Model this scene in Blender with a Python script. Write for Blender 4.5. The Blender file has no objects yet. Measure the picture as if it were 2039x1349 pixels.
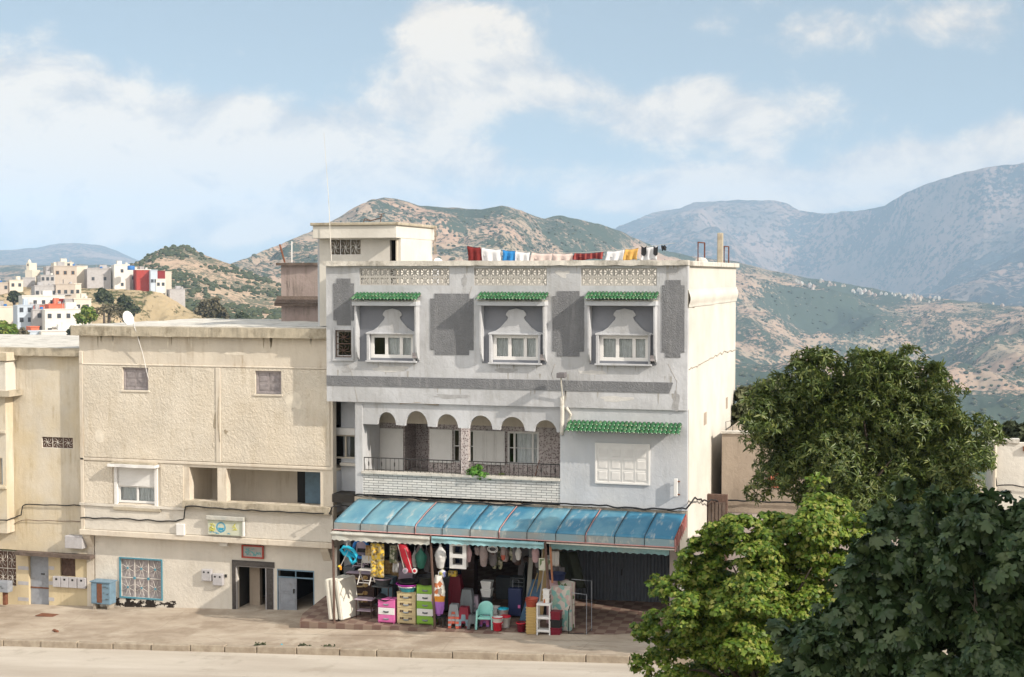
import bpy, math, random
import numpy as np
from mathutils import Vector, noise
random.seed(7); np.random.seed(7)
S = bpy.context.scene
# ---------------------------------------------------------------- camera
F, CX, CY, HOR, AY = 2900.0, 1019.5, 674.5, 548.0, math.radians(16.3)
PIT = math.atan((CY-HOR)/F)
DD = 46.8
CAM = Vector((DD*math.sin(AY), -DD*math.cos(AY), 11.2))
cam = bpy.data.objects.new('camera', bpy.data.cameras.new('camera')); S.collection.objects.link(cam)
cam.location = CAM; cam.rotation_euler = (math.pi/2-PIT, 0, AY)
cam.data.sensor_width = 36; cam.data.lens = F/2039*36; cam.data.clip_start = .5; cam.data.clip_end = 40000
S.camera = cam
# ---------------------------------------------------------------- sun, world, exposure
SUN = Vector((.815, -.262, .515)).normalized()
sl = bpy.data.lights.new('sun', 'SUN'); sl.energy = 4.2; sl.angle = math.radians(.5); sl.color = (1, .91, .78)
so = bpy.data.objects.new('sun', sl); S.collection.objects.link(so)
so.rotation_euler = SUN.to_track_quat('Z', 'Y').to_euler(); so.location = (30, -40, 40)
S.cycles.volume_bounces = 1; S.cycles.max_bounces = 8
S.view_settings.view_transform = 'Standard'; S.view_settings.look = 'None'
S.view_settings.exposure = 0.45; S.view_settings.gamma = 1
RW = Vector((math.cos(AY), math.sin(AY), 0)); FW = Vector((-math.sin(AY)*math.cos(PIT), math.cos(AY)*math.cos(PIT), -math.sin(PIT)))
UW = RW.cross(FW)
def ray(px, py): return RW*((px-CX)/F) + UW*(-(py-CY)/F) + FW
def PY(px, py, Y): d = ray(px, py); return CAM + d*((Y-CAM.y)/d.y)
def PXp(px, py, X): d = ray(px, py); return CAM + d*((X-CAM.x)/d.x)
def PZ(px, py, Z): d = ray(px, py); return CAM + d*((Z-CAM.z)/d.z)
def PD(px, py, D):
    d = ray(px, py); return CAM + d*(D/math.hypot(d.x, d.y))
def R(px0, py0, px1, py1, Y):
    mx, my = (px0+px1)/2, (py0+py1)/2
    return PY(px0, my, Y).x, PY(px1, my, Y).x, PY(mx, py1, Y).z, PY(mx, py0, Y).z

class NT:
    def __init__(s, nt): s.nt = nt; s.n = nt.nodes; s.l = nt.links
    def a(s, t, **k):
        n = s.n.new(t)
        for q, v in k.items():
            if q == 'i':
                for a, b in v.items():
                    if isinstance(b, bpy.types.NodeSocket): s.l.new(b, n.inputs[a])
                    else: n.inputs[a].default_value = b
            else: setattr(n, q, v)
        return n
    def m(s, op, a, b=0, c=0):
        return s.a('ShaderNodeMath', operation=op, i={0: a, 1: b, 2: c}).outputs[0]
    def mix(s, f, a, b, bt='MIX'):
        n = s.a('ShaderNodeMix', data_type='RGBA', blend_type=bt, i={0: f})
        for k, v in ((6, a), (7, b)):
            if isinstance(v, bpy.types.NodeSocket): s.l.new(v, n.inputs[k])
            else: n.inputs[k].default_value = (*v, 1) if len(v) == 3 else v
        return n.outputs[2]
    def ramp(s, f, pts):
        n = s.a('ShaderNodeValToRGB', i={0: f}); e = n.color_ramp.elements
        while len(e) < len(pts): e.new(.5)
        for x, (p, c) in zip(e, pts): x.position = p; x.color = (*c, 1) if hasattr(c, '__len__') else (c, c, c, 1)
        return n.outputs[0]
    def noise(s, vec, sc, det=4, ro=.55, dist=0):
        return s.a('ShaderNodeTexNoise', i={'Vector': vec, 'Scale': sc, 'Detail': det, 'Roughness': ro, 'Distortion': dist}).outputs[0]
    def map(s, vec, scale=(1, 1, 1), loc=(0, 0, 0), rot=(0, 0, 0)):
        return s.a('ShaderNodeMapping', i={0: vec, 1: loc, 2: rot, 3: scale}).outputs[0]

W = bpy.data.worlds.new('World'); S.world = W; W.use_nodes = True
def make_world():
    W.node_tree.nodes.clear(); t = NT(W.node_tree)
    out = t.a('ShaderNodeOutputWorld'); bg = t.a('ShaderNodeBackground', i={1: .085}); t.l.new(bg.outputs[0], out.inputs[0])
    sky = t.a('ShaderNodeTexSky', sky_type='NISHITA', sun_disc=False, sun_elevation=math.asin(SUN.z),
              sun_rotation=math.atan2(SUN.x, SUN.y), air_density=1.0, dust_density=.6, ozone_density=1.4, altitude=600)
    co = t.a('ShaderNodeTexCoord').outputs['Generated']
    sp = t.a('ShaderNodeSeparateXYZ', i={0: co})
    az = t.m('ARCTAN2', sp.outputs[0], sp.outputs[1])      # compass bearing, and elevation, in radians
    hyp = t.m('SQRT', t.m('ADD', t.m('MULTIPLY', sp.outputs[0], sp.outputs[0]), t.m('MULTIPLY', sp.outputs[1], sp.outputs[1])))
    el = t.m('ARCTAN2', sp.outputs[2], hyp)
    v = t.a('ShaderNodeCombineXYZ', i={0: az, 1: el, 2: 0.0}).outputs[0]
    # cloud banks: bearing, elevation, half width, half height (in px of a 2900 px lens), weight
    blobs = [(865, 75, 60, 52, .62), (975, 95, 100, 68, .68), (890, 180, 200, 50, .52), (1130, 175, 90, 40, .3), (770, 225, 110, 30, .25),
             (1400, 190, 60, 50, .5), (1330, 230, 140, 45, .5), (1480, 245, 120, 35, .3), (1620, 215, 130, 40, .3), (1520, 300, 60, 28, .35),
             (1390, 388, 190, 36, 1.25), (1500, 382, 80, 32, .6), (1790, 335, 120, 45, .75), (1700, 380, 120, 30, .3), (2020, 280, 70, 55, .7), (1930, 35, 190, 50, .4), (1610, 65, 90, 40, .28), (1400, 45, 50, 30, .2),
             (20, 200, 190, 90, .55), (120, 260, 250, 80, .55), (60, 340, 280, 80, .7), (330, 300, 200, 70, .55), (470, 230, 110, 35, .4), (560, 300, 140, 55, .45),
             (620, 350, 160, 60, .5), (300, 400, 330, 50, .65), (480, 430, 240, 30, .4), (200, 470, 300, 25, .3), (870, 300, 120, 45, .42), (960, 340, 70, 35, .35),
             (930, 410, 70, 20, .3), (1000, 60, 1500, 400, .0)]
    acc = None; hi = None
    for bx, by, rx, ry, w in blobs:
        d = ray(bx, by); a0 = math.atan2(d.x, d.y); e0 = math.atan2(d.z, math.hypot(d.x, d.y))
        q = t.a('ShaderNodeVectorMath', operation='MULTIPLY', i={0: t.a('ShaderNodeVectorMath', operation='SUBTRACT', i={0: v, 1: (a0, e0, 0)}).outputs[0], 1: (F/rx, F/ry, 0)}).outputs[0]
        L = t.a('ShaderNodeVectorMath', operation='DOT_PRODUCT', i={0: q, 1: q}).outputs['Value']
        g = t.m('MULTIPLY', t.m('EXPONENT', t.m('MULTIPLY', L, -.75)), w*1.2)
        acc = g if acc is None else t.m('ADD', acc, g)
    n1 = t.noise(t.map(v, (1, 1.5, 1)), 13, 9, .62, .25)
    n2 = t.noise(t.map(v, (1, 2.2, 1), (3, 1, 0)), 5, 6, .6)
    dens = t.m('ADD', acc, t.m('ADD', t.m('MULTIPLY', t.m('SUBTRACT', n1, .5), 1.45), t.m('MULTIPLY', t.m('SUBTRACT', n2, .5), .5)))
    # sky away from the photographed part: loose scattered cloud
    cov = t.a('ShaderNodeMapRange', interpolation_type='SMOOTHSTEP', i={0: dens, 1: .14, 2: .58}).outputs[0]
    nup = t.noise(t.map(v, (1, 1.5, 1), (.012, -.018, 0)), 13, 9, .62, .25)
    shade = t.m('ADD', .55, t.m('MULTIPLY', t.m('SUBTRACT', n1, nup), 3.0))
    shade = t.m('ADD', shade, t.m('MULTIPLY', dens, .35))
    ccol = t.ramp(shade, [(.2, (4.9, 4.9, 5.0)), (.55, (6.7, 6.2, 5.8)), (1.0, (9.4, 8.3, 7.0))])
    pal = t.mix(.7, sky.outputs[0], (3.55, 4.3, 4.8))      # thin high veil
    low = t.a('ShaderNodeMapRange', i={0: el, 1: .0, 2: .14}).outputs[0]      # clouds seen low through more air are creamier
    ccol = t.mix(1, ccol, t.mix(low, (1.12, 1.0, .86), (1.0, .99, .97)), 'MULTIPLY')
    col = t.mix(t.m('MULTIPLY', cov, .93), pal, ccol)
    # extra brightness added to the unseen sky behind the viewpoint, lifting the facade shade
    dback = t.a('ShaderNodeVectorMath', operation='DOT_PRODUCT', i={0: co, 1: tuple(Vector((.25, -1, .25)).normalized())}).outputs['Value']
    near = t.a('ShaderNodeMapRange', interpolation_type='SMOOTHSTEP', i={0: dback, 1: -.1, 2: .55}).outputs[0]
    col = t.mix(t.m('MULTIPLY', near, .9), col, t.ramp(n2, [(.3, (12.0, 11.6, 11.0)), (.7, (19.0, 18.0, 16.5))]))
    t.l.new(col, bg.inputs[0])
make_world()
# ---------------------------------------------------------------- materials
MT = {}
def new_mat(name):
    m = bpy.data.materials.new(name); m.use_nodes = True; MT[name] = m
    t = NT(m.node_tree); b = m.node_tree.nodes['Principled BSDF']; return m, t, b
def lin(c): return tuple(((x/12.92) if x <= .04045 else ((x+.055)/1.055)**2.4) for x in (v/255 for v in c))
def M(name, col, rough=.8, var=.12, vs=2.0, bump=.25, bs=30, stain=0, sc=(.12, .1, .07), ss=1.2, metal=0, spec=.3, streak=False):
    if name in MT: return MT[name]
    m, t, b = new_mat(name); co = t.a('ShaderNodeTexCoord').outputs['Object']
    n = t.noise(co, vs, 5, .6); n2 = t.noise(co, vs*9, 3)
    f = t.m('ADD', t.m('MULTIPLY', n, .7), t.m('MULTIPLY', n2, .3))
    a = tuple(x*(1-var) for x in col); c = tuple(min(x*(1+var), .95) for x in col)
    c0 = t.mix(t.ramp(f, [(.32, 0.0), (.68, 1.0)]), a, c)
    if stain:
        sv = t.map(co, (1, 1, .12)) if streak else co
        s1 = t.noise(sv, ss*(4 if streak else 1), 6, .7)
        c0 = t.mix(t.m('MULTIPLY', t.ramp(s1, [(.5, 0.0), (.72, 1.0)]), stain), c0, sc)
    t.l.new(c0, b.inputs['Base Color'])
    b.inputs['Roughness'].default_value = rough; b.inputs['Metallic'].default_value = metal
    b.inputs['Specular IOR Level'].default_value = spec
    if bump:
        h = t.noise(co, bs, 4, .6)
        bn = t.a('ShaderNodeBump', i={'Strength': bump, 'Distance': .02, 'Height': h}); t.l.new(bn.outputs[0], b.inputs['Normal'])
    return m
def stucco(name, col, depth, sc, stain=.25, stc=(.3, .25, .17), col2=None, c2f=.5):
    m, t, b = new_mat(name); co = t.a('ShaderNodeTexCoord').outputs['Object']
    n = t.noise(co, .7, 6, .6); f = t.noise(co, 7, 4)
    c0 = t.mix(t.ramp(n, [(.35, 0.0), (.65, 1.0)]), tuple(x*.9 for x in col), tuple(min(x*1.08, .92) for x in col))
    if col2:
        c0 = t.mix(t.m('MULTIPLY', t.ramp(t.noise(t.map(co, (1, 1, .8), (4, 2, 1)), .55, 5, .6), [(.42, 0.0), (.62, 1.0)]), c2f), c0, col2)
    s1 = t.noise(t.map(co, (1, 1, .1)), 5, 6, .7); s2 = t.noise(co, 1.1, 6, .65)
    sf = t.m('MULTIPLY', t.m('MULTIPLY', t.ramp(s1, [(.48, 0.0), (.75, 1.0)]), t.ramp(s2, [(.4, 0.0), (.7, 1.0)])), stain*2)
    c0 = t.mix(sf, c0, stc)
    # small flaked spots
    sp = t.ramp(t.noise(co, 3.3, 8, .75), [(.66, 0.0), (.72, 1.0)])
    c0 = t.mix(t.m('MULTIPLY', sp, stain), c0, tuple(x*.6 for x in col))
    t.l.new(c0, b.inputs['Base Color']); b.inputs['Roughness'].default_value = .9; b.inputs['Specular IOR Level'].default_value = .15
    h1 = t.noise(t.map(co, (1, 1, .8), rot=(.3, .5, .2)), sc, 5, .6, .6); h2 = t.noise(co, 60, 3); h3 = t.noise(co, 1.2, 2)
    h = t.m('ADD', t.m('ADD', h1, t.m('MULTIPLY', h2, .15)), t.m('MULTIPLY', h3, 1.0))
    bn = t.a('ShaderNodeBump', i={'Strength': 1.0, 'Distance': depth, 'Height': h}); t.l.new(bn.outputs[0], b.inputs['Normal'])
    return m
stucco('grey_white_plaster', (.53, .54, .57), .014, 9, .6, (.30, .29, .28), (.40, .405, .42), .85)
stucco('side_white_plaster', (.62, .59, .54), .01, 6, .12, (.5, .45, .36))
stucco('blue_grey_plaster', (.48, .50, .54), .012, 9, .25, (.3, .3, .3), (.58, .58, .58))
stucco('niche_paint', (.20, .21, .24), .006, 12, .2, (.25, .24, .24))
stucco('rough_dark_render', (.20, .205, .22), .06, 24, .4, (.42, .42, .43))
stucco('beige_rough', (.64, .58, .495), .05, 13, .3, (.35, .27, .16), (.62, .54, .43))
stucco('beige_smooth', (.62, .56, .48), .014, 8, .55, (.36, .28, .19), (.62, .55, .45))
stucco('pale_smooth', (.62, .58, .52), .02, 10, .25, (.4, .33, .24))
stucco('yellow_plaster', (.57, .52, .44), .012, 8, .6, (.33, .25, .14), (.55, .46, .31), .7)
stucco('ochre_plaster', (.56, .47, .31), .01, 8, .45, (.3, .22, .12), (.55, .46, .33))
stucco('mauve_concrete', (.34, .27, .25), .02, 8, .9, (.10, .08, .07), (.33, .28, .25))
stucco('tan_render', (.36, .30, .245), .02, 8, .5, (.2, .16, .12))
stucco('pink_render', (.48, .42, .40), .015, 8, .3, (.3, .24, .2))
stucco('white_render', (.66, .63, .58), .015, 8, .3, (.4, .35, .3))
M('weathered_concrete', (.42, .37, .29), .9, .2, 3, .5, 25, .75, (.16, .13, .09), 2.5)
M('dark_concrete', (.13, .10, .085), .95, .3, 3, .6, 20, .6, (.05, .04, .03), 2)
M('cap_concrete', (.60, .57, .52), .9, .15, 3, .5, 25, .8, (.22, .20, .17), 1.8)
M('lattice_block', (.42, .40, .375), .9, .12, 4, .2, 30)
M('white_paint', (.70, .69, .68), .6, .05, 4, .1, 40)
M('white_frame', (.72, .71, .70), .5, .05, 4, .08, 40)
M('cream_frame', (.62, .56, .47), .6, .08, 4, .1, 40)
M('grey_wood', (.34, .305, .31), .8, .25, 8, .4, 60, .5, (.14, .12, .12), 5)
M('iron', (.03, .028, .027), .6, .2, 10, .2, 60, spec=.4)
M('rust', (.17, .07, .04), .85, .35, 10, .4, 60)
M('brown_iron', (.12, .075, .06), .75, .3, 8, .3, 40)
M('cable', (.02, .02, .022), .6, .1, 5, 0)
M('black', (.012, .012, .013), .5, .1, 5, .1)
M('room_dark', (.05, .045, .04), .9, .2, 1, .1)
M('curtain', (.78, .80, .80), .9, .12, 6, .2, 30)
M('blue_metal', (.16, .25, .33), .5, .15, 5, .1, 40, .4, (.08, .07, .06), 4)
M('grey_metal', (.27, .29, .33), .5, .12, 5, .1, 40, .4, (.12, .1, .09), 4)
M('pale_metal', (.42, .41, .43), .5, .1, 5, .1, 40, .3, (.2, .17, .14), 4)
M('shutter_garage', (.105, .12, .145), .55, .2, 3, .1, 40, .5, (.06, .055, .05), 3)
M('dark_marble', (.055, .05, .05), .25, .4, 12, 0, spec=.5)
M('stone_edge', (.33, .29, .24), .9, .3, 6, .6, 20, .6, (.12, .1, .08), 4)
M('red_line', (.46, .25, .24), .7, .2, 8, .1)
M('trunk_bark', (.09, .07, .055), .95, .3, 10, .8, 30)
M('dish_white', (.72, .71, .68), .5, .05)
def glass():
    m, t, b = new_mat('window_glass')
    b.inputs['Base Color'].default_value = (.9, .95, .97, 1); b.inputs['Roughness'].default_value = .05
    b.inputs['Transmission Weight'].default_value = 1; b.inputs['IOR'].default_value = 1.2
    # thin pane: let light pass to the curtain
    tr = t.a('ShaderNodeBsdfTransparent', i={0: (.94, .95, .96, 1)}); gl = t.a('ShaderNodeBsdfGlossy', i={0: (1, 1, 1, 1), 1: .06})
    fr = t.a('ShaderNodeFresnel', i={0: 1.5}); mx = t.a('ShaderNodeMixShader', i={0: fr.outputs[0], 1: tr.outputs[0], 2: gl.outputs[0]})
    t.l.new(mx.outputs[0], m.node_tree.nodes['Material Output'].inputs[0])
glass()
def tiles_green():
    m, t, b = new_mat('green_glaze'); co = t.a('ShaderNodeTexCoord').outputs['Object']
    rnd = t.a('ShaderNodeNewGeometry').outputs['Random Per Island']
    c = t.ramp(rnd, [(0, (.014, .095, .032)), (.5, (.018, .12, .04)), (.85, (.03, .15, .055)), (1, (.12, .23, .13))])
    c = t.mix(t.ramp(t.noise(co, 14, 5), [(.58, 0.0), (.68, .8)]), c, (.30, .24, .15))
    t.l.new(c, b.inputs['Base Color']); b.inputs['Roughness'].default_value = .28; b.inputs['Specular IOR Level'].default_value = .6
tiles_green()
def brickmat():
    m, t, b = new_mat('white_brick'); co = t.a('ShaderNodeTexCoord').outputs['Object']
    v = t.map(co, (1, 1, 1), rot=(math.pi/2, 0, 0))
    br = t.a('ShaderNodeTexBrick', i={'Vector': v, 'Color1': (.66, .65, .63, 1), 'Color2': (.54, .54, .53, 1), 'Mortar': (.12, .12, .13, 1), 'Scale': 1.0, 'Mortar Size': .008, 'Brick Width': .34, 'Row Height': .082, 'Mortar Smooth': .1})
    t.l.new(t.mix(t.m('MULTIPLY', t.ramp(t.noise(co, 2, 6), [(.45, 0.0), (.7, 1.0)]), .35), br.outputs[0], (.36, .34, .31)), b.inputs['Base Color'])
    b.inputs['Roughness'].default_value = .85
    bn = t.a('ShaderNodeBump', i={'Strength': .8, 'Distance': .015, 'Height': t.m('SUBTRACT', 1, br.outputs[1])}); t.l.new(bn.outputs[0], b.inputs['Normal'])
brickmat()
def mosaic():
    m, t, b = new_mat('mosaic_tile'); co = t.a('ShaderNodeTexCoord').outputs['Object']
    vo = t.a('ShaderNodeTexVoronoi', feature='F1', i={'Vector': t.map(co, (1, 1, 1)), 'Scale': 17})
    c = t.ramp(vo.outputs['Distance'], [(.12, (.06, .04, .05)), (.32, (.30, .24, .24)), (.55, (.52, .47, .46))])
    br = t.a('ShaderNodeTexBrick', offset=0, i={'Vector': t.map(co, rot=(math.pi/2, 0, 0)), 'Color1': (1, 1, 1, 1), 'Color2': (.85, .85, .85, 1), 'Mortar': (.55, .5, .5, 1), 'Scale': 1, 'Mortar Size': .006, 'Brick Width': .25, 'Row Height': .25})
    t.l.new(t.mix(1, c, br.outputs[0], 'MULTIPLY'), b.inputs['Base Color']); b.inputs['Roughness'].default_value = .35
mosaic()
def awn():
    for nm, a, bb in (('awning_blue', (.03, .17, .29), (.17, .34, .41)), ('awning_edge', (.20, .30, .35), (.30, .27, .24))):
        m, t, b = new_mat(nm); co = t.a('ShaderNodeTexCoord').outputs['Object']; sp = t.a('ShaderNodeSeparateXYZ', i={0: co})
        fade = t.m('ADD', t.m('MULTIPLY', t.noise(t.map(co, (1, .5, 1)), .9, 5, .6), 1.0), t.m('MULTIPLY', sp.outputs[0], -.022))
        c = t.mix(t.ramp(fade, [(.38, 0.0), (.72, 1.0)]), a, bb)
        c = t.mix(t.m('MULTIPLY', t.ramp(t.noise(t.map(co, (2, .4, 1), (3, 3, 0)), 2.2, 6, .65), [(.56, 0.0), (.7, 1.0)]), .7), c, (.50, .50, .46))
        t.l.new(c, b.inputs['Base Color']); b.inputs['Roughness'].default_value = .5
        bn = t.a('ShaderNodeBump', i={'Strength': .4, 'Distance': .05, 'Height': t.noise(co, 1.5, 4)}); t.l.new(bn.outputs[0], b.inputs['Normal'])
awn()
M('valance_cream', (.46, .45, .41), .8, .2, 4, .3, 20, .5, (.2, .3, .34), 1.5)
M('valance_blue', (.24, .42, .46), .8, .2, 4, .3, 20, .4, (.45, .45, .42), 1.5)
def ground_mats():
    m, t, b = new_mat('asphalt_dusty'); co = t.a('ShaderNodeTexCoord').outputs['Object']
    c = t.ramp(t.noise(t.map(co, (.25, 1, 1)), .8, 8, .6), [(.3, (.42, .365, .31)), (.5, (.48, .43, .37)), (.7, (.55, .50, .44))])
    c = t.mix(t.ramp(t.noise(co, 55, 3), [(.45, 0.0), (.8, .35)]), c, (.25, .21, .17))
    c = t.mix(t.m('MULTIPLY', t.ramp(t.noise(t.map(co, (.05, 1.3, 1), (2, 1, 0)), 1.0, 6, .6), [(.48, 0.0), (.62, 1.0)]), .35), c, (.33, .28, .23))
    c = t.mix(t.m('MULTIPLY', t.ramp(t.noise(t.map(co, loc=(3, 9, 1)), .9, 7, .7), [(.56, 0.0), (.64, 1.0)]), .4), c, (.30, .26, .21))
    t.l.new(c, b.inputs['Base Color']); b.inputs['Roughness'].default_value = .95
    bn = t.a('ShaderNodeBump', i={'Strength': .4, 'Distance': .01, 'Height': t.noise(co, 45, 4)}); t.l.new(bn.outputs[0], b.inputs['Normal'])
    m, t, b = new_mat('pavement_concrete'); co = t.a('ShaderNodeTexCoord').outputs['Object']
    c = t.ramp(t.noise(t.map(co, (.5, 1, 1)), .9, 9, .65), [(.3, (.27, .215, .165)), (.5, (.38, .315, .25)), (.72, (.50, .435, .355))])
    c = t.mix(t.m('MULTIPLY', t.ramp(t.noise(t.map(co, loc=(7, 3, 1)), .6, 7, .7), [(.5, 0.0), (.6, 1.0)]), .6), c, (.24, .185, .135))
    vo = t.a('ShaderNodeTexVoronoi', feature='DISTANCE_TO_EDGE', i={'Vector': t.mix(.12, co, t.a('ShaderNodeTexNoise', i={'Vector': co, 'Scale': 1.5}).outputs[1]), 'Scale': .22})
    c = t.mix(t.ramp(vo.outputs['Distance'], [(.0, .35), (.004, 0.0)]), c, (.15, .12, .09))
    t.l.new(c, b.inputs['Base Color']); b.inputs['Roughness'].default_value = .95
    bn = t.a('ShaderNodeBump', i={'Strength': .6, 'Distance': .03, 'Height': t.noise(co, 9, 7, .65)}); t.l.new(bn.outputs[0], b.inputs['Normal'])
    m, t, b = new_mat('checker_tiles'); co = t.a('ShaderNodeTexCoord').outputs['Object']
    ck = t.a('ShaderNodeTexChecker', i={'Vector': t.map(co, (1, 1, 0), (.013, .017, .5)), 'Color1': (.14, .08, .065, 1), 'Color2': (.23, .165, .13, 1), 'Scale': 3.2})
    c = t.mix(t.m('MULTIPLY', t.ramp(t.noise(co, 1.3, 7, .65), [(.42, 0.0), (.7, 1.0)]), .5), ck.outputs[0], (.20, .15, .115))
    t.l.new(c, b.inputs['Base Color']); b.inputs['Roughness'].default_value = .75
    m, t, b = new_mat('kerb_stone'); co = t.a('ShaderNodeTexCoord').outputs['Object']
    c = t.ramp(t.noise(co, 3, 7, .65), [(.3, (.24, .19, .145)), (.7, (.44, .38, .30))])
    rnd = t.a('ShaderNodeNewGeometry').outputs['Random Per Island']
    c = t.mix(t.m('MULTIPLY', rnd, .35), c, (.25, .2, .15))
    t.l.new(c, b.inputs['Base Color']); b.inputs['Roughness'].default_value = .95
    bn = t.a('ShaderNodeBump', i={'Strength': .6, 'Distance': .02, 'Height': t.noise(co, 12, 5)}); t.l.new(bn.outputs[0], b.inputs['Normal'])
    for nm, sc, cov, soil, veg, soil2 in (('hill_near', 1/7., .46, (.47, .34, .25), (.14, .14, .10), (.42, .32, .23)),
                                 ('hill_mid', 1/16., .5, (.39, .27, .20), (.055, .075, .055), (.31, .25, .185)),
                                 ('mountain', 1/60., .54, (.25, .185, .16), (.035, .05, .06), (.14, .125, .12)),
                                 ('town_rock', 1/9., .38, (.44, .34, .22), (.10, .105, .05), (.34, .27, .17)), ('land', 1/5., .6, (.34, .25, .15), (.07, .09, .035), (.25, .2, .12))):
        m, t, b = new_mat(nm); co = t.a('ShaderNodeTexCoord').outputs['Object']
        wob = t.mix(.06 if nm != 'mountain' else .0, co, t.a('ShaderNodeTexNoise', i={'Vector': co, 'Scale': sc*.8}).outputs[1])
        big = t.noise(co, sc*.055, 6, .62); mid = t.noise(co, sc*.3, 6, .65); fine = t.noise(co, sc*2.2, 5, .75)
        f = t.m('ADD', t.m('ADD', t.m('MULTIPLY', big, 1.1 if nm != 'hill_mid' else 1.9), t.m('MULTIPLY', mid, .7 if nm != 'hill_mid' else .9)), t.m('MULTIPLY', fine, 1.5))
        k = (1.65 if nm != 'hill_mid' else 2.19)-(.5-cov)*.9
        ff = t.ramp(t.m('SUBTRACT', f, k-.5), [(.455, 1.0), (.53, 0.0)])
        s = t.mix(t.ramp(t.noise(co, sc*.13, 5, .6), [(.42, 0.0), (.6, 1.0)]), soil, soil2)
        c = t.mix(ff, s, veg)
        t.l.new(c, b.inputs['Base Color']); b.inputs['Roughness'].default_value = 1; b.inputs['Specular IOR Level'].default_value = 0
        bn = t.a('ShaderNodeBump', i={'Strength': .7, 'Distance': 1.2/sc/(12 if nm != 'mountain' else 5), 'Height': t.m('ADD', ff, t.noise(co, sc*.6, 6, .7))}); t.l.new(bn.outputs[0], b.inputs['Normal'])
ground_mats()
def leafmat(name, cols, rough=.45, trans=.25, spec=.4):
    m, t, b = new_mat(name); rnd = t.a('ShaderNodeNewGeometry').outputs['Random Per Island']
    n = len(cols); c = t.ramp(rnd, [(i/(n-1), x) for i, x in enumerate(cols)])
    t.l.new(c, b.inputs['Base Color']); b.inputs['Roughness'].default_value = rough; b.inputs['Specular IOR Level'].default_value = spec
    tl = t.a('ShaderNodeBsdfTranslucent'); t.l.new(t.mix(.5, c, (.2, .3, .02), 'ADD') if False else c, tl.inputs[0])
    mx = t.a('ShaderNodeMixShader', i={0: trans, 1: b.outputs[0], 2: tl.outputs[0]})
    t.l.new(mx.outputs[0], m.node_tree.nodes['Material Output'].inputs[0])
leafmat('leaf_glossy', [(.045, .075, .018), (.075, .115, .026), (.12, .16, .036), (.19, .21, .06)], .4, .2)
leafmat('leaf_bright', [(.05, .11, .015), (.10, .18, .02), (.17, .25, .03), (.25, .32, .05), (.32, .31, .08)], .5, .35)
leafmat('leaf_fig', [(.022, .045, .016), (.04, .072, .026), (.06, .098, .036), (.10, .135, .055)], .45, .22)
leafmat('leaf_olive', [(.08, .10, .045), (.13, .14, .07), (.17, .18, .09)], .6, .25)
leafmat('leaf_pot', [(.06, .2, .03), (.12, .3, .05), (.2, .36, .08)], .5, .3)
leafmat('leaf_far', [(.045, .06, .035), (.065, .08, .045), (.09, .10, .055)], .8, .1, .1)
leafmat('leaf_dry', [(.11, .10, .06), (.16, .14, .09), (.20, .17, .11)], .8, .15, .1)
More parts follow.
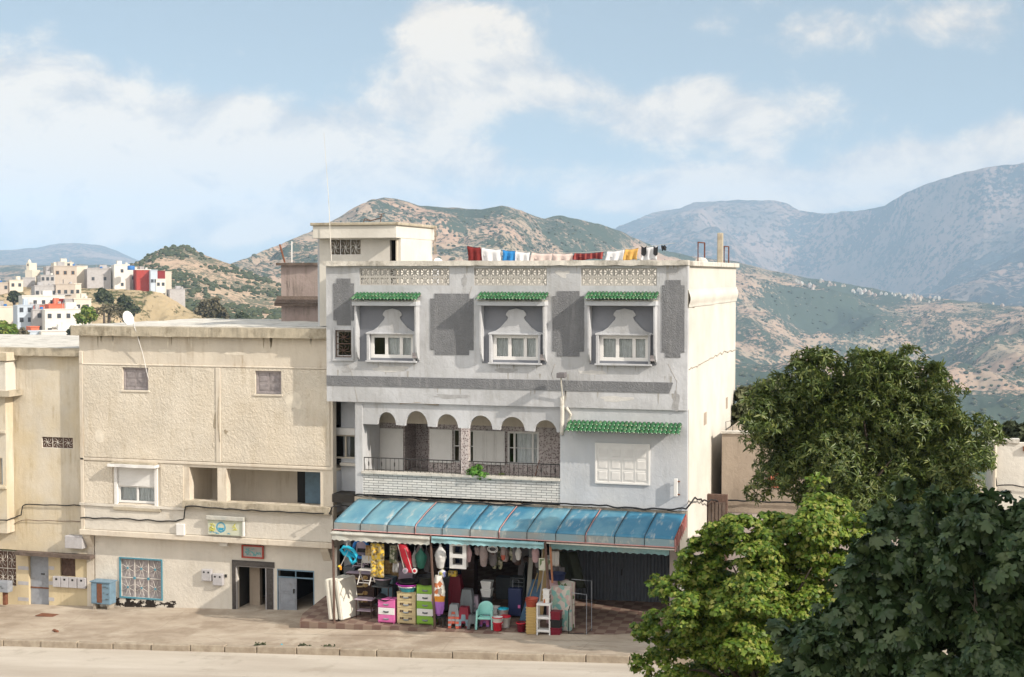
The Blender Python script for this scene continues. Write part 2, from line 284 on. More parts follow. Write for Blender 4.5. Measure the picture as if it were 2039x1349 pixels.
# ---------------------------------------------------------------- mesh helpers
class MB:
    def __init__(s): s.v = []; s.f = []
    def add(s, vs, fs):
        o = len(s.v); s.v += [tuple(p) for p in vs]; s.f += [tuple(i+o for i in f) for f in fs]; return s
    def box(s, x0, x1, y0, y1, z0, z1):
        v = [(x, y, z) for z in (z0, z1) for y in (y0, y1) for x in (x0, x1)]
        return s.add(v, [(0, 2, 3, 1), (4, 5, 7, 6), (0, 1, 5, 4), (2, 6, 7, 3), (0, 4, 6, 2), (1, 3, 7, 5)])
    def prism(s, poly, y0, y1):      # polygon in x,z extruded along y
        n = len(poly); v = [(x, y0, z) for x, z in poly]+[(x, y1, z) for x, z in poly]
        ar = sum(poly[i][0]*poly[(i+1) % n][1]-poly[(i+1) % n][0]*poly[i][1] for i in range(n))
        if ar < 0: v = v[:n][::-1]+v[n:][::-1]
        return s.add(v, [tuple(range(n)), tuple(range(2*n-1, n-1, -1))]+[(i, i+n, (i+1) % n+n, (i+1) % n) for i in range(n)])
    def hprism(s, poly, z0, z1):     # polygon in x,y extruded along z; z may be a function
        n = len(poly); f0 = z0 if callable(z0) else (lambda x, y: z0); f1 = z1 if callable(z1) else (lambda x, y: z1)
        ar = sum(poly[i][0]*poly[(i+1) % n][1]-poly[(i+1) % n][0]*poly[i][1] for i in range(n))
        if ar < 0: poly = poly[::-1]
        v = [(x, y, f0(x, y)) for x, y in poly]+[(x, y, f1(x, y)) for x, y in poly]
        return s.add(v, [tuple(range(n-1, -1, -1)), tuple(range(n, 2*n))]+[(i, (i+1) % n, (i+1) % n+n, i+n) for i in range(n)])
    def tube(s, path, r, n=6, closed=False):
        path = [Vector(p) for p in path]; k = len(path); rs = r if hasattr(r, '__len__') else [r]*k; vs = []
        for i, p in enumerate(path):
            a = path[(i-1) % k] if (closed or i > 0) else p; c = path[(i+1) % k] if (closed or i < k-1) else p
            d = (c-a).normalized(); u = d.cross(Vector((0, 0, 1)))
            if u.length < .05: u = d.cross(Vector((0, 1, 0)))
            u.normalize(); w = u.cross(d)
            vs += [p+(u*math.cos(q)+w*math.sin(q))*rs[i] for q in [2*math.pi*j/n for j in range(n)]]
        fs = [(i*n+j, i*n+(j+1) % n, ((i+1) % k)*n+(j+1) % n, ((i+1) % k)*n+j) for i in range(k if closed else k-1) for j in range(n)]
        if not closed: fs += [tuple(range(n-1, -1, -1)), tuple(range((k-1)*n, k*n))]
        return s.add(vs, fs)
    def lathe(s, prof, c, n=16, sx=1, sy=1):
        k = len(prof); vs = [(c[0]+r*math.cos(2*math.pi*j/n)*sx, c[1]+r*math.sin(2*math.pi*j/n)*sy, c[2]+z) for r, z in prof for j in range(n)]
        fs = [(i*n+j, i*n+(j+1) % n, (i+1)*n+(j+1) % n, (i+1)*n+j) for i in range(k-1) for j in range(n)]
        return s.add(vs, fs)
    def grid(s, fn, nu, nv):
        return s.add([fn(i/nu, j/nv) for j in range(nv+1) for i in range(nu+1)], [(j*(nu+1)+i, j*(nu+1)+i+1, (j+1)*(nu+1)+i+1, (j+1)*(nu+1)+i) for j in range(nv) for i in range(nu)])
    def wall(s, x0, x1, z0, z1, y0, y1, holes):
        xs = sorted({x0, x1, *[min(max(h[k], x0), x1) for h in holes for k in (0, 1)]}); zs = sorted({z0, z1, *[min(max(h[k], z0), z1) for h in holes for k in (2, 3)]})
        def sol(i, j):
            if i < 0 or j < 0 or i >= len(xs)-1 or j >= len(zs)-1: return False
            mx, mz = (xs[i]+xs[i+1])/2, (zs[j]+zs[j+1])/2
            return not any(h[0] < mx < h[1] and h[2] < mz < h[3] for h in holes)
        for i in range(len(xs)-1):
            for j in range(len(zs)-1):
                if not sol(i, j): continue
                a, b, c, d = xs[i], xs[i+1], zs[j], zs[j+1]
                s.add([(a, y0, c), (b, y0, c), (b, y0, d), (a, y0, d)], [(0, 1, 2, 3)]); s.add([(a, y1, c), (b, y1, c), (b, y1, d), (a, y1, d)], [(3, 2, 1, 0)])
                if not sol(i-1, j): s.add([(a, y0, c), (a, y0, d), (a, y1, d), (a, y1, c)], [(0, 1, 2, 3)])
                if not sol(i+1, j): s.add([(b, y0, c), (b, y1, c), (b, y1, d), (b, y0, d)], [(0, 1, 2, 3)])
                if not sol(i, j-1): s.add([(a, y0, c), (a, y1, c), (b, y1, c), (b, y0, c)], [(0, 1, 2, 3)])
                if not sol(i, j+1): s.add([(a, y0, d), (b, y0, d), (b, y1, d), (a, y1, d)], [(0, 1, 2, 3)])
        return s
    def build(s, name, mat, parent=None, smooth=False, bevel=0, solid=0, loc=None):
        me = bpy.data.meshes.new(name); base = Vector(loc) if loc is not None else (parent_base(parent) if parent else Vector((0, 0, 0)))
        me.from_pydata([(x-base.x, y-base.y, z-base.z) for x, y, z in s.v], [], s.f)
        ml = mat if isinstance(mat, list) else [mat]
        for q in ml: me.materials.append(MT[q] if isinstance(q, str) else q)
        if smooth: me.polygons.foreach_set('use_smooth', [True]*len(me.polygons))
        me.validate(); me.update()
        o = bpy.data.objects.new(name, me); S.collection.objects.link(o)
        if parent: o.parent = parent; o.location = base-parent_base(parent)
        else: o.location = base
        if solid:
            q = o.modifiers.new('solid', 'SOLIDIFY'); q.thickness = solid; q.offset = 0
        if bevel:
            q = o.modifiers.new('bevel', 'BEVEL'); q.width = bevel; q.segments = 2; q.limit_method = 'ANGLE'; q.angle_limit = math.radians(40)
        return o
def parent_base(p):
    v = Vector((0, 0, 0))
    while p: v += p.location; p = p.parent
    return v
def tag(o, label=None, cat=None, group=None, kind=None):
    if label: o['label'] = label
    if cat: o['category'] = cat
    if group: o['group'] = group
    if kind: o['kind'] = kind
    return o
def thing(name, loc, label, cat, group=None):
    o = bpy.data.objects.new(name, None); o.empty_display_size = .2; S.collection.objects.link(o); o.location = loc
    return tag(o, label, cat, group)
def B(name, mat, parent, *boxes, bevel=.006, smooth=False):
    m = MB()
    for b in boxes: m.box(*b)
    return m.build(name, mat, parent, bevel=bevel, smooth=smooth)
def copy_tree(o, parent=None):
    c = o.copy(); S.collection.objects.link(c)
    if parent: c.parent = parent
    for ch in list(o.children): copy_tree(ch, c)
    return c
# ================================================================ SETTING
def gk(x): return .048*x+.03
def sstep(a, b, x):
    t = min(max((x-a)/(b-a), 0), 1); return t*t*(3-2*t)
def gs(x, y):      # pavement surface
    return gk(x) + .012*noise.noise(Vector((x*.5, y*.8, 0)))
def gt(x, y): return .12+.02*x+.09*(y+1.8)      # tiled terrace
def hland(x, y):
    xx = max(min(x, 60), -60); z = gk(xx)-.35
    if y < -13: z += (min(-y, 44)-13)*.2
    if y > 13:
        r = math.hypot(x, y); z -= min((y-13)*.16, 150); z += 9*noise.noise(Vector((x/300, y/300, 1)))*sstep(60, 400, y)
        z += 1.5*noise.noise(Vector((x/25, y/25, 1)))*sstep(20, 60, y)
    return z
def axis(lo, hi, n):
    k = 6.0; a = math.asinh(lo/40)/1; b = math.asinh(hi/40); return [40*math.sinh(a+(b-a)*i/n) for i in range(n+1)]
xs = axis(-7000, 5500, 130); ys = [y-30 for y in axis(-330, 10800, 150)]
MB().add([(x, y, hland(x, y)) for y in ys for x in xs], [(j*131+i, j*131+i+1, (j+1)*131+i+1, (j+1)*131+i) for j in range(150) for i in range(130)]).build('land', 'land', smooth=True)['kind'] = 'structure'
def sheet(name, mat, x0, x1, y0, y1, fn, nx, ny):
    o = MB().grid(lambda u, v: (x0+(x1-x0)*u, y0+(y1-y0)*v, fn(x0+(x1-x0)*u, y0+(y1-y0)*v)), nx, ny).build(name, mat, smooth=True); o['kind'] = 'structure'; return o
sheet('road', 'asphalt_dusty', -60, 60, -12, -4.32, lambda x, y: gk(x)-.14-.012*abs(y+8), 120, 8)
sheet('pavement', 'pavement_concrete', -60, 60, -4.18, 6, gs, 240, 30)
m = MB(); x = -40.0; rk = random.Random(3)
while x < 40:
    L = rk.uniform(.95, 1.25)*(1.15); dy = rk.uniform(-.02, .02); dz = rk.uniform(-.015, .02)
    x1 = x+L-.025
    v = [(a, b, gk(a)+c+dz) for c in (-.3, .015) for b in (-4.36+dy, -4.14+dy) for a in (x, x1)]
    m.add(v, [(0, 2, 3, 1), (4, 5, 7, 6), (0, 1, 5, 4), (2, 6, 7, 3), (0, 4, 6, 2), (1, 3, 7, 5)]); x += L
m.build('kerb', 'kerb_stone', bevel=.025)['kind'] = 'structure'
sheet('far_pavement', 'pavement_concrete', -60, 60, -13.6, -12.02, lambda x, y: gk(x)-.05, 60, 3)
# tiled terrace in front of the shop: a sloping slab with an irregular front edge
te = [(-6.95, 5.8), (-6.9, 1.2), (-6.85, -1.2), (-6.6, -1.95), (-4, -2.0), (0, -2.15), (4, -2.3), (10.5, -2.4), (10.5, 5.8)]
o = MB().hprism(te, lambda x, y: gs(x, y)-.5, gt).build('tiled_terrace', 'checker_tiles'); o['kind'] = 'structure'
# broken cement lip in front of the terrace
m = MB(); n = 60
def lip(u, v):
    x = -7.6+14*u; y = -2.02-.55*v-.15*noise.noise(Vector((x*.8, 0, 3)))*v
    return (x, y, gs(x, y)+.006+(.055*(1-v)**1.5)*(1+.6*noise.noise(Vector((x, v*2, 0)))))
m.grid(lip, 90, 5).build('cement_lip', 'pavement_concrete', smooth=True)['kind'] = 'structure'

# ---------------------------------------------------------------- hills and mountains
def interp(P, x):
    if x <= P[0][0]: return P[0][1:]
    for a, b in zip(P, P[1:]):
        if x <= b[0]:
            t = (x-a[0])/(b[0]-a[0]); t2 = t
            return tuple(a[k]+(b[k]-a[k])*t2 for k in range(1, len(a)))
    return P[-1][1:]
def patch(name, mat, prof, bot, nx, nt, amp, wl, rough_sil=0, power=1.0, seed=0, back=.25, ridged=.6):
    # prof: (px, py, distance) of the crest; bot: (px, py, distance) of the foot
    p0, p1 = prof[0][0], prof[-1][0]; rows = 8
    vs = []
    for j in range(-rows, nt+1):
        for i in range(nx+1):
            px = p0+(p1-p0)*i/nx; y, d = interp(prof, px); yb, db = interp(bot, px)
            if j >= 0:
                t = j/nt; dd = d+(db-d)*t; p = PD(px, y+(yb-y)*t**power, dd); fade = min(1, .03+t*5)*(1-.5*t)
            else:
                t = -j/rows; dd = d*(1+back*t); q = PD(px, y, d); p = PD(px, y, dd); p.z = q.z-(t**1.3)*d*.11; fade = .2
            w = Vector((p.x/wl+seed, p.y/wl, seed*1.7))
            nn = noise.fractal(w, 1.0, 2.1, 7)*(1-ridged) + ridged*(noise.ridged_multi_fractal(w, 1.0, 2.1, 5, 1.0, 2.0)*.5-.65)
            p.z += amp*nn*fade + rough_sil*noise.fractal(w*6, .9, 2.1, 3)
            vs.append(p)
    n = nx+1
    o = MB().add(vs, [(j*n+i, (j+1)*n+i, (j+1)*n+i+1, j*n+i+1) for j in range(nt+rows) for i in range(nx)]).build(name, mat, smooth=True)
    o['kind'] = 'structure'; return o
patch('distant_mountains', 'mountain', [(-420, 505, 9500), (-200, 490, 9500), (-60, 493, 9300), (20, 497, 9200), (75, 494, 9200), (120, 484, 9200), (160, 485, 9200), (200, 490, 9200), (235, 502, 9200), (270, 516, 9200), (330, 530, 9200), (460, 534, 9200), (900, 530, 9500)],
      [(-420, 565, 6000), (900, 565, 6000)], 260, 50, 130, 1100, 12, seed=2)
patch('mountain_massif', 'mountain', [(1050, 520, 8800), (1150, 490, 8800), (1235, 455, 8700), (1262, 440, 8600), (1300, 426, 8500), (1340, 418, 8400), (1380, 406, 8300), (1450, 403, 8200), (1545, 402, 8200), (1572, 410, 8200), (1592, 420, 8100), (1640, 421, 7900), (1700, 416, 7700), (1760, 405, 7500), (1785, 390, 7400), (1810, 377, 7300), (1850, 358, 7200), (1900, 340, 7100), (1960, 329, 7000), (2040, 322, 7000), (2150, 330, 7000), (2400, 400, 7000)],
      [(1050, 575, 5800), (1450, 600, 5200), (1800, 640, 4800), (2039, 660, 4700), (2400, 680, 4700)], 460, 160, 900, 1500, 16, seed=5, power=.9)
patch('twin_peak_hill', 'hill_mid', [(330, 560, 1900), (400, 540, 1950), (455, 524, 2050), (500, 508, 2100), (560, 488, 2200), (620, 462, 2300), (675, 437, 2400), (715, 412, 2450), (740, 399, 2500), (765, 395, 2500), (790, 399, 2500), (835, 412, 2550), (875, 416, 2550), (925, 418, 2550), (960, 417, 2500), (1000, 410, 2500), (1035, 416, 2550), (1060, 426, 2600), (1085, 434, 2650), (1115, 429, 2700), (1150, 436, 2750), (1200, 449, 2850), (1235, 460, 2950), (1270, 478, 3050), (1310, 496, 3150), (1380, 512, 3300), (1465, 522, 3400), (1530, 536, 3450), (1600, 550, 3500), (1700, 568, 3500), (1800, 585, 3400), (1880, 594, 3300), (1960, 604, 3250), (2040, 612, 3200), (2200, 625, 3200)],
      [(330, 640, 1300), (560, 655, 1300), (1000, 690, 1300), (1465, 900, 1000), (1800, 960, 900), (2200, 1000, 850)], 620, 230, 230, 480, 3, seed=11, power=1.15)
A_prof = [(200, 575, 1050), (255, 533, 1080), (275, 520, 1100), (300, 506, 1120), (325, 496, 1130), (345, 492, 1140), (365, 491, 1140), (385, 496, 1140), (410, 509, 1130), (440, 519, 1120), (470, 532, 1100), (510, 547, 1080), (556, 566, 1060), (640, 595, 1020), (720, 640, 980)]
patch('scrub_hill', 'hill_near', A_prof, [(200, 640, 700), (720, 700, 640)], 330, 130, 22, 150, 1.0, seed=21, power=1.1)
patch('valley_slope', 'hill_mid', [(-420, 545, 3800), (-100, 532, 3800), (40, 528, 3700), (200, 527, 3600), (300, 530, 3500), (420, 540, 3400)], [(-420, 600, 1500), (420, 600, 1500)], 200, 60, 40, 400, 2, seed=31)
th = patch('town_hill', 'town_rock', [(-160, 560, 638), (0, 570, 627), (60, 572, 616), (180, 574, 605), (240, 577, 598), (300, 579, 590), (325, 584, 590), (345, 598, 588), (375, 616, 583), (400, 630, 576), (440, 642, 561), (520, 647, 550), (640, 655, 550)],
      [(-160, 740, 286), (60, 740, 308), (200, 720, 380), (280, 690, 505), (340, 690, 535), (400, 690, 530), (450, 680, 500), (640, 690, 484)], 420, 170, 13, 34, .35, seed=41, power=.9, back=.35, ridged=.8)
# scrub bushes on the near hill: thousands, past counting
def blobs(pts, rs):
    ph = (1+5**.5)/2; ico = np.array([(-1, ph, 0), (1, ph, 0), (-1, -ph, 0), (1, -ph, 0), (0, -1, ph), (0, 1, ph), (0, -1, -ph), (0, 1, -ph), (ph, 0, -1), (ph, 0, 1), (-ph, 0, -1), (-ph, 0, 1)])/1.9
    fc = np.array([(0, 11, 5), (0, 5, 1), (0, 1, 7), (0, 7, 10), (0, 10, 11), (1, 5, 9), (5, 11, 4), (11, 10, 2), (10, 7, 6), (7, 1, 8), (3, 9, 4), (3, 4, 2), (3, 2, 6), (3, 6, 8), (3, 8, 9), (4, 9, 5), (2, 4, 11), (6, 2, 10), (8, 6, 7), (9, 8, 1)])
    P = np.array(pts); r = np.array(rs); n = len(P)
    V = ico[None]*r[:, None, None]*np.random.uniform(.75, 1.25, (n, 12, 1))*np.array([1.15, 1.15, .8])+P[:, None]
    Fc = fc[None]+(np.arange(n)*12)[:, None, None]
    return V.reshape(-1, 3), Fc.reshape(-1, 3)
def npmesh(name, V, Fc, mat, parent=None, k=3):
    me = bpy.data.meshes.new(name); base = parent_base(parent) if parent else Vector((0, 0, 0))
    V = np.asarray(V, dtype=np.float32)-np.array(base, dtype=np.float32); Fc = np.asarray(Fc, dtype=np.int32)
    me.vertices.add(len(V)); me.vertices.foreach_set('co', V.ravel()); me.loops.add(Fc.size); me.loops.foreach_set('vertex_index', Fc.ravel())
    me.polygons.add(len(Fc)); me.polygons.foreach_set('loop_start', np.arange(len(Fc), dtype=np.int32)*k)
    me.materials.append(MT[mat]); me.update(calc_edges=True); me.validate()
    o = bpy.data.objects.new(name, me); S.collection.objects.link(o)
    if parent: o.parent = parent
    return o
from mathutils.bvhtree import BVHTree
def bvh(o):
    me = o.data; return BVHTree.FromPolygons([v.co+o.location for v in me.vertices], [tuple(p.vertices) for p in me.polygons])
hb = bvh(bpy.data.objects['scrub_hill']); rr = random.Random(5); pts, rs = [], []
for _ in range(7000):
    px, py = rr.uniform(225, 640), rr.uniform(490, 660)
    hit = hb.ray_cast(CAM, ray(px, py))[0]
    if hit is None: continue
    den = noise.noise(hit/60)+.25*noise.noise(hit/14)
    if rr.random() > .38+den*.9: continue
    r = rr.uniform(.8, 2.0)*(1.2 if rr.random() < .1 else 1); pts.append(hit+Vector((0, 0, r*.3))); rs.append(r)
o = npmesh('hillside_scrub', *blobs(pts, rs), 'leaf_far'); tag(o, 'dark green scrub bushes dotted all over the tan hill', kind='stuff')
tb = bvh(bpy.data.objects['twin_peak_hill']); pts, rs = [], []
for _ in range(5000):
    px, py = rr.uniform(450, 2050), rr.uniform(400, 880)
    if px > 1460 and rr.random() < .3: continue
    hit = tb.ray_cast(CAM, ray(px, py))[0]
    if hit is None: continue
    den = noise.noise(hit/160)+.4*noise.noise(hit/40)
    if rr.random() > .45+den*.9: continue
    r = rr.uniform(1.5, 3.6); pts.append(hit+Vector((0, 0, r*.3))); rs.append(r)
o = npmesh('far_hillside_trees', *blobs(pts, rs), 'leaf_far'); tag(o, 'trees and bushes scattered over the far valley slopes', kind='stuff')

# ---------------------------------------------------------------- air
def haze():
    m = bpy.data.materials.new('haze'); m.use_nodes = True; t = NT(m.node_tree); t.n.clear()
    out = t.a('ShaderNodeOutputMaterial'); v = t.a('ShaderNodeVolumePrincipled', i={'Color': (.54, .74, 1.0, 1), 'Density': HAZE, 'Anisotropy': -.2})
    t.l.new(v.outputs[0], out.inputs['Volume'])
    MT['haze'] = m; o = MB().box(-9600, 5800, -400, 12700, -230, 760).build('haze', 'haze'); tag(o, 'thin blue air haze over the valley', kind='stuff')
HAZE = 1.1e-4
haze()
# ================================================================ BUILDINGS
def window(parent, x0, x1, z0, z1, y, fr='white_frame', n=2, fw=.06, curtain=True, dark=None, bars=None, depth=.07, splits=None, rows=1):
    """framed window set in a wall opening: frame (part), panes (sub-part), curtain, dark reveal"""
    m = MB(); m.box(x0, x1, y, y+depth, z0, z0+fw).box(x0, x1, y, y+depth, z1-fw, z1).box(x0, x0+fw, y, y+depth, z0+fw, z1-fw).box(x1-fw, x1, y, y+depth, z0+fw, z1-fw)
    sp = splits or [i/n for i in range(1, n)]
    for s in sp:
        c = x0+(x1-x0)*s; m.box(c-fw*.5, c+fw*.5, y+.004, y+depth-.004, z0+fw, z1-fw)
    for k in range(1, rows):
        c = z0+(z1-z0)*k/rows; m.box(x0+fw, x1-fw, y+.008, y+depth-.012, c-.015, c+.015)
    w = m.build('window', fr, parent, bevel=.004)
    MB().box(x0+fw*.5, x1-fw*.5, y+depth*.4, y+depth*.4+.008, z0+fw*.5, z1-fw*.5).build('pane', 'window_glass', w)
    if curtain:
        a, b = (x0+fw*.6, x1-fw*.6) if curtain is True else curtain
        nn = max(12, int((b-a)/.018)); sd = x0*3
        MB().grid(lambda u, v: (a+(b-a)*u, y+depth+.05+.022*math.sin(u*(b-a)*42+sd+1.5*math.sin(u*9+sd))+.008*math.sin(u*31), z0+.02+(z1-z0-.04)*v), nn, 2).build('curtain', 'curtain', w, smooth=True)
    return w
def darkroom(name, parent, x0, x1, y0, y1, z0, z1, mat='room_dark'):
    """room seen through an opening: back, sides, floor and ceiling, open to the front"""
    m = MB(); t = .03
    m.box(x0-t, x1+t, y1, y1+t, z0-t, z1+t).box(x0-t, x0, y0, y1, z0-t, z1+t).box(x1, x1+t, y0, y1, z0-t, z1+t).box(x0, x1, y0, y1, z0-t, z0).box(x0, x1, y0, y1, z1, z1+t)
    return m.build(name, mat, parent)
def greenhood(parent, x0, x1, z, y, n, zb, proj=.45, rise=.22, rows=2):
    """roof of glazed barrel tiles on a shallow slope, each tile an island of one mesh"""
    m = MB(); w = (x1-x0)/n; rg = random.Random(int(x0*10))
    for i in range(n):
        for r in range(rows):
            L = 1.12/rows; t0 = max(0, 1-(r+1)/rows-.03); t1 = 1-r/rows
            c = x0+w*(i+.5); rad = w*.5
            def pt(u, v):
                t = t0+(t1-t0)*v; yy = y-proj*(1-t); zz = z-rise*(1-t); ang = math.pi*u
                k = rad*(1.02-.16*v)
                return (c+k*math.cos(ang)*1.0+jit, yy-.015*r, zz+.055*math.sin(ang)*1.15+.012*(1-v)+.004*r+jz)
            jit = rg.uniform(-.004, .004); jz = rg.uniform(-.005, .005)
            m.grid(pt, 6, 1)
    o = m.build('tile_hood', 'green_glaze', parent, smooth=True, solid=.012)
    MB().prism([(x0-.02, z-.02), (x1+.02, z-.02), (x1+.02, z-.05), (x0-.02, z-.05)], y-.02, y).build('hood_back', 'cap_concrete', o)
    return o
def stepped(x0, x1, z0, z1, s=.12, s2=.16):
    return [(x0+s, z0), (x1-s, z0), (x1-s, z0+s2), (x1, z0+s2), (x1, z1-s2), (x1-s, z1-s2), (x1-s, z1), (x0+s, z1), (x0+s, z1-s2), (x0, z1-s2), (x0, z0+s2), (x0+s, z0+s2)]
def lattice(parent, x0, x1, z0, z1, y, nx, nz):
    m = MB(); w = (x1-x0)/nx; h = (z1-z0)/nz; d = .08; g = .035
    for i in range(nx):
        for j in range(nz):
            a, b, c, e = x0+w*i, x0+w*(i+1), z0+h*j, z0+h*(j+1); cx, cz = (a+b)/2, (c+e)/2
            m.prism([(a, c), (b, c), (b, c+g), (a, c+g)], y, y+d).prism([(a, e-g), (b, e-g), (b, e), (a, e)], y, y+d)
            m.prism([(a, c+g), (a+g, c+g), (a+g, e-g), (a, e-g)], y, y+d).prism([(b-g, c+g), (b, c+g), (b, e-g), (b-g, e-g)], y, y+d)
            for q in range(4):      # spokes
                an = math.pi*q/4+math.pi/8*0; dx, dz = math.cos(an), math.sin(an)
                ex = min((w/2-g)/max(abs(dx), 1e-6), (h/2-g)/max(abs(dz), 1e-6)); k = .022 if q % 2 else .013
                px_, pz_ = -dz*k, dx*k; yy = .012+.004*q
                m.prism([(cx-dx*ex+px_, cz-dz*ex+pz_), (cx-dx*ex-px_, cz-dz*ex-pz_), (cx+dx*ex-px_, cz+dz*ex-pz_), (cx+dx*ex+px_, cz+dz*ex+pz_)], y+yy, y+d-yy)
    return m.build('lattice_screen', 'lattice_block', parent)
def ironwork(parent, x0, x1, z0, z1, y, cols, rows, mat='iron', r=.009, star=True, name='grille', fmat=None):
    m = MB(); w = (x1-x0)/cols; h = (z1-z0)/rows
    for i in range(cols+1): m.tube([(x0+w*i, y, z0), (x0+w*i, y, z1)], r*1.3, 4)
    for j in range(rows+1): m.tube([(x0, y-.003, z0+h*j), (x1, y-.003, z0+h*j)], r*1.3, 4)
    if star:
        for i in range(cols):
            for j in range(rows):
                cx, cz = x0+w*(i+.5), z0+h*(j+.5)
                for q in range(8):
                    a = math.pi*q/4+math.pi/8; m.tube([(cx, y-.006, cz), (cx+w*.32*math.cos(a), y-.006, cz+h*.32*math.sin(a)), (cx+w*.46*math.cos(a+.35), y-.006, cz+h*.46*math.sin(a+.35))], r*.8, 4)
    return m.build(name, mat, parent)
def zat(px, py, Y): return PY(px, py, Y).z
def xat(px, py, Y): return PY(px, py, Y).x

# ---------------- the grey and white house with the shop
XL, XR = -6.46, 5.68
G = thing('apartment_house', (-.4, .0, .1), 'grey and white three storey house with green tiled window hoods above the shop', 'house')
ZT = 11.5; z2 = 6.98; zf1 = 3.82
scr = [R(716, 528, 895, 568, 0), R(944, 528, 1089, 569, 0), R(1157, 528, 1308, 571, 0)]
scr = [(a, b, 10.86, 11.42) for a, b, c, d in scr]
wins = [(741, 827, 666, 713), (984, 1075, 667, 717), (1196, 1293, 668, 719)]
win2 = [R(a, c, b, d, .12) for a, b, c, d in wins]
smw = R(668, 658, 700, 712, 0)
MB().wall(XL, XR, z2, ZT, 0, .25, scr+[(a, b, c, d) for a, b, c, d in win2]+[smw]).build('wall', 'grey_white_plaster', G, bevel=.012)
# lower storey, left recess, right part
xl1 = xat(708, 900, .1)
xr_log = xat(1116, 880, .1); xlog0 = xat(723, 880, .1)
shut = R(1189, 886, 1291, 961, .1)
zlog_top = 6.93; zsill = 4.62
MB().wall(xr_log, XR, zf1, z2, .06, .3, []).build('wall', 'blue_grey_plaster', G, bevel=.01)
MB().box(xl1, xlog0, .06, 1.6, zf1, z2).build('pier', 'grey_white_plaster', G, bevel=.01)
MB().box(xlog0, xr_log, .08, .3, zlog_top-.02, z2).build('lintel', 'grey_white_plaster', G)
rw = R(662, 866, 706, 914, 1.2)
MB().wall(XL, xl1, zf1-.6, z2, 1.2, 1.4, [rw]).build('wall', 'blue_grey_plaster', G)
window(G, rw[0], rw[1]+.1, rw[2], rw[3], 1.26, fr='cream_frame', n=2, curtain=False)
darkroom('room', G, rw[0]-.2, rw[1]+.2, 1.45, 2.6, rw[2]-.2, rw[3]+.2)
sx = R(662, 852, 706, 866, 1.2); B('shutter_box', 'white_frame', G, (sx[0], sx[1]+.05, 1.1, 1.2, rw[3]+.004, sx[3]))
B('sill', 'cap_concrete', G, (XL+.02, xl1-.01, 1.02, 1.2, rw[2]-.22, rw[2]-.12))
MB().box(XL+.26, XR-.26, .26, 10.99, z2+.002, z2+.18).build('floor_slab', 'blue_grey_plaster', G)
# side and rear walls, inner floors
stepx = XR
MB().box(XR-.25, XR, .25, 11.0, 0.0, ZT-.02).build('side_wall', 'side_white_plaster', G)
MB().box(XL, XL+.25, .25, 11.0, z2, ZT).build('side_wall', 'grey_white_plaster', G)
MB().box(XL, XL+.25, 1.4, 11.0, 0.0, z2).build('side_wall', 'grey_white_plaster', G)
MB().box(XL, XR, 11.0, 11.2, 0.0, ZT).build('rear_wall', 'side_white_plaster', G)
MB().box(XL+.25, XR-.25, .25, 11.0, 10.2, 10.42).build('roof_terrace', 'cap_concrete', G)
# ledges of the side wall
def roughbar(pts, r, name, mat, parent, amp=.03, sq=1.0):
    m = MB(); P = []
    for a, b in zip(pts, pts[1:]):
        a, b = Vector(a), Vector(b); n = max(2, int((b-a).length/.15))
        P += [a+(b-a)*i/n for i in range(n)]
    P.append(Vector(pts[-1])); P = [p+Vector((0, 0, amp*noise.noise(p*2.3))) for p in P]
    return m.tube(P, r, 5).build(name, mat, parent, smooth=True)
def sidebox(y0, y1, z0, z1, x1, nm):
    o = MB().grid(lambda u, v: (XR+x1*math.sin(math.pi*min(max(v, .12), .9)), y0+(y1-y0)*u, z0+(z1-z0)*v+.03*noise.noise(Vector((u*6, v, 2)))), 40, 8)
    o.box(XR-.02, XR+.001, y0, y1, z0, z1); return o.build(nm, 'side_white_plaster', G, smooth=True)
sidebox(.02, 11.25, 10.2, 10.75, .09, 'ledge')
roughbar([(XR+.01, .05, 10.17), (XR+.02, 3, 10.25), (XR+.02, 6, 10.3), (XR+.02, 11, 10.36)], .012, 'crack', 'stone_edge', G, .05)
roughbar([(XR+.01, .3, 8.25), (XR+.01, 3, 8.28), (XR+.012, 7, 8.4), (XR+.012, 11, 8.32)], .014, 'crack', 'stone_edge', G, .09)
for (px, py, w, h) in ((1404, 834, .28, .42), (1447, 803, .22, .42)):
    p = PXp(px, py, XR); B('vent', 'tan_render', G, (XR-.01, XR+.012, p.y-w, p.y+w, p.z-h/2, p.z+h/2))
# cap of the parapet, thick, chipped
def cap(name, x0, x1, y0, y1, z0, z1, parent, mat='cap_concrete', amp=.035, n=90):
    m = MB(); prof = [(y0, z0), (y0, z1), (y1, z1), (y1, z0)]; N = 4
    vs = []
    for i in range(n+1):
        x = x0+(x1-x0)*i/n
        for k, (y, z) in enumerate(prof):
            q = noise.noise(Vector((x*1.7, k*7.3, y0)))+.5*noise.noise(Vector((x*6, k*3.1, 1)))
            vs.append((x, y+(amp*q if k < 2 else 0), z+amp*.7*noise.noise(Vector((x*2.2, k*4.1+3, 2)))*(1 if k in (0,) else .6)))
    fs = [(i*4+k, i*4+(k+1) % 4, (i+1)*4+(k+1) % 4, (i+1)*4+k) for i in range(n) for k in range(4)]+[(3, 2, 1, 0), (n*4, n*4+1, n*4+2, n*4+3)]
    return m.add(vs, fs).build(name, mat, parent)
cap('parapet_cap', XL-.06, XR+.02, -.13, .3, ZT, ZT+.16, G)
MB().box(XR-.28, XR+.12, .32, 11.3, ZT-.02, ZT+.14).build('parapet_cap', 'cap_concrete', G, bevel=.02)
cap('parapet_cap', XL-.06, XR-.3, 10.95, 11.3, ZT, ZT+.14, G)
for a, b, c, d in scr: pass
for (a, b, c, d), n in zip(scr, (9, 7, 7)): lattice(G, a, b, c, d, .03, n, 2)
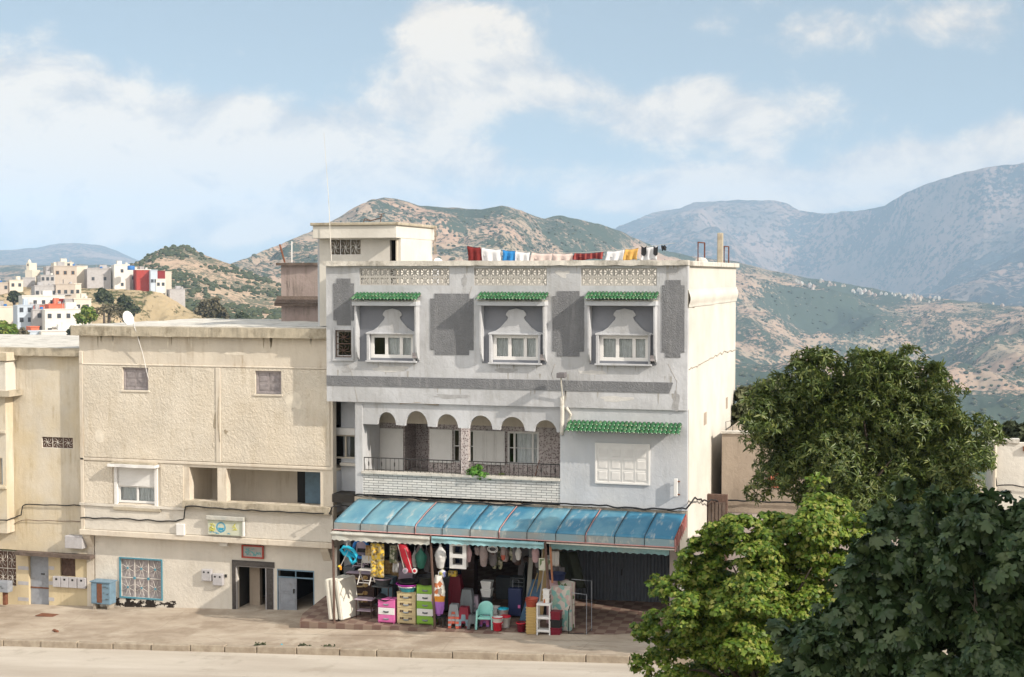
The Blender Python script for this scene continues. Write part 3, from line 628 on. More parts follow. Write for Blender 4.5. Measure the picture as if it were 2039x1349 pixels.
# dark rough panels with stepped corners, proud of the wall
for q in ((664, 555, 705, 648), (857, 585, 943, 707), (1100, 580, 1163, 710), (1318, 558, 1363, 712)):
    a, b, c, d = R(*q, 0); MB().prism(stepped(a, b, c, d, .15 if b-a > .9 else .12), -.018, .0).build('render_panel', 'rough_dark_render', G)
b0 = xat(648, 762, -.02); b1 = xat(1340, 775, -.02); zb = zat(1000, 765, 0)
MB().prism([(XL+.0, zb-.17), (b1-.12, zb-.17), (b1, zb+.16), (XL+.0, zb+.16)], -.02, .0).build('render_band', 'rough_dark_render', G)
# window bays: recessed painted field, cheeks, hood, ogee surround
for k, (bx0, bx1, hx0, hx1) in enumerate(((713, 834, 713, 834), (960, 1088, 960, 1088), (1174, 1307, 1174, 1307))):
    X0, X1, Zb, Zt = R(bx0, 612, bx1, 716, 0); hx0 = X0-.06; hx1 = X1+.06
    w = win2[k]; wx0, wx1, wz0, wz1 = w
    MB().wall(X0, X1, wz0-.12, Zt+.05, -.012, .0, [w]).build('painted_field', 'niche_paint', G)
    zl = Zt+.05
    B('bay_lintel', 'blue_grey_plaster', G, (hx0, hx1, -.40, .0, zl, zl+.14), bevel=.012)
    hood = greenhood(G, hx0-.02, hx1+.02, zl+.38, -.01, 19 if k == 0 else 20, 0, proj=.5, rise=.22)
    B('hood_slab', 'cap_concrete', G, (hx0, hx1, -.38, -.03, zl+.142, zl+.17))
    for s, xx in ((0, X0), (1, X1-.04)):
        pr = [(-.0, zl), (-.34, zl), (-.31, zl-.6), (-.30, wz0+.4), (-.26, wz0+.2), (-.16, wz0+.02), (0, wz0-.08)]
        m = MB(); t = .07; n = len(pr)
        m.add([(xx, y, z) for y, z in pr]+[(xx+t, y, z) for y, z in pr], [tuple(range(n)), tuple(range(2*n-1, n-1, -1))]+[(i, i+n, (i+1) % n+n, (i+1) % n) for i in range(n)])
        m.build('bay_cheek', 'grey_white_plaster', G, bevel=.01)
    B('lamp_bracket', 'grey_wood', G, (X1-.16, X1-.02, -.2, -.02, wz0+.02, wz0+.2))
    # ogee surround
    cx = (wx0+wx1)/2+.02; hw = (wx1-wx0)/2; zz = wz1; H = Zt-.06-zz
    half = [(hw+.16, 0), (hw+.16, .05), (hw-.08, .13), (hw-.24, .26), (hw-.36, .42), (hw-.47, .56), (hw-.50, .66), (hw-.42, .74), (hw-.44, .82), (hw-.52, .93), (.0, 1.0)]
    pl = [(cx+x, zz+.02+y*H) for x, y in half]+[(cx-x, zz+.02+y*H) for x, y in half[:-1][::-1]]
    MB().prism(pl, -.06, -.012).build('ogee_panel', 'grey_white_plaster', G, bevel=.012)
    m = MB(); m.box(wx0-.10, wx0-.005, -.13, -.012, wz0-.08, wz1+.0).box(wx1+.005, wx1+.08, -.13, -.012, wz0-.08, wz1+.0).box(wx0-.13, wx1+.10, -.14, -.012, wz1+.002, wz1+.05).box(wx0-.14, wx1+.12, -.15, -.012, wz0-.14, wz0-.082)
    m.build('window_surround', 'grey_white_plaster', G, bevel=.01)
    if k == 0: cu = (wx0+.45, wx1-.03)
    else: cu = True
    window(G, wx0, wx1, wz0, wz1, .02, n=3, fw=.11, curtain=cu, splits=[.36, .70])
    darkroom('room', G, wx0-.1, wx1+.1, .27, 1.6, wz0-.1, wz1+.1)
window(G, *smw, .1, fr='white_frame', n=1, curtain=False); ironwork(G, smw[0]+.02, smw[1]-.02, smw[2]+.02, smw[3]-.02, .02, 1, 2, 'brown_iron', .014)
darkroom('room', G, smw[0]-.05, smw[1]+.05, .27, 1.4, smw[2]-.05, smw[3]+.05)
m = MB(); a, b, c, d = smw; m.box(a-.09, a, -.03, 0, c-.06, d+.09).box(b, b+.09, -.03, 0, c-.06, d+.09).box(a, b, -.03, 0, d, d+.09).box(a-.09, b+.09, -.05, 0, c-.12, c-.06); m.build('window_surround', 'grey_white_plaster', G, bevel=.008)

# wear: patched render, hairline cracks and rain streaks under sills and cap
M('patch_light', (.56, .55, .54), .9, .15, 5, .4, 20); M('patch_dark', (.36, .36, .37), .95, .2, 5, .5, 25); M('grime', (.36, .35, .335), .95, .2, 6, .2)
rw_ = random.Random(17)
def blotch(x, z, rx, rz, y, mat, parent, nm='patch', seed=0):
    P = []
    for k in range(22):
        a_ = 2*math.pi*k/22; q = 1+.7*noise.noise(Vector((math.cos(a_)*1.6+seed, math.sin(a_)*1.6, seed*2.3))); P.append((x+rx*q*math.cos(a_), z+rz*q*math.sin(a_)))
    return MB().prism(P, y-.003, y).build(nm, mat, parent)
for k, (px, py, rx, rz, mt) in enumerate(((780, 735, .5, .1, 'patch_light'), (1010, 738, .35, .08, 'patch_dark'), (1180, 742, .45, .07, 'patch_light'), (1345, 800, .12, .3, 'patch_dark'), (690, 735, .2, .12, 'patch_dark'), (925, 560, .1, .2, 'patch_dark'), (1120, 545, .2, .12, 'patch_light'), (1230, 795, .5, .09, 'patch_light'), (900, 790, .6, .07, 'patch_dark'), (1340, 540, .15, .1, 'patch_dark'))):
    p = PY(px, py, 0); blotch(p.x, p.z, rx, rz, -.001, mt, G, seed=k+1)
for k in range(34):
    x = rw_.uniform(XL+.2, XR-.2); top = rw_.choice([ZT, ZT, zb+.36, zb-.18]); L_ = rw_.uniform(.12, .5); w_ = rw_.uniform(.012, .04)
    if any(a-.1 < x < b+.1 for a, b, c, d in scr) and top == ZT: L_ = min(L_, .07); 
    MB().prism([(x-w_, top-.005), (x+w_, top-.005), (x+w_*.5, top-L_*.6), (x+.004, top-L_), (x-w_*.6, top-L_*.7)], -.0035, -.001).build('rain_streak', 'grime', G)
for w in win2:
    for k in range(5): x = rw_.uniform(w[0]-.1, w[1]+.1); L_ = rw_.uniform(.1, .3); MB().prism([(x-.02, w[2]-.15), (x+.02, w[2]-.15), (x+.004, w[2]-.15-L_), (x-.01, w[2]-.15-L_*.8)], -.0035, -.001).build('rain_streak', 'grime', G)
for pts_ in (((690, 725), (700, 742), (704, 760), (712, 800)), ((1105, 725), (1098, 745), (1102, 756)), ((1330, 725), (1348, 760), (1344, 800)), ((940, 570), (930, 600), (925, 640))): roughbar([PY(a, b, -.002) for a, b in pts_], .005, 'crack', 'stone_edge', G, .04)
# loggia
MB().box(xlog0, xr_log, .3, 2.0, zsill-.35, zsill-.12).build('balcony_floor', 'stone_edge', G)
MB().box(xlog0, xr_log, .08, .28, zf1+.08, zsill-.02).build('balcony_front', 'white_brick', G, bevel=.004)
cap('balcony_coping', xlog0-.03, xr_log-.01, .0, .36, zsill-.02, zsill+.06, G, amp=.015)
# arch screen
cs = [771, 830, 891, 958, 1021, 1087]; zs = 6.24; zc = 6.24
pts = [(xlog0, zlog_top-.02), (xlog0, zs)]
for i, p in enumerate(cs):
    c = xat(p, 840, .15); hw = [.33, .40, .38, .40, .42, .37][i]; hgt = [.42, .50, .44, .44, .44, .38][i]; e = zs-.06*i*.25
    for k in range(15):
        an = math.pi-math.pi*k/14; pts.append((c+hw*math.cos(an), e+hgt*math.sin(an)))
pts += [(xr_log, zs-.08), (xr_log, zlog_top-.02)]
MB().prism(pts, .1, .24).build('arch_screen', 'grey_white_plaster', G)
ca, cb = xat(918, 900, .12), xat(933, 900, .12)
B('column', 'mosaic_tile', G, (ca, cb, .1, .3, zsill+.06, zs-.03))
yb = 1.75     # rear wall of the loggia
L = lambda a, b, c, d, Y=yb: R(a, c, b, d, Y)
openings = [L(806, 853, 800, 944), L(903, 915, 856, 921), L(935, 943, 858, 921), L(1010, 1073, 860, 926)]
openings[0] = (openings[0][0], openings[0][1], zsill-.12, openings[0][3])
MB().wall(xl1, xr_log+.3, zsill-.12, zlog_top, yb, yb+.15, openings).build('loggia_wall', 'mosaic_tile', G)
B('loggia_frieze', 'beige_smooth', G, (xl1, xr_log+.3, yb-.015, yb, zat(900, 846, yb), zlog_top-.01), bevel=0)
darkroom('recess', G, openings[0][0], openings[0][1], yb+.15, yb+1.1, zsill-.12, openings[0][3]+.05, 'mosaic_tile')
darkroom('room', G, openings[1][0]-.1, openings[3][1]+.2, yb+.2, yb+1.6, zsill-.1, zlog_top-.2)
MB().box(xr_log, xr_log+.2, .3, yb, zsill-.3, zlog_top).build('loggia_side', 'mosaic_tile', G)
def panelled(x0, x1, z0, z1, y, name, parent, mat='white_paint', t=.05, leaves=1, slats=0, rows=3):
    m = MB().box(x0, x1, y, y+t, z0, z1); w = (x1-x0)/leaves
    for i in range(leaves):
        a, b = x0+w*i+.05, x0+w*(i+1)-.05
        for r in range(rows):
            h = (z1-z0-.08)/rows; c, d = z0+.06+h*r, z0+h*(r+1)
            m.box(a, b, y-.012, y-.002, c, c+.02).box(a, b, y-.012, y-.002, d-.02, d).box(a, a+.02, y-.012, y-.002, c+.02, d-.02).box(b-.02, b, y-.012, y-.002, c+.02, d-.02)
            if slats:
                for k in range(slats):
                    zz = c+.03+(d-c-.06)*(k+.5)/slats
                    m.add([(a+.025, y-.004, zz+.018), (b-.025, y-.004, zz+.018), (b-.025, y-.022, zz-.014), (a+.025, y-.022, zz-.014)], [(0, 3, 2, 1)])
        if i: m.box(x0+w*i-.008, x0+w*i+.008, y-.018, y-.002, z0+.02, z1-.02)
    return m.build(name, mat, parent, bevel=0)
a, b, c, d = L(746, 804, 853, 944); panelled(a, b, zsill-.1, d, yb-.07, 'door', G, rows=1)
a, b, c, d = L(857, 902, 855, 921); panelled(a, b, c, d, yb-.09, 'shutter', G, leaves=1, rows=3)
a, b, c, d = L(944, 966, 857, 923); panelled(a, b, c, d, yb-.09, 'shutter', G, leaves=1, rows=2)
a, b, c, d = L(967, 1007, 858, 925); panelled(a, b, c, d, yb-.13, 'shutter', G, leaves=2, rows=1)
for o_ in openings[1:3]: window(G, *o_, yb+.02, n=1, fw=.03, curtain=False, rows=2)
o_ = openings[3]; window(G, *o_, yb+.02, n=3, fw=.07, curtain=(o_[0]+.3, o_[1]), splits=[.22, .8], rows=2)
# railing
m = MB(); zr = zsill+.5
m.tube([(xlog0+.02, .14, zr), (xr_log-.02, .14, zr)], .018, 6).tube([(xlog0+.02, .14, zsill+.1), (xr_log-.02, .14, zsill+.1)], .011, 5)
nb = 44
for i in range(nb+1):
    x = xlog0+.03+(xr_log-xlog0-.06)*i/nb; m.tube([(x, .14, zsill+.05), (x, .14, zr)], .009, 4)
    if i % 3 == 1: m.tube([(x, .14, zsill+.2), (x, .14, zsill+.26), (x, .14, zsill+.34), (x, .14, zsill+.4)], [.009, .024, .024, .009], 6)
m.build('railing', 'iron', G)
# shuttered window and tiled hood on the right of the first floor
a, b, c, d = R(1189, 887, 1291, 961, .06)
m = MB().box(a-.06, b+.06, -.0, .058, c-.06, c).box(a-.06, b+.06, 0, .058, d, d+.06).box(a-.06, a, 0, .058, c, d).box(b, b+.06, 0, .058, c, d); m.build('shutter_frame', 'white_paint', G, bevel=.006)
panelled(a, b, c, d, .03, 'shutter', G, leaves=4, rows=3, slats=7, t=.03)
a, b, c, d = R(1127, 845, 1355, 872, -.25)
greenhood(G, a, b, d-.0, .04, 26, 0, proj=.5, rise=.30, rows=3)
B('wall_lamp', 'white_paint', G, (xat(1342, 970, -.1), xat(1349, 970, -.1), -.14, -.02, zat(1345, 988, 0), zat(1345, 953, 0)), bevel=.01)
MB().tube([(xat(1349, 958, 0), -.08, zat(1350, 958, 0)), (xat(1353, 960, 0), .05, zat(1353, 960, 0))], .02, 5).tube([(xat(1349, 984, 0), -.08, zat(1350, 984, 0)), (xat(1353, 986, 0), .05, zat(1353, 986, 0))], .02, 5).build('lamp_bracket', 'rust', G)
# corner mouldings: slanting foot of the upper box
MB().prism([(XR-.45, z2), (XR, z2), (XR, z2-.0), (XR-.45, z2-.0)][:3]+[(XR-.45, z2+.01)], .0, .01)
a = xat(1118, 850, -.05)
roughbar([(a, -.02, z2+.35), (a+.02, -.03, z2-.1), (a+.01, -.02, 6.3), (a+.0, .0, 6.1)], .07, 'drain_stain', 'cap_concrete', G, .02)
roughbar([(a+.15, -.0, z2-.0), (a+.3, .0, 6.75), (a+.18, .02, 6.5)], .05, 'repair', 'cap_concrete', G, .02)
roughbar([(xat(795, 803, 0), .06, z2-.02), (xat(830, 802, 0), .02, z2+.03), (xat(872, 808, 0), .06, z2-.02)], .03, 'spalled_edge', 'tan_render', G)
# stone edge under the first floor and ground floor structure
m = MB()
for i in range(70):
    x = xl1+(XR-xl1)*i/70; h = .07+.05*noise.noise(Vector((x*2.1, 0, 5)))
    m.box(x, x+(XR-xl1)/70-.004, .02-.08*abs(noise.noise(Vector((x*3, 2, 0)))), .4, zf1-.12-h, zf1+.0-.03*random.random())
m.build('broken_edge', 'stone_edge', G)
MB().box(XL, XR-.25, .4, 11, zf1-.3, zf1-.02).build('floor_slab', 'room_dark', G)
gx0, gx1 = xat(1118, 1150, 1.6), xat(1352, 1150, 1.6); sx0 = xat(668, 1150, 1.6); sx1 = xat(1098, 1150, 1.6)
MB().wall(XL, XR-.25, -.2, zf1-.3, 1.6, 1.8, [(sx0, sx1, -.2, 3.1), (gx0, gx1, .2, 3.0)]).build('wall', 'tan_render', G)
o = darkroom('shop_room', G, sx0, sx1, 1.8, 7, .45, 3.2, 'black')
MB().box(sx0, sx1, 1.5, 7, .2, .5).build('shop_floor', 'checker_tiles', G)
m = MB(); ng = 34
for i in range(ng):      # roller shutter of folded vertical leaves
    x = gx0+(gx1-gx0)*i/ng; w = (gx1-gx0)/ng
    m.add([(x, 1.70, .3), (x+w*.35, 1.66, .3), (x+w*.65, 1.66, .3), (x+w, 1.70, .3), (x, 1.70, 3.0), (x+w*.35, 1.66, 3.0), (x+w*.65, 1.66, 3.0), (x+w, 1.70, 3.0)], [(0, 1, 5, 4), (1, 2, 6, 5), (2, 3, 7, 6)])
gd = m.build('garage_door', 'shutter_garage', G)
m = MB()
for i in (1, 2, 3): x = gx0+(gx1-gx0)*i/4; m.box(x-.02, x+.02, 1.63, 1.655, .3, 3.0)
m.build('door_rail', 'shutter_garage', gd); B('door_handle', 'iron', gd, ((gx0+gx1)/2+.05, (gx0+gx1)/2+.08, 1.58, 1.655, 1.35, 1.55))
B('pier', 'pink_render', G, (XR-.6, XR-.26, .41, 1.6, .2, zf1-.31))
MB().box(sx1+.02, gx0-.02, 1.3, 1.6, .2, 3.4).build('pier', 'tan_render', G)

# tower room on the roof
T0, T1 = xat(636, 480, 1.5), xat(798, 480, 1.5)
TB = 4.7
ztw = zat(710, 475, 1.2); ztt = zat(710, 446, 1.2)
T = G
tw = R(657, 477, 718, 508, 1.5); td = (xat(776, 500, 1.5), xat(789, 500, 1.5), 10.4, ztw-.06)
MB().wall(T0, T1, zat(650, 650, 1.2), ztw, 1.5, 1.68, [tw, td]).build('tower_wall', 'side_white_plaster', T)
def vwall(a, b, z0, z1, t=.15):
    a, b = Vector(a), Vector(b); d = (b-a).normalized(); n = Vector((-d.y, d.x))*t
    return MB().hprism([tuple(a), tuple(b), tuple(b+n), tuple(a+n)], z0, z1)
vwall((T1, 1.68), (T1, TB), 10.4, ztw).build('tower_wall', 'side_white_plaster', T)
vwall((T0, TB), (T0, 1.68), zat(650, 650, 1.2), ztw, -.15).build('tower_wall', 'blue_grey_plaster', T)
vwall((T1-.16, TB), (T0, TB), 10.4, ztw).build('tower_wall', 'side_white_plaster', T)
ex = [(T0-.05, 1.05), (T1+.02, 1.05), (T1+.02, TB+.2), (T0-.05, TB+.2)]
B('door_frame', 'cream_frame', T, (td[1], td[1]+.06, 1.44, 1.5, 10.4, td[3]))
MB().hprism(ex, ztw, ztt-.06).build('tower_fascia', 'side_white_plaster', T, bevel=.02)
ex2 = [(T0-.12, .98), (T1+.1, .98), (T1+.1, TB+.28), (T0-.12, TB+.28)]
MB().hprism(ex2, ztt-.06, ztt+.04).build('tower_cap', 'weathered_concrete', T, bevel=.02)
ironwork(T, tw[0], tw[1], tw[2], tw[3], 1.54, 3, 1, 'white_paint', .012)
darkroom('room', T, tw[0], tw[1], 1.68, 2.6, tw[2], tw[3], 'beige_smooth'); darkroom('room', T, td[0], td[1], 1.68, 2.6, 10.4, td[3])
p = PY(866, 500, 4.6)
m = MB()
for k in range(7): m.tube([p+Vector((-.1+.03*k, 0, .9)), p+Vector((.05+.05*math.sin(k), -.05, .55)), p+Vector((-.02+.06*math.cos(k*2), 0, .3)), p+Vector((.02*k-.05, 0, -.1))], .009, 4)
m.build('loose_cables', 'tan_render', T)
# bits on the tower roof
t = thing('tv_aerial', PY(733, 442, 2.5), 'tangled small roof aerial lying on top of the white tower room', 'aerial')
p = PY(733, 444, 2.5); p.z = ztt+.03
m = MB().tube([p+Vector((-.2, 0, 0)), p+Vector((-.12, 0, .2)), p+Vector((.1, 0, .12)), p+Vector((.5, 0, .22))], .02, 4).tube([p+Vector((.45, 0, 0)), p+Vector((.5, 0, .35))], .015, 4).tube([p+Vector((-.25, 0, .16)), p+Vector((.1, 0, .1))], .012, 4)
t.location = p
m.build('mast', 'brown_iron', t); MB().tube([p+Vector((.38, 0, .33)), p+Vector((.62, 0, .36))], .012, 4).tube([p+Vector((.42, 0, .26)), p+Vector((.58, 0, .28))], .012, 4).build('crossbar', 'brown_iron', t)
# tall whip aerial
a = PY(660, 520, .9); b = PY(645, 265, .9)
t = tag(MB().tube([a, a+(b-a)*.5+Vector((.03, 0, 0)), b], [.016, .010, .005], 5).build('whip_antenna', 'cap_concrete', loc=a), 'very tall thin pale whip antenna leaning beside the white tower room', 'antenna')
# little dish behind the parapet
def dish(c, r, label, az=.5, tilt=.6, mat='dish_white'):
    t = thing('satellite_dish', c, label, 'satellite dish')
    m = MB(); m.lathe([(0, .0), (r*.4, .02), (r*.75, .07*r/.4), (r, .16*r/.4)], (c[0], c[1], c[2]), 20, .92)
    o = m.build('dish', mat, t, smooth=True, solid=.012); o.rotation_euler = (math.pi/2-tilt, 0, az); o.location = (0, 0, r*.9)
    MB().tube([c, (c[0], c[1]+.05, c[2]+r*.8)], .025, 6).build('mast', 'grey_metal', t)
    an = MB().tube([(c[0], c[1], c[2]+r*.2), (c[0]-.05, c[1]-r*.8, c[2]+r*.75)], .012, 5).build('feed_arm', 'grey_metal', t)
    return t
p = PY(872, 528, 2.2); dish((p.x, p.y, p.z-.15), .2, 'small white satellite dish peeping over the grey house parapet beside the tower', .9, .5)
# ================================================================ THE CREAM NEIGHBOUR
NY = .5
xa, xb = xat(160, 860, NY), XL-.004
H = thing('terraced_house', ((xa+xb)/2, 1.6, -.8), 'wide cream house with rough stucco, small grey shutters and a projecting upper floor', 'house')
zr = 9.36; zo0 = 1.92
def RR(a, b, c, d, Y=NY): return R(a, c, b, d, Y)
w1 = RR(245, 296, 732, 777); w2 = RR(509, 561, 739, 785); w3 = RR(232, 311, 931, 1004)
l1 = RR(377, 433, 931, 995); l2 = RR(451, 638, 937, 1004)
l1 = (l1[0], l1[1], l2[2], l2[3])
MB().wall(xa, xb, zo0, zr-.3, NY, NY+.3, [w1, w2, w3, l1, l2]).build('wall', 'beige_smooth', H, bevel=.012)
MB().box(xa, xa+.3, NY+.3, 8.7, -1, zr-.3).build('side_wall', 'beige_smooth', H); MB().box(xa, xb, 8.7, 9, -1, zr-.3).build('rear_wall', 'beige_smooth', H)
MB().box(xa+.3, xb, NY+.31, 8.69, zo0+.002, zo0+.2).build('floor_slab', 'beige_smooth', H)
cap('cornice', xa-.16, xb, NY-.28, NY+.25, zr-.30, zr+.03, H, 'weathered_concrete', .04, 110)
MB().grid(lambda u, v: (xa-.1+(xb-xa+.1)*u, NY+.2+8.4*v, zr+.0+.05*noise.noise(Vector((u*9, v*5, 3)))), 40, 20).build('roof', 'cap_concrete', H, solid=.1)
# raised stucco fields
mx0, mx1 = xat(430, 800, NY), xat(441, 800, NY); zf = zat(300, 731, NY)+.02; zl0 = zat(300, 908, NY)+.0; zl0 = l2[3]+.22
f = []
MB().wall(xa+.16, mx0, zl0, zf, NY-.035, NY, [w1]).build('stucco_field', 'beige_rough', H)
MB().wall(mx1, xb-.1, zl0, zf, NY-.035, NY, [w2]).build('stucco_field', 'beige_rough', H)
zb_ = zat(250, 1012, NY)+.04
for q0, q1 in ((xa+.16, w3[0]-.14), (w3[1]+.2, l1[0]-.22)): MB().box(q0, q1, NY-.035, NY, zb_+.1, zl0-.16).build('stucco_field', 'beige_rough', H)
MB().box(xa-.0, xa+.15, NY-.05, NY, zo0+.02, zf+.5).build('pilaster', 'beige_smooth', H, bevel=.02)
B('string_course', 'beige_smooth', H, (xa, xb, NY-.05, NY, zf+.01, zf+.07), (xa, xb, NY-.05, NY, zl0-.13, zl0-.03), bevel=.02)
B('string_course', 'beige_smooth', H, (mx0+.01, mx1-.01, NY-.06, NY, zl0-.02, zf), bevel=.02)
for k, (px, py, rx, rz, mt) in enumerate(((330, 700, .5, .12, 'patch_b'), (470, 705, .6, .1, 'patch_b'), (590, 800, .4, .5, 'patch_b'), (200, 870, .25, .4, 'patch_b'), (430, 840, .12, .5, 'patch_b2'), (450, 860, .1, .12, 'patch_b2'), (270, 1012, .6, .06, 'patch_b2'))):
    if k == 0: M('patch_b', (.66, .60, .51), .9, .15, 5, .4, 20); M('patch_b2', (.33, .28, .21), .95, .3, 8, .5, 25)
    p = PY(px, py, NY); blotch(p.x, p.z, rx*.7, rz*.6, NY-.036 if k in (2, 3, 4, 5) else NY-.001, mt, H, seed=k+31)
for k in range(26):
    x = rw_.uniform(xa+.2, xb-.2); L_ = rw_.uniform(.1, .45); w_ = rw_.uniform(.015, .05); top = zr-.31
    MB().prism([(x-w_, top), (x+w_, top), (x+w_*.5, top-L_*.6), (x+.004, top-L_), (x-w_*.6, top-L_*.7)], NY-.004, NY-.001).build('rain_streak', 'patch_b2' if k % 4 == 0 else 'patch_b', H)
roughbar([PY(436, 790, NY-.062), PY(434, 830, NY-.062), PY(438, 880, NY-.062)], .014, 'crack', 'patch_b2', H, .05)
# bottom band, whiter
sz = l2[2]
MB().wall(xa+.0, xb, zo0+.22, zb_-.02, NY-.03, NY, []).build('lower_band', 'pale_smooth', H)
MB().box(xa-.04, xb, NY-.1, NY, zo0-.0, zo0+.20).build('edge_beam', 'beige_smooth', H, bevel=.02)
cap('ledge', xa-.02, l1[0]-.1, NY-.09, NY-.001, zb_-.0, zb_+.09, H, 'pale_smooth', .02, 40)
cap('balcony_sill', l1[0]-.16, xb-.05, NY-.22, NY+.32, sz-.26, sz-.0, H, 'weathered_concrete', .03, 60)
MB().box(l1[0]-.1, xb, NY-.05, NY, zb_-.02, sz-.27).build('balcony_front', 'pale_smooth', H, bevel=.01)
for w, nm in ((w1, 0), (w2, 1)):
    a, b, c, d = w; m = MB().box(a, a+.07, NY+.04, NY+.12, c, d).box(b-.07, b, NY+.04, NY+.12, c, d).box(a+.07, b-.07, NY+.04, NY+.12, d-.07, d).box(a+.07, b-.07, NY+.04, NY+.12, c, c+.06)
    m.build('shutter_frame', 'grey_wood', H, bevel=.005); panelled(a+.07, (a+b)/2-.005, c+.06, d-.07, NY+.07, 'shutter', H, 'grey_wood', rows=2, slats=5); panelled((a+b)/2+.005, b-.07, c+.06, d-.07, NY+.08, 'shutter', H, 'grey_wood', rows=2, slats=5)
    B('sill', 'beige_smooth', H, (a-.05, b+.05, NY-.07, NY+.05, c-.07, c), bevel=.01)
a, b, c, d = w3; zs_ = c+(d-c)*.46
window(H, a+.02, b-.02, c+.02, zs_+.05, NY+.08, n=2, fw=.08)
m = MB(); ns = 16
for i in range(ns):
    z = zs_+.02+(d-zs_-.04)*i/ns; hh = (d-zs_-.04)/ns
    m.add([(a+.06, NY+.03, z), (b-.06, NY+.03, z), (b-.06, NY+.018, z+hh*.5), (a+.06, NY+.018, z+hh*.5), (a+.06, NY+.03, z+hh), (b-.06, NY+.03, z+hh)], [(0, 1, 2, 3), (3, 2, 5, 4)])
m.build('roller_shutter', 'white_paint', H)
m = MB().box(a-.07, a+.05, NY-.05, NY+.07, c-.04, d+.0).box(b-.05, b+.07, NY-.05, NY+.07, c-.04, d).box(a-.07, b+.07, NY-.06, NY+.07, c-.1, c-.041); m.build('window_surround', 'white_paint', H, bevel=.01)
cap('window_canopy', a-.16, b+.14, NY-.34, NY, d+.03, d+.13, H, 'white_paint', .02, 20); cap('canopy_top', a-.1, b+.1, NY-.26, NY, d+.135, d+.19, H, 'weathered_concrete', .03, 20)
B('sill', 'weathered_concrete', H, (a-.1, b+.2, NY-.09, NY, c-.24, c-.105), bevel=.02)
darkroom('room', H, a-.1, b+.1, NY+.31, NY+2, c-.1, d)
# loggia interior
ly = NY+1.7
MB().box(l1[0]-.2, xb, ly, ly+.1, sz-.3, l2[3]+.2).build('loggia_wall', 'beige_smooth', H); MB().box(l1[0]-.3, l1[0]-.02, NY+.3, ly, sz-.3, l2[3]+.2).build('loggia_side', 'beige_smooth', H)
MB().box(l1[0]-.2, xb, NY+.3, ly, l2[3]+.02, l2[3]+.1).build('loggia_ceiling', 'beige_smooth', H); MB().box(l1[0]-.2, xb, NY+.3, ly, sz-.35, sz-.25).build('loggia_floor', 'stone_edge', H)
xd = xat(592, 970, ly-.02); B('door', 'blue_metal', H, (xat(609, 970, ly), xb-.3, ly-.06, ly-.004, sz-.2, l2[3]-.05)); B('door_opening', 'black', H, (xd, xat(608, 970, ly), ly-.02, ly-.004, sz-.2, l2[3]-.05), bevel=0)
MB().box(xb-.25, xb-.01, NY+.3, ly, sz-.3, l2[3]).build('loggia_side', 'blue_grey_plaster', H)
def cable(name, pts, r, label, cat='cable', mat='cable', sag=0, amp=.02, grp=None):
    P = []
    for a, b in zip(pts, pts[1:]):
        a, b = Vector(a), Vector(b); n = max(2, int((b-a).length/.12))
        for i in range(n): t = i/n; P.append(a+(b-a)*t-Vector((0, 0, sag*4*t*(1-t)))+Vector((0, 0, amp*noise.noise((a+(b-a)*t)*3)+.012*math.sin(t*n*.9))))
    P.append(Vector(pts[-1])); o = MB().tube(P, r, 5).build(name, mat, smooth=True, loc=pts[0]); return tag(o, label, cat, grp)
m = MB(); ring = lambda px, py, r: m.tube([PY(px, py, ly-.05)+Vector((r*math.cos(k*.5), 0, r*1.3*math.sin(k*.5))) for k in range(13)], .012, 4)
# ground floor
GY = .80; ga = xat(190, 1150, GY)
sw = R(240, 1114, 322, 1191, GY); d1 = R(470, 1129, 546, 1222, GY); d2 = R(552, 1135, 626, 1222, GY); zf0 = -1.0
d1 = (d1[0], d1[1], -.72, d1[3]); d2 = (d2[0], d2[1], -.72, d2[3])
MB().wall(ga, xb, -1.3, zo0, GY, GY+.25, [sw, d1, d2]).build('wall', 'pale_smooth', H)
MB().box(ga, ga+.2, GY+.25, 5, -1.3, zo0).build('side_wall', 'pale_smooth', H)
a, b, c, d = sw; m = MB(); W_, H_ = (b-a)/3, (d-c)/2
m.box(a, b, GY+.1, GY+.13, c, d); m.build('mesh_screen', 'grey_wood', H)
m = MB()
for i in range(4): m.tube([(a+W_*i, GY+.05, c), (a+W_*i, GY+.05, d)], .014, 4)
for j in range(3): m.tube([(a, GY+.047, c+H_*j), (b, GY+.047, c+H_*j)], .014, 4)
for i in range(3):
    for j in range(2):
        cx, cz = a+W_*(i+.5), c+H_*(j+.5)
        for q in range(8): an = q*math.pi/4+.39; m.tube([(cx, GY+.05, cz), (cx+W_*.44*math.cos(an), GY+.05, cz+H_*.44*math.sin(an))], .007, 4)
gr = m.build('grille', 'cap_concrete', H)
m = MB().box(a-.04, a+.01, GY-.03, GY+.04, c-.04, d+.04).box(b-.01, b+.04, GY-.03, GY+.04, c-.04, d+.04).box(a+.01, b-.01, GY-.03, GY+.04, d-.01, d+.04).box(a+.01, b-.01, GY-.03, GY+.04, c-.04, c+.01); M('teal_paint', (.08, .24, .32), .6, .2, 6); m.build('window_frame', 'teal_paint', H)
m = MB()
for i in range(3):
    for j in range(2): cx, cz = a+W_*(i+.5), c+H_*(j+.5); m.prism([(cx+.055*math.cos(k*math.pi/4)*(1 if k % 2 else .6), cz+.055*math.sin(k*math.pi/4)*(1 if k % 2 else .6)) for k in range(8)], GY+.02, GY+.035)
for i in (1, 2): cx, cz = a+W_*i, c+H_; m.prism([(cx+.055*math.cos(k*math.pi/4), cz+.055*math.sin(k*math.pi/4)) for k in range(8)], GY+.02, GY+.035)
m.build('rosette', 'teal_paint', gr)
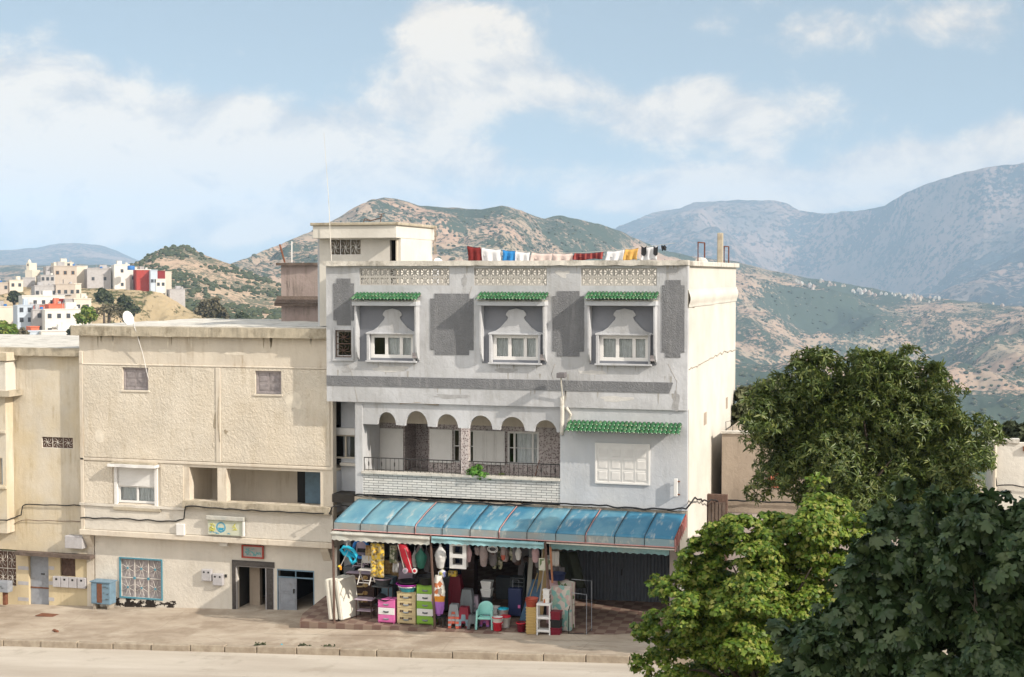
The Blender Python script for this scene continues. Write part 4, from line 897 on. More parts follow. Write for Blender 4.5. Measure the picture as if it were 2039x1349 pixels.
# black damp stain below that window: dark flaked patch of render
def patchy(name, x0, x1, z0, z1, y, mat, parent, seed, th=.0):
    m = MB(); nx, nz = int((x1-x0)/.025), int((z1-z0)/.025)
    for i in range(nx):
        for j in range(nz):
            x, z = x0+(x1-x0)*i/nx, z0+(z1-z0)*j/nz; u, v = (i+.5)/nx, (j+.5)/nz
            e = min(u, 1-u)*5; e = min(e, 1); q = noise.fractal(Vector((x*2.6, seed, z*4.5)), .6, 2.1, 6)*1.1+.25*e-.75*abs(v-(.75-.6*u))
            if q > th: m.box(x-.003, x+(x1-x0)/nx+.003, y-.004, y, z-.003, z+(z1-z0)/nz+.003)
    if m.f: return m.build(name, mat, parent)
M('damp_black', (.05, .04, .035), .95, .5, 9, .3)
patchy('damp_stain', a-.2, a+2.6, c-.72, c-.03, GY-.001, 'damp_black', H, 3, -.06)
# doorway with dark marble surround
a, b, c, d = d1
m = MB().box(a-.14, a-.001, GY-.03, GY-.002, c, d+.2).box(a, b+.02, GY-.03, GY-.002, d+.001, d+.2); m.build('door_surround', 'dark_marble', H)
m = MB().box(a, a+.03, GY+.02, GY+.06, c, d).box(b-.04, b, GY+.02, GY+.06, c, d).box(a+.03, b-.04, GY+.02, GY+.06, d-.03, d).box(b-.34, b-.31, GY+.02, GY+.06, c, d-.03); m.build('door_frame', 'pale_metal', H)
darkroom('hallway', H, a, b, GY+.25, GY+3.5, c-.02, d)
B('hall_pillar', 'tan_render', H, (a+.22, a+.62, GY+.6, GY+.8, c, d-.02)); m = MB()
for k in range(7): m.box(a+.65+.0*k, b-.05, GY+.8+.28*k, GY+1.08+.28*k, c, c+.17*(k+1))
m.build('stair', 'room_dark', H); B('threshold', 'stone_edge', H, (a+.5, b-.02, GY-.05, GY+.2, c-.05, c+.18)); B('glass_leaf', 'dark_marble', H, (b-.3, b-.05, GY+.03, GY+.05, c+.18, d-.04))
a, b, c, d = d2; darkroom('hallway', H, a, b, GY+.25, GY+3, c-.02, d)
m = MB().box(a, a+.03, GY+.0, GY+.06, c, d).box(b-.04, b, GY, GY+.06, c, d).box(a+.03, b-.04, GY, GY+.06, d-.05, d).box(a+.03, b-.04, GY, GY+.06, d-.30, d-.26).box((a+b)/2-.015, (a+b)/2+.015, GY, GY+.06, d-.26, d-.05); m.build('door_frame', 'blue_metal', H)
dl = panelled(a+.04, (a+b)/2+.02, c, d-.31, GY+.02, 'door', H, 'grey_metal', rows=3); B('handle', 'iron', dl, ((a+b)/2-.08, (a+b)/2-.04, GY-.06, GY-.004, c+.95, c+1.1))
for (p0, p1, q0, q1) in ((402, 421, 1134, 1157), (424, 444, 1143, 1166)):
    a, b, c, d = R(p0, q0, p1, q1, GY-.1); o = B('meter_box', 'pale_metal', H, (a, b, GY-.14, GY, c, d), bevel=.015)
    B('meter_window', 'black', o, (a+.07, a+.13, GY-.146, GY-.141, d-.13, d-.07), (b-.13, b-.07, GY-.146, GY-.141, d-.13, d-.07), bevel=0)
a = xat(450, 1147, GY); B('doorbell', 'iron', H, (a-.04, a+.04, GY-.03, GY, zat(450, 1150, GY), zat(450, 1144, GY)))
a, b, c, d = R(434, 1077, 450, 1084, NY-.1); B('junction_box', 'cap_concrete', H, (a, b, NY-.0, NY+.1, zo0-.14, zo0-.005))
# corner brackets under the overhang
for xx in (xa+.02, xb-.5):
    m = MB(); pr = [(GY, zo0-.005), (NY+.02, zo0-.005), (NY+.04, zo0-.12), (GY, zo0-.5)]
    m.add([(xx, y, z) for y, z in pr]+[(xx+.3, y, z) for y, z in pr], [(0, 1, 2, 3), (7, 6, 5, 4), (0, 4, 5, 1), (1, 5, 6, 2), (2, 6, 7, 3), (3, 7, 4, 0)]); m.build('bracket', 'beige_smooth', H)
# signs
M('sign_board', (.50, .52, .42), .6, .12, 3, .05, stain=.4, sc=(.5, .5, .45)); M('sign_blue', (.04, .30, .48), .5, .15, 9, 0); M('sign_yellow', (.52, .50, .10), .5, .25, 9, 0); M('sign_red', (.33, .05, .035), .5, .2, 9, 0); M('sign_teal', (.15, .40, .42), .6, .3, 9, 0); M('sign_grey', (.36, .35, .34), .7, .1, 5, 0); M('sign_dark', (.08, .09, .09), .6)
a, b, c, d = R(415, 1037, 485, 1066, NY-.1); ya = NY-.09
t = thing('shop_sign', (a, ya, c), 'faded pale green sign with a blue round emblem fixed below the cream balcony', 'sign')
B('board', 'sign_board', t, (a, b, ya-.05, ya, c, d), bevel=.006)
cx, cz, r = a+(b-a)*.375, (c+d)/2+.02, (d-c)*.36
m = MB()
for k in range(40):
    t0, t1 = k*2*math.pi/40, (k+.72)*2*math.pi/40; m.prism([(cx+r*math.cos(t0), cz+r*math.sin(t0)), (cx+r*math.cos(t1), cz+r*math.sin(t1)), (cx+r*.72*math.cos(t1), cz+r*.72*math.sin(t1)), (cx+r*.72*math.cos(t0), cz+r*.72*math.sin(t0))], ya-.054, ya-.051)
m.prism([(cx-r*.62, cz-r*.1), (cx+r*.62, cz-r*.1), (cx+r*.42, cz-r*.6), (cx-r*.42, cz-r*.6)], ya-.054, ya-.051); m.build('emblem', 'sign_blue', t)
m = MB(); rg = random.Random(4)
def strokes(m, x0, x1, z0, z1, n, y, s=.03, rg=rg):
    for _ in range(n):
        x, z = rg.uniform(x0, x1), rg.uniform(z0, z1); P = [(x, y, z)]
        for k in range(4): x = min(max(x+rg.uniform(-s, s)*1.4, x0), x1); z = min(max(z+rg.uniform(-s, s), z0), z1); P.append((x, y, z))
        m.tube(P, s*.16, 4)
strokes(m, a+.06, a+(b-a)*.2, c+.12, d-.05, 7, ya-.053, .09); strokes(m, a+(b-a)*.7, b-.08, c+.2, d-.06, 4, ya-.053, .07); m.build('yellow_lettering', 'sign_yellow', t)
m = MB(); strokes(m, a+(b-a)*.2, b-.5, c+.04, c+.09, 9, ya-.053, .03); strokes(m, a+.05, a+(b-a)*.3, c+.05, c+.12, 5, ya-.053, .03); m.build('blue_lettering', 'sign_blue', t)
MB().box(a-.05, b+.05, ya-.12, ya, d+.01, d+.16).build('box_top', 'valance_cream', t, bevel=.02); MB().box(b+.005, b+.05, ya-.1, ya, c, d+.0).build('edge_strip', 'white_paint', t)
a, b, c, d = R(483, 1086, 524, 1112, GY-.05)
t = thing('wall_sign', (a, GY-.02, c), 'red framed panel with faint teal writing above the dark doorway', 'sign')
MB().box(a, b, GY-.05, GY-.01, c, d).build('board', 'sign_grey', t); m = MB().box(a-.03, a+.03, GY-.08, GY-.051, c, d).box(b-.03, b+.03, GY-.08, GY-.051, c, d).box(a+.03, b-.03, GY-.08, GY-.051, c, c+.05).box(a+.03, b-.03, GY-.08, GY-.051, d-.05, d); m.build('frame', 'sign_red', t)
m = MB(); rg = random.Random(9); strokes(m, a+.1, b-.1, c+.1, d-.1, 16, GY-.055, .07, rg); m.build('teal_lettering', 'sign_teal', t)
MB().tube([(a+.1, GY-.06, d+.0), (a+.12, GY-.1, d+.08), (b-.12, GY-.1, d+.08), (b-.1, GY-.06, d)], .012, 5).build('hanger', 'iron', t)
a, b, c, d = R(353, 1043, 369, 1066, NY-.05); t = tag(MB().box(a, b, NY-.14, NY-.035, c, d).build('junction_box', 'white_paint', bevel=.015, loc=(a, NY, c)), 'small white junction box under the cable on the cream house', 'junction box')
cable('power_cable', [PY(160, 1031, NY-.06), PY(240, 1033, NY-.06), PY(350, 1039, NY-.06), PY(366, 1034, NY-.08), PY(369, 1010, NY-.26), PY(380, 1008, NY-.26), PY(450, 1014, NY-.24), PY(645, 1023, NY-.24)], .022, 'black cable running under the balcony sill of the cream house')
cable('power_cable', [PY(-10, 1038, .25), PY(14, 1036, .25), PY(30, 1031, .7), PY(42, 1026, .7), PY(45, 1008, .7), PY(52, 1005, .7), PY(160, 1007, .7)], .022, 'black cable looping along the yellow house wall')
cable('cable', [PY(28, 1044, .72), PY(45, 1036, .72), PY(90, 1037, .72), PY(160, 1039, .72)], .012, 'thin brown wire below the black cable on the yellow wall', mat='brown_iron')
cable('cable', [PY(655, 1025, .0), PY(662, 1010, -.1), PY(672, 1007, -.02), PY(705, 1008, .9)], .02, 'short black cable in the gap between the two main houses')
cable('cable', [PY(706, 986, .02), PY(800, 992, -.05), PY(900, 998, -.05), PY(1000, 1004, -.05), PY(1118, 1004, -.04), PY(1200, 1008, -.04), PY(1290, 1014, -.04), PY(1366, 1015, -.04), PY(1378, 998, -.05), PY(1384, 992, .3), PXp(1400, 998, XR+.1), PY(1440, 996, 4.8), PY(1490, 997, 4.9), PY(1640, 1004, 4.9)], .028, 'long black cable along the stone edge above the blue awning', amp=.05)
cable('cable', [PY(268, 640, 1.6), PY(268, 652, NY-.3), PY(283, 700, NY-.15), PY(296, 757, NY-.04)], .012, 'thin white cable hanging from the roof dish down to the left shutter', mat='white_paint', amp=.0)
p = PY(252, 640, 2.0); d_ = dish((p.x, p.y, zr), .27, 'white satellite dish on the flat roof of the cream house', 1.25, .3)

# ---------------- the yellow house and its neighbour at the left edge
YY = .78; ya_, yb_ = -31.0, xa+.02
K = thing('terraced_house', ((ya_+yb_)/2, 2, -1), 'narrow yellow plastered house with a mouldy ledge above its grey metal door', 'house')
yz = zat(90, 705, YY)
vw = R(83, 871, 145, 893, YY); zc = zat(110, 1100, YY)
MB().wall(ya_, yb_, zc, yz, YY, YY+.25, [vw]).build('wall', 'yellow_plaster', K); MB().box(yb_-.25, yb_-.005, YY+.25, 11, -1.5, yz).build('side_wall', 'yellow_plaster', K)
gy = YY+.08; gw = R(-5, 1098, 32, 1167, gy); dr = R(57, 1105, 97, 1216, gy); dr = (dr[0], dr[1], -1.3, dr[3]); bw = R(120, 1107, 150, 1148, gy)
yg1 = ga-.004
MB().wall(ya_, yg1, -1.6, zc-.12, gy, gy+.25, [gw, dr, bw]).build('wall', 'ochre_plaster', K)
cap('cornice', xat(22, 695, 1.2), yb_-.02, YY-.26, YY+.2, yz-.06, yz+.22, K, 'weathered_concrete', .04, 50)
MB().grid(lambda u, v: (ya_+(yb_-ya_-.02)*u, YY+.2+10*v, yz+.17+.04*noise.noise(Vector((u*7, v*5, 3)))), 30, 20).build('roof', 'cap_concrete', K, solid=.08)
cap('ledge', xat(40, 1105, gy), yg1, YY-.3, gy, zc-.13, zc-.0, K, 'dark_concrete', .03, 40)
a, b, c, d = vw; m = MB().box(a, b, YY+.08, YY+.1, c, d); m.build('vent_block', 'brown_iron', K); ironwork(K, a, b, c, d, YY+.05, 3, 1, 'cap_concrete', .01, name='vent_grille')
for w in (gw, bw):
    a, b, c, d = w; MB().box(a, b, gy+.1, gy+.12, c, d).build('mesh_screen', 'brown_iron', K); ironwork(K, a, b, c, d, gy+.06, 1 if w is bw else 2, 1 if w is bw else 2, 'cap_concrete' if w is gw else 'brown_iron', .01)
a, b, c, d = dr; md = c+(d-c)*.46
o = B('door', 'grey_metal', K, (a, b, gy+.12, gy+.16, c, md), (a, b, gy+.12, gy+.155, md+.01, d)); B('handle', 'iron', o, ((a+b)/2+.05, (a+b)/2+.18, gy+.07, gy+.118, md+.5, md+.54)); B('door_seam', 'rust', o, (a+.01, b-.01, gy+.1, gy+.118, md-.02, md+.03))
for i, (p0, p1) in enumerate(((106, 121), (122, 137), (138, 153), (155, 171))):
    a, b, c, d = R(p0, 1148+i, p1, 1169+i, gy-.08); o = B('meter_box', 'pale_metal', K, (a, b, gy-.12, gy, c, d), bevel=.012); B('meter_window', 'black', o, ((a+b)/2-.04, (a+b)/2+.04, gy-.126, gy-.121, d-.13, d-.06), bevel=0)
for i, (q) in enumerate((1128, 1158, 1190)):
    for (p0, p1) in ((36, 57), (97, 108)):
        a, b, c, d = R(p0, q, p1, q+7, gy); B('paint_stripe', 'pale_metal', K, (a, b, gy-.006, gy, c+.0, d), bevel=0)
a, b, c, d = R(135, 1066, 170, 1091, YY-.1); t = tag(MB().box(a, b, YY-.3, YY, c, d).build('cable_box', 'pale_metal', bevel=.02, loc=(a, YY, c)), 'pale grey metal box mounted high on the yellow wall', 'box')
a, b = xat(181, 1180, .25), xat(219, 1180, .25); zg = gs(a, .3); c = zg+.22; d = zg+1.0
t = thing('electric_cabinet', ((a+b)/2, .45, zg), 'blue street cabinet on short legs with its middle panel rusted brown', 'cabinet')
B('body', 'blue_metal', t, (a, b, .25, .65, c, d), bevel=.02); B('rusted_door', 'rust', t, (a+(b-a)*.32, a+(b-a)*.58, .23, .25, c+.06, d-.04)); B('door', 'blue_metal', t, (a+.03, a+(b-a)*.3, .23, .25, c+.04, d-.04)); B('top', 'blue_metal', t, (a-.03, b+.03, .21, .69, d, d+.04))
for xx in (a+.05, b-.15): B('leg', 'stone_edge', t, (xx, xx+.1, .3, .6, zg-.1, c-.002))
m = MB(); rg = random.Random(2)
for k in range(3): strokes(m, a+(b-a)*.64, b-.05, c+.15+.22*k, c+.21+.22*k, 6, .243, .03, rg)
m.build('lettering', 'sign_dark', t)
a, b = xat(-8, 1190, .3), xat(16, 1190, .3); t = thing('electric_cabinet', ((a+b)/2, .45, zg), 'small pale blue cabinet on a post at the left edge', 'cabinet')
B('body', 'grey_metal', t, (a, b, .3, .6, zg+.38, zg+.78), bevel=.02); B('post', 'rust', t, ((a+b)/2-.05, (a+b)/2+.08, .4, .55, zg-.1, zg+.378)); m = MB(); strokes(m, a+.1, b-.1, zg+.52, zg+.62, 6, .293, .04, rg); m.build('lettering', 'sign_dark', t)
CYN = .32
N = thing('terraced_house', (-19, 1.4, -1), 'cream house cut off by the left edge with a sunlit corner and balcony ledge', 'house')
ce = xat(12, 900, CYN)
e0 = zat(5, 1062, CYN)
MB().wall(ya_-1, ce, e0, zat(5, 702, CYN), CYN, YY-.01, [R(-30, 912, 5, 965, CYN)]).build('wall', 'yellow_plaster', N, bevel=.01)
darkroom('room', N, *R(-30, 912, 5, 965, CYN)[:2], .8, 1.8, *R(-30, 912, 5, 965, CYN)[2:]); B('window_frame', 'blue_metal', N, (xat(2, 940, CYN), xat(5, 940, CYN), CYN+.04, CYN+.1, *R(-30, 912, 5, 965, CYN)[2:]))
cap('cornice', ya_-1, ce+.25, CYN-.25, YY-.01, zat(5, 716, .9), zat(5, 700, .9), N, 'yellow_plaster', .02, 20); B('roof_box', 'pale_smooth', N, (ya_-1, ce+.15, CYN-.15, YY-.01, zat(5, 776, .9), zat(5, 717, .9)), bevel=.03)
cap('balcony_ledge', ya_-1, xat(46, 780, .8), CYN-.35, YY-.01, zat(5, 786, .8), zat(5, 775, .8), N, 'weathered_concrete', .03, 20)
for q in (858, 968): B('sill', 'yellow_plaster', N, (ya_, ce+.04, CYN-.1, CYN, zat(5, q+5, CYN), zat(5, q, CYN)))
# low blue-roofed building behind them
o = thing('outbuilding', (-22, 14, 3), 'pale blue flat roof showing behind the yellow house', 'building')
q0, q1 = PY(-40, 684, 13), PY(76, 684, 13); B('wall', 'blue_grey_plaster', o, (q0.x, q1.x, 13, 17, 0, q0.z), bevel=0); B('roof_rim', 'dish_white', o, (q0.x-.1, q1.x+.1, 12.9, 17.1, q0.z, q0.z+.12))

# ---------------- stained tower building behind the cream roof
V = thing('stair_tower', (-9.5, 7, 0), 'streaked mauve concrete stair tower with a crumbling brown ledge', 'building')
vy = 6.5; a, b, c, d = R(560, 526, 636, 652, vy); zt = zat(595, 529, vy); zl_, zh_ = zat(595, 607, vy), zat(595, 590, vy)
MB().box(a, b, vy, vy+3, 8.9, zt).build('wall', 'mauve_concrete', V); cap('top_slab', a-.14, b+.1, vy-.16, vy+3.1, zt, zt+.1, V, 'dark_concrete', .03, 20)
m = MB(); n = 26
for i in range(n):
    x = a-.16+(b-a+.3)*i/n; m.add([(x, vy, zh_), (x+.06, vy, zh_), (x+.06, vy-.3, zl_+.06), (x, vy-.3, zl_+.06), (x, vy, zl_), (x+.06, vy, zl_)], [(0, 3, 2, 1), (3, 4, 5, 2), (0, 4, 3), (1, 2, 5)])
m.build('tile_ledge', 'dark_concrete', V); cap('ledge', a-.16, b+.12, vy-.28, vy, zl_-.05, zl_+.06, V, 'dark_concrete', .05, 30)
p = PY(567, 523, vy+.5); q = PY(557, 487, vy+.5); M('red_paint', (.30, .04, .03), .6)
tag(MB().tube([p, q], .035, 6).build('pole', 'rust', loc=p), 'reddish pole leaning on top of the stained tower', 'pole'); p = PY(581, 523, vy+.5); tag(MB().tube([p, PY(581, 481, vy+.5)], .025, 6).build('pole', 'white_paint', loc=p), 'thin upright white pole on top of the stained tower', 'pole')

# ---------------- roof of the grey house: clothesline, post, frames
LY = 3.0
lp = [(905, 488), (930, 489), (1000, 497), (1060, 502.5), (1100, 504), (1150, 504), (1200, 501), (1245, 496), (1290, 491), (1324, 487), (1345, 484)]
LP = [PY(x, y, LY) for x, y in lp]
tag(MB().tube(LP, .006, 4).build('clothesline', 'cap_concrete', loc=LP[0]), 'washing line stretched over the roof of the grey house', 'clothesline')
M('cloth_maroon', (.16, .02, .02), .9, .3, 5); M('cloth_white', (.66, .65, .66), .9, .05, 5); M('cloth_blue', (.03, .20, .48), .9, .2, 5); M('cloth_pink', (.62, .50, .46), .9, .05, 5); M('cloth_orange', (.62, .36, .10), .9, .2, 9); M('cloth_black', (.02, .02, .022), .9)
def stripes(name, c1, c2, sc, horiz=False):
    m, t, b = new_mat(name); co = t.a('ShaderNodeTexCoord').outputs['Object']; sp = t.a('ShaderNodeSeparateXYZ', i={0: co})
    w = t.m('SINE', t.m('MULTIPLY', sp.outputs[2 if horiz else 0], sc)); c = t.mix(t.ramp(w, [(.4, 0.0), (.6, 1.0)]), c1, c2); t.l.new(c, b.inputs['Base Color']); b.inputs['Roughness'].default_value = .9
stripes('cloth_maroon_stripe', (.11, .01, .015), (.30, .06, .05), 34)
def linez(px): return interp([(x, y) for x, y in lp], px)[0]
cg = 'washing hung on the roof line'
def cloth(px0, px1, yb, mat, label, cat, sway=0, name='towel', parts=None, L=None):
    a, b = PY(px0, linez(px0), LY), PY(px1, linez(px1), LY); zb_ = PY((px0+px1)/2, yb, LY).z; Ln = a.z-zb_
    sd = px0*.37
    def fn(u, v):
        s = 1 if v < .5 else -1; w = abs(v-.5)*2
        top = a+(b-a)*u; k = math.sin(math.pi*u)
        pinch = .03*w*(u-.5)
        return (top.x+pinch+sway*w*Ln+.02*math.sin(sd+w*4), LY+(-.02-.05*w*math.sin(u*13+sd)-.02*w)*s if s > 0 else LY+.02+.05*w*math.sin(u*11+sd), top.z-.01-w*(Ln if s > 0 else Ln*.6)-.03*k*(1-w)+.015*math.sin(u*9+sd)*w)
    o = MB().grid(fn, 22, 14).build(name, mat, smooth=True, solid=.006, loc=a); return tag(o, label, cat, cg)
cloth(931, 957, 519, 'cloth_maroon', 'dark maroon garment, leftmost on the roof washing line', 'garment', .05, 'garment')
cloth(960, 997, 521, 'cloth_white', 'wide white sheet hanging beside the dark maroon garment', 'sheet', .03, 'sheet')
cloth(1001, 1025, 520, 'cloth_blue', 'bright blue towel on the roof washing line', 'towel', .02)
cloth(1027, 1055, 524, 'cloth_white', 'white cloth hanging just right of the blue towel', 'cloth', .02, 'cloth')
cloth(1058, 1099, 524, 'cloth_pink', 'wide pale pink cloth, lowest on the washing line', 'cloth', 0, 'cloth')
cloth(1101, 1140, 524, 'cloth_pink', 'pinkish white cloth hanging left of the striped maroon towel', 'cloth', 0, 'cloth')
cloth(1143, 1201, 518, 'cloth_maroon_stripe', 'wide maroon striped towel on the roof washing line', 'towel', -.03)
cloth(1208, 1242, 522, 'cloth_white', 'white cloth hanging left of the orange towel', 'cloth', -.04, 'cloth')
cloth(1244, 1270, 519, 'cloth_orange', 'orange yellow towel on the roof washing line', 'towel', -.03)
t = cloth(1279, 1309, 520, 'cloth_white', 'white shirt with black shoulders near the right end of the line', 'shirt', -.02, 'shirt')
a, b = PY(1279, 491, LY), PY(1309, 489, LY)
m = MB()
for s, (x0, x1) in ((1, (a.x-.02, a.x+.15)), (-1, (b.x-.12, b.x+.03))): m.grid(lambda u, v: (x0+(x1-x0)*u, LY-.05-.06*v, a.z+.02-.28*v-.06*math.sin(u*3)), 6, 4)
m.build('black_shoulder', 'cloth_black', t, solid=.01)
cloth(1318, 1325, 499, 'cloth_black', 'tiny black sock at the right end of the washing line', 'sock', 0, 'sock')
def bar(name, pts, r, mat, label, cat, n=6, parent=None):
    return tag(MB().tube(pts, r, n).build(name, mat, loc=pts[0]), label, cat)
p = PXp(1434, 524, XR-.16); q = PXp(1434, 464, XR-.16); h = .1
t = tag(MB().hprism([(p.x-h, p.y-h), (p.x+h, p.y-h), (p.x+h, p.y+h), (p.x-h, p.y+h)], ZT+.1, q.z).build('concrete_post', 'weathered_concrete', bevel=.03, loc=(p.x, p.y, ZT+.1)), 'square weathered concrete post standing on the roof corner', 'post')
M('rusty_frame', (.15, .06, .04), .9, .4, 9)
for (x0, x1, y0, lb) in ((1390, 1403, 483, 'left rusty metal hoop on the roof parapet, beside crumbled mortar'), (1442, 1451, 491, 'right rusty metal hoop behind the concrete roof post')):
    a, b = PXp(x0, y0, XR-.1), PXp(x1, y0, XR-.1); zz = ZT+.1
    tag(MB().tube([(a.x, a.y, zz), (a.x, a.y, a.z), (b.x, b.y, a.z+.01), (b.x, b.y, zz)], .026, 5).build('metal_hoop', 'rusty_frame', loc=(a.x, a.y, zz)), lb, 'metal hoop')
p = PXp(1396, 520, XR-.15)
tag(MB().lathe([(.0, .16), (.12, .14), (.2, .05), (.22, 0)], (p.x, p.y, ZT+.13), 9, 1.1, .8).build('mortar_lump', 'cap_concrete', loc=(p.x, p.y, ZT+.13)), 'crumbled mortar lump at the foot of the left roof hoop', 'mortar lump')
# street lamp arm on the facade
a = PY(1119, 800, -.05); b = PY(1117, 752, -.35)
t = thing('wall_light', a, 'grey floodlight on a bent pipe fixed to the grey house front', 'lamp')
MB().tube([PY(1121, 806, -.03), PY(1120, 790, -.08), PY(1117, 758, -.3), b], .025, 6).build('pipe', 'cap_concrete', t); a, bb, c, d = R(1111, 742, 1128, 753, -.4)
MB().hprism([(a, -.62), (bb, -.62), (bb-.03, -.25), (a+.03, -.25)], c+.01, d).build('lamp_head', 'fabric_grey' if M('fabric_grey', (.16, .15, .16), .9, .06) else '', t, bevel=.02)

# ---------------- buildings to the right
RY = 5.0; ra = xat(1437, 950, RY); rb = xat(1700, 950, RY)
Q = thing('terraced_house', ((ra+rb)/2, 6, .3), 'low tan rendered house right of the alley, half hidden behind the tree', 'house')
zt = zat(1460, 864, RY); zm = zat(1500, 1022, RY)
MB().wall(ra, rb, zm, zt, RY, RY+.3, []).build('wall', 'tan_render', Q, bevel=.02); MB().wall(ra, rb, 0, zm-.001, RY+.02, RY+.3, []).build('wall', 'pink_render', Q); MB().box(ra, ra+.3, RY+.3, 12, 0, zt).build('side_wall', 'tan_render', Q)
cap('parapet_cap', ra-.04, rb, RY-.06, RY+.35, zt, zt+.08, Q, 'cap_concrete', .05, 30); MB().box(ra+.3, rb, RY+.3, 12, zt-.6, zt-.4).build('roof', 'cap_concrete', Q)
B('doorway', 'coral_paint' if M('coral_paint', (.62, .20, .13), .7) else '', Q, (*R(1530, 930, 1572, 972, RY)[:2], RY-.04, RY, *R(1522, 930, 1620, 972, RY)[2:]))
p = PY(1452, 852, RY+.2); tag(MB().tube([p+Vector((-.1, 0, -.25)), p+Vector((-.12, 0, .2)), p+Vector((.12, 0, .25)), p+Vector((.12, 0, -.1))], .012, 4).build('wire_loop', 'iron', loc=p), 'thin wire loop sticking up from the tan house parapet', 'wire')
A2 = thing('alley_wall', (6, 4, .4), 'dark brown boarded alley wall between the grey house and the tan house', 'wall')
MB().box(XR+.01, ra+.3, 4.2, 4.4, .2, zat(1415, 985, 4.2)).build('boarding', 'brown_iron', A2); m = MB()
for i in range(5): x = XR+.05+i*.12; m.box(x, x+.09, 4.15, 4.198, .3, zat(1415, 1000, 4.2))
m.build('planks', 'dark_concrete', A2)
B('pillar', 'pink_render', A2, (XR+.12, XR+.5, .2, .5, .3, 3.0))
wa = xat(1978, 930, RY); U = thing('terraced_house', (wa+4, 6, .8), 'white rendered house with drainpipe at the right edge', 'house')
zt = zat(2010, 882, RY); MB().wall(wa, wa+9, 0, zt, RY, RY+.3, []).build('wall', 'white_render', U); MB().box(wa, wa+.3, RY+.3, 12, 0, zt).build('side_wall', 'white_render', U); cap('parapet_cap', wa-.05, wa+.8, RY-.05, RY+.35, zt, zt+.12, U, 'cap_concrete', .03, 12)
B('parapet_tiles', 'rust', U, (wa+.9, wa+9, RY-.1, RY+.3, zt-.25, zt-.1)); MB().tube([(wa+.05, RY-.08, 1), (wa+.05, RY-.08, zt)], .05, 8).build('drainpipe', 'cream_frame', U)
cable('cable', [PY(1975, 880, RY-.12), PY(1978, 920, RY-.1), PY(1985, 968, RY-.1), PY(2000, 966, RY-.1), PY(2060, 972, RY-.1)], .022, 'black cable on the white house at the right edge')
mb_ = thing('terraced_house', ((rb+wa)/2, 7, .5), 'plain tan wall of a house mostly hidden behind the big tree', 'house')
MB().box(rb+.01, wa-.01, RY+.6, RY+.9, 0, zat(1800, 990, RY)).build('wall', 'pink_render', mb_); B('roof_edge', 'cap_concrete', mb_, (rb+.01, wa-.01, RY+.5, RY+.95, zat(1800, 990, RY), zat(1800, 990, RY)+.1))

# ================================================================ AWNING
AW = thing('shop_awning', (-.2, -1, 3.3), 'long faded blue awning over the shop front with scalloped edge', 'awning')
ax0, ax1 = -5.36, 5.66; yF = -2.0; zB, zF, zD = 3.74, 3.33, 3.05
bx = [ax0+(ax1-ax0)*i/12 for i in range(13)]
m = MB()
for i in range(12):
    a, b = bx[i]+.012, bx[i+1]-.012
    def fn(u, v):
        bel = (.012+.05*abs(noise.noise(Vector((i*3.7, 1, 2)))))*math.sin(math.pi*u)
        P = [(0.0, 0.0), (.5, .45), (.86, .86), (.96, .97), (1.0, 1.12)]
        q = v*4; k = min(int(q), 3); f = q-k; yy = P[k][0]+(P[k+1][0]-P[k][0])*f; zz = P[k][1]+(P[k+1][1]-P[k][1])*f
        return (a+(b-a)*u, .0+(yF)*yy, zB-(zB-zF)*zz+bel*math.sin(math.pi*v))
    m.grid(fn, 8, 16)
m.build('fabric', 'awning_blue', AW, smooth=True, solid=.01)
m = MB()
for i in range(12): m.grid(lambda u, v: (bx[i]+.012+(bx[i+1]-bx[i]-.024)*u, yF-.015, zF-.05+(zD-zF+.05)*v), 4, 2)
m.build('front_band', 'awning_edge', AW, solid=.008)
m = MB()
for i, x in enumerate(bx[1:-1]):
    m.tube([(x, .0, zB+.01), (x, yF*.5, zB-(zB-zF)*.45+.01), (x, yF*.87, zF+.05), (x, yF*.97, zF), (x, yF-.03, zF-.08), (x, yF-.03, zD)], .011, 4)
m.build('seam', 'iron', AW)
m = MB()
for x in (bx[3], bx[6], bx[9]): m.tube([(x+.03, .0, zB+.02), (x+.03, yF*.5, zB-(zB-zF)*.45+.02), (x+.03, yF*.87, zF+.06), (x+.03, yF*.97, zF+.01), (x+.03, yF-.035, zF-.08), (x+.03, yF-.035, zD)], .016, 4)
m.tube([(ax0, yF-.02, zD), (ax1, yF-.02, zD)], .022, 5); m.build('red_piping', 'red_line', AW)
def scallop(x0, x1, y, z0, z1, mat, n, name='valance', seed=0):
    m = MB(); w = (x1-x0)/n; N = n*8
    m.grid(lambda u, v: (x0+(x1-x0)*u, y-.03*math.sin(u*n*1.3+seed)*v-.02*v, z0+(z1-z0)*v+(.035*abs(math.cos(math.pi*u*n)) if v > .99 else 0)+.01*noise.noise(Vector((u*12, v, seed)))), N, 4)
    return m.build(name, mat, AW, solid=.006)
xv1 = xat(858, 1075, yF); xv2 = xat(1085, 1080, yF)
scallop(ax0-.02, xv1, yF-.12, zD-.03, zD-.33, 'valance_cream', 18); scallop(xv1+.06, xv2, yF-.12, zD-.03, zD-.26, 'valance_blue', 20, seed=3)
MB().tube([(ax0-.05, yF-.13, zD-.1), (xv1, yF-.16, zD-.11)], .05, 8).build('roller', 'valance_cream', AW); MB().tube([(xv1+.1, yF-.13, zD-.08), (xv2, yF-.15, zD-.09)], .045, 8).build('roller', 'valance_blue', AW)
scallop(xv2+.05, ax1-.25, yF+.5, zD-.1, zD-.36, 'valance_blue', 17, seed=5)
MB().box(xv2, ax1, yF+.0, yF+.5, zD-.09, zD-.05).build('soffit_board', 'cap_concrete', AW)
m = MB()
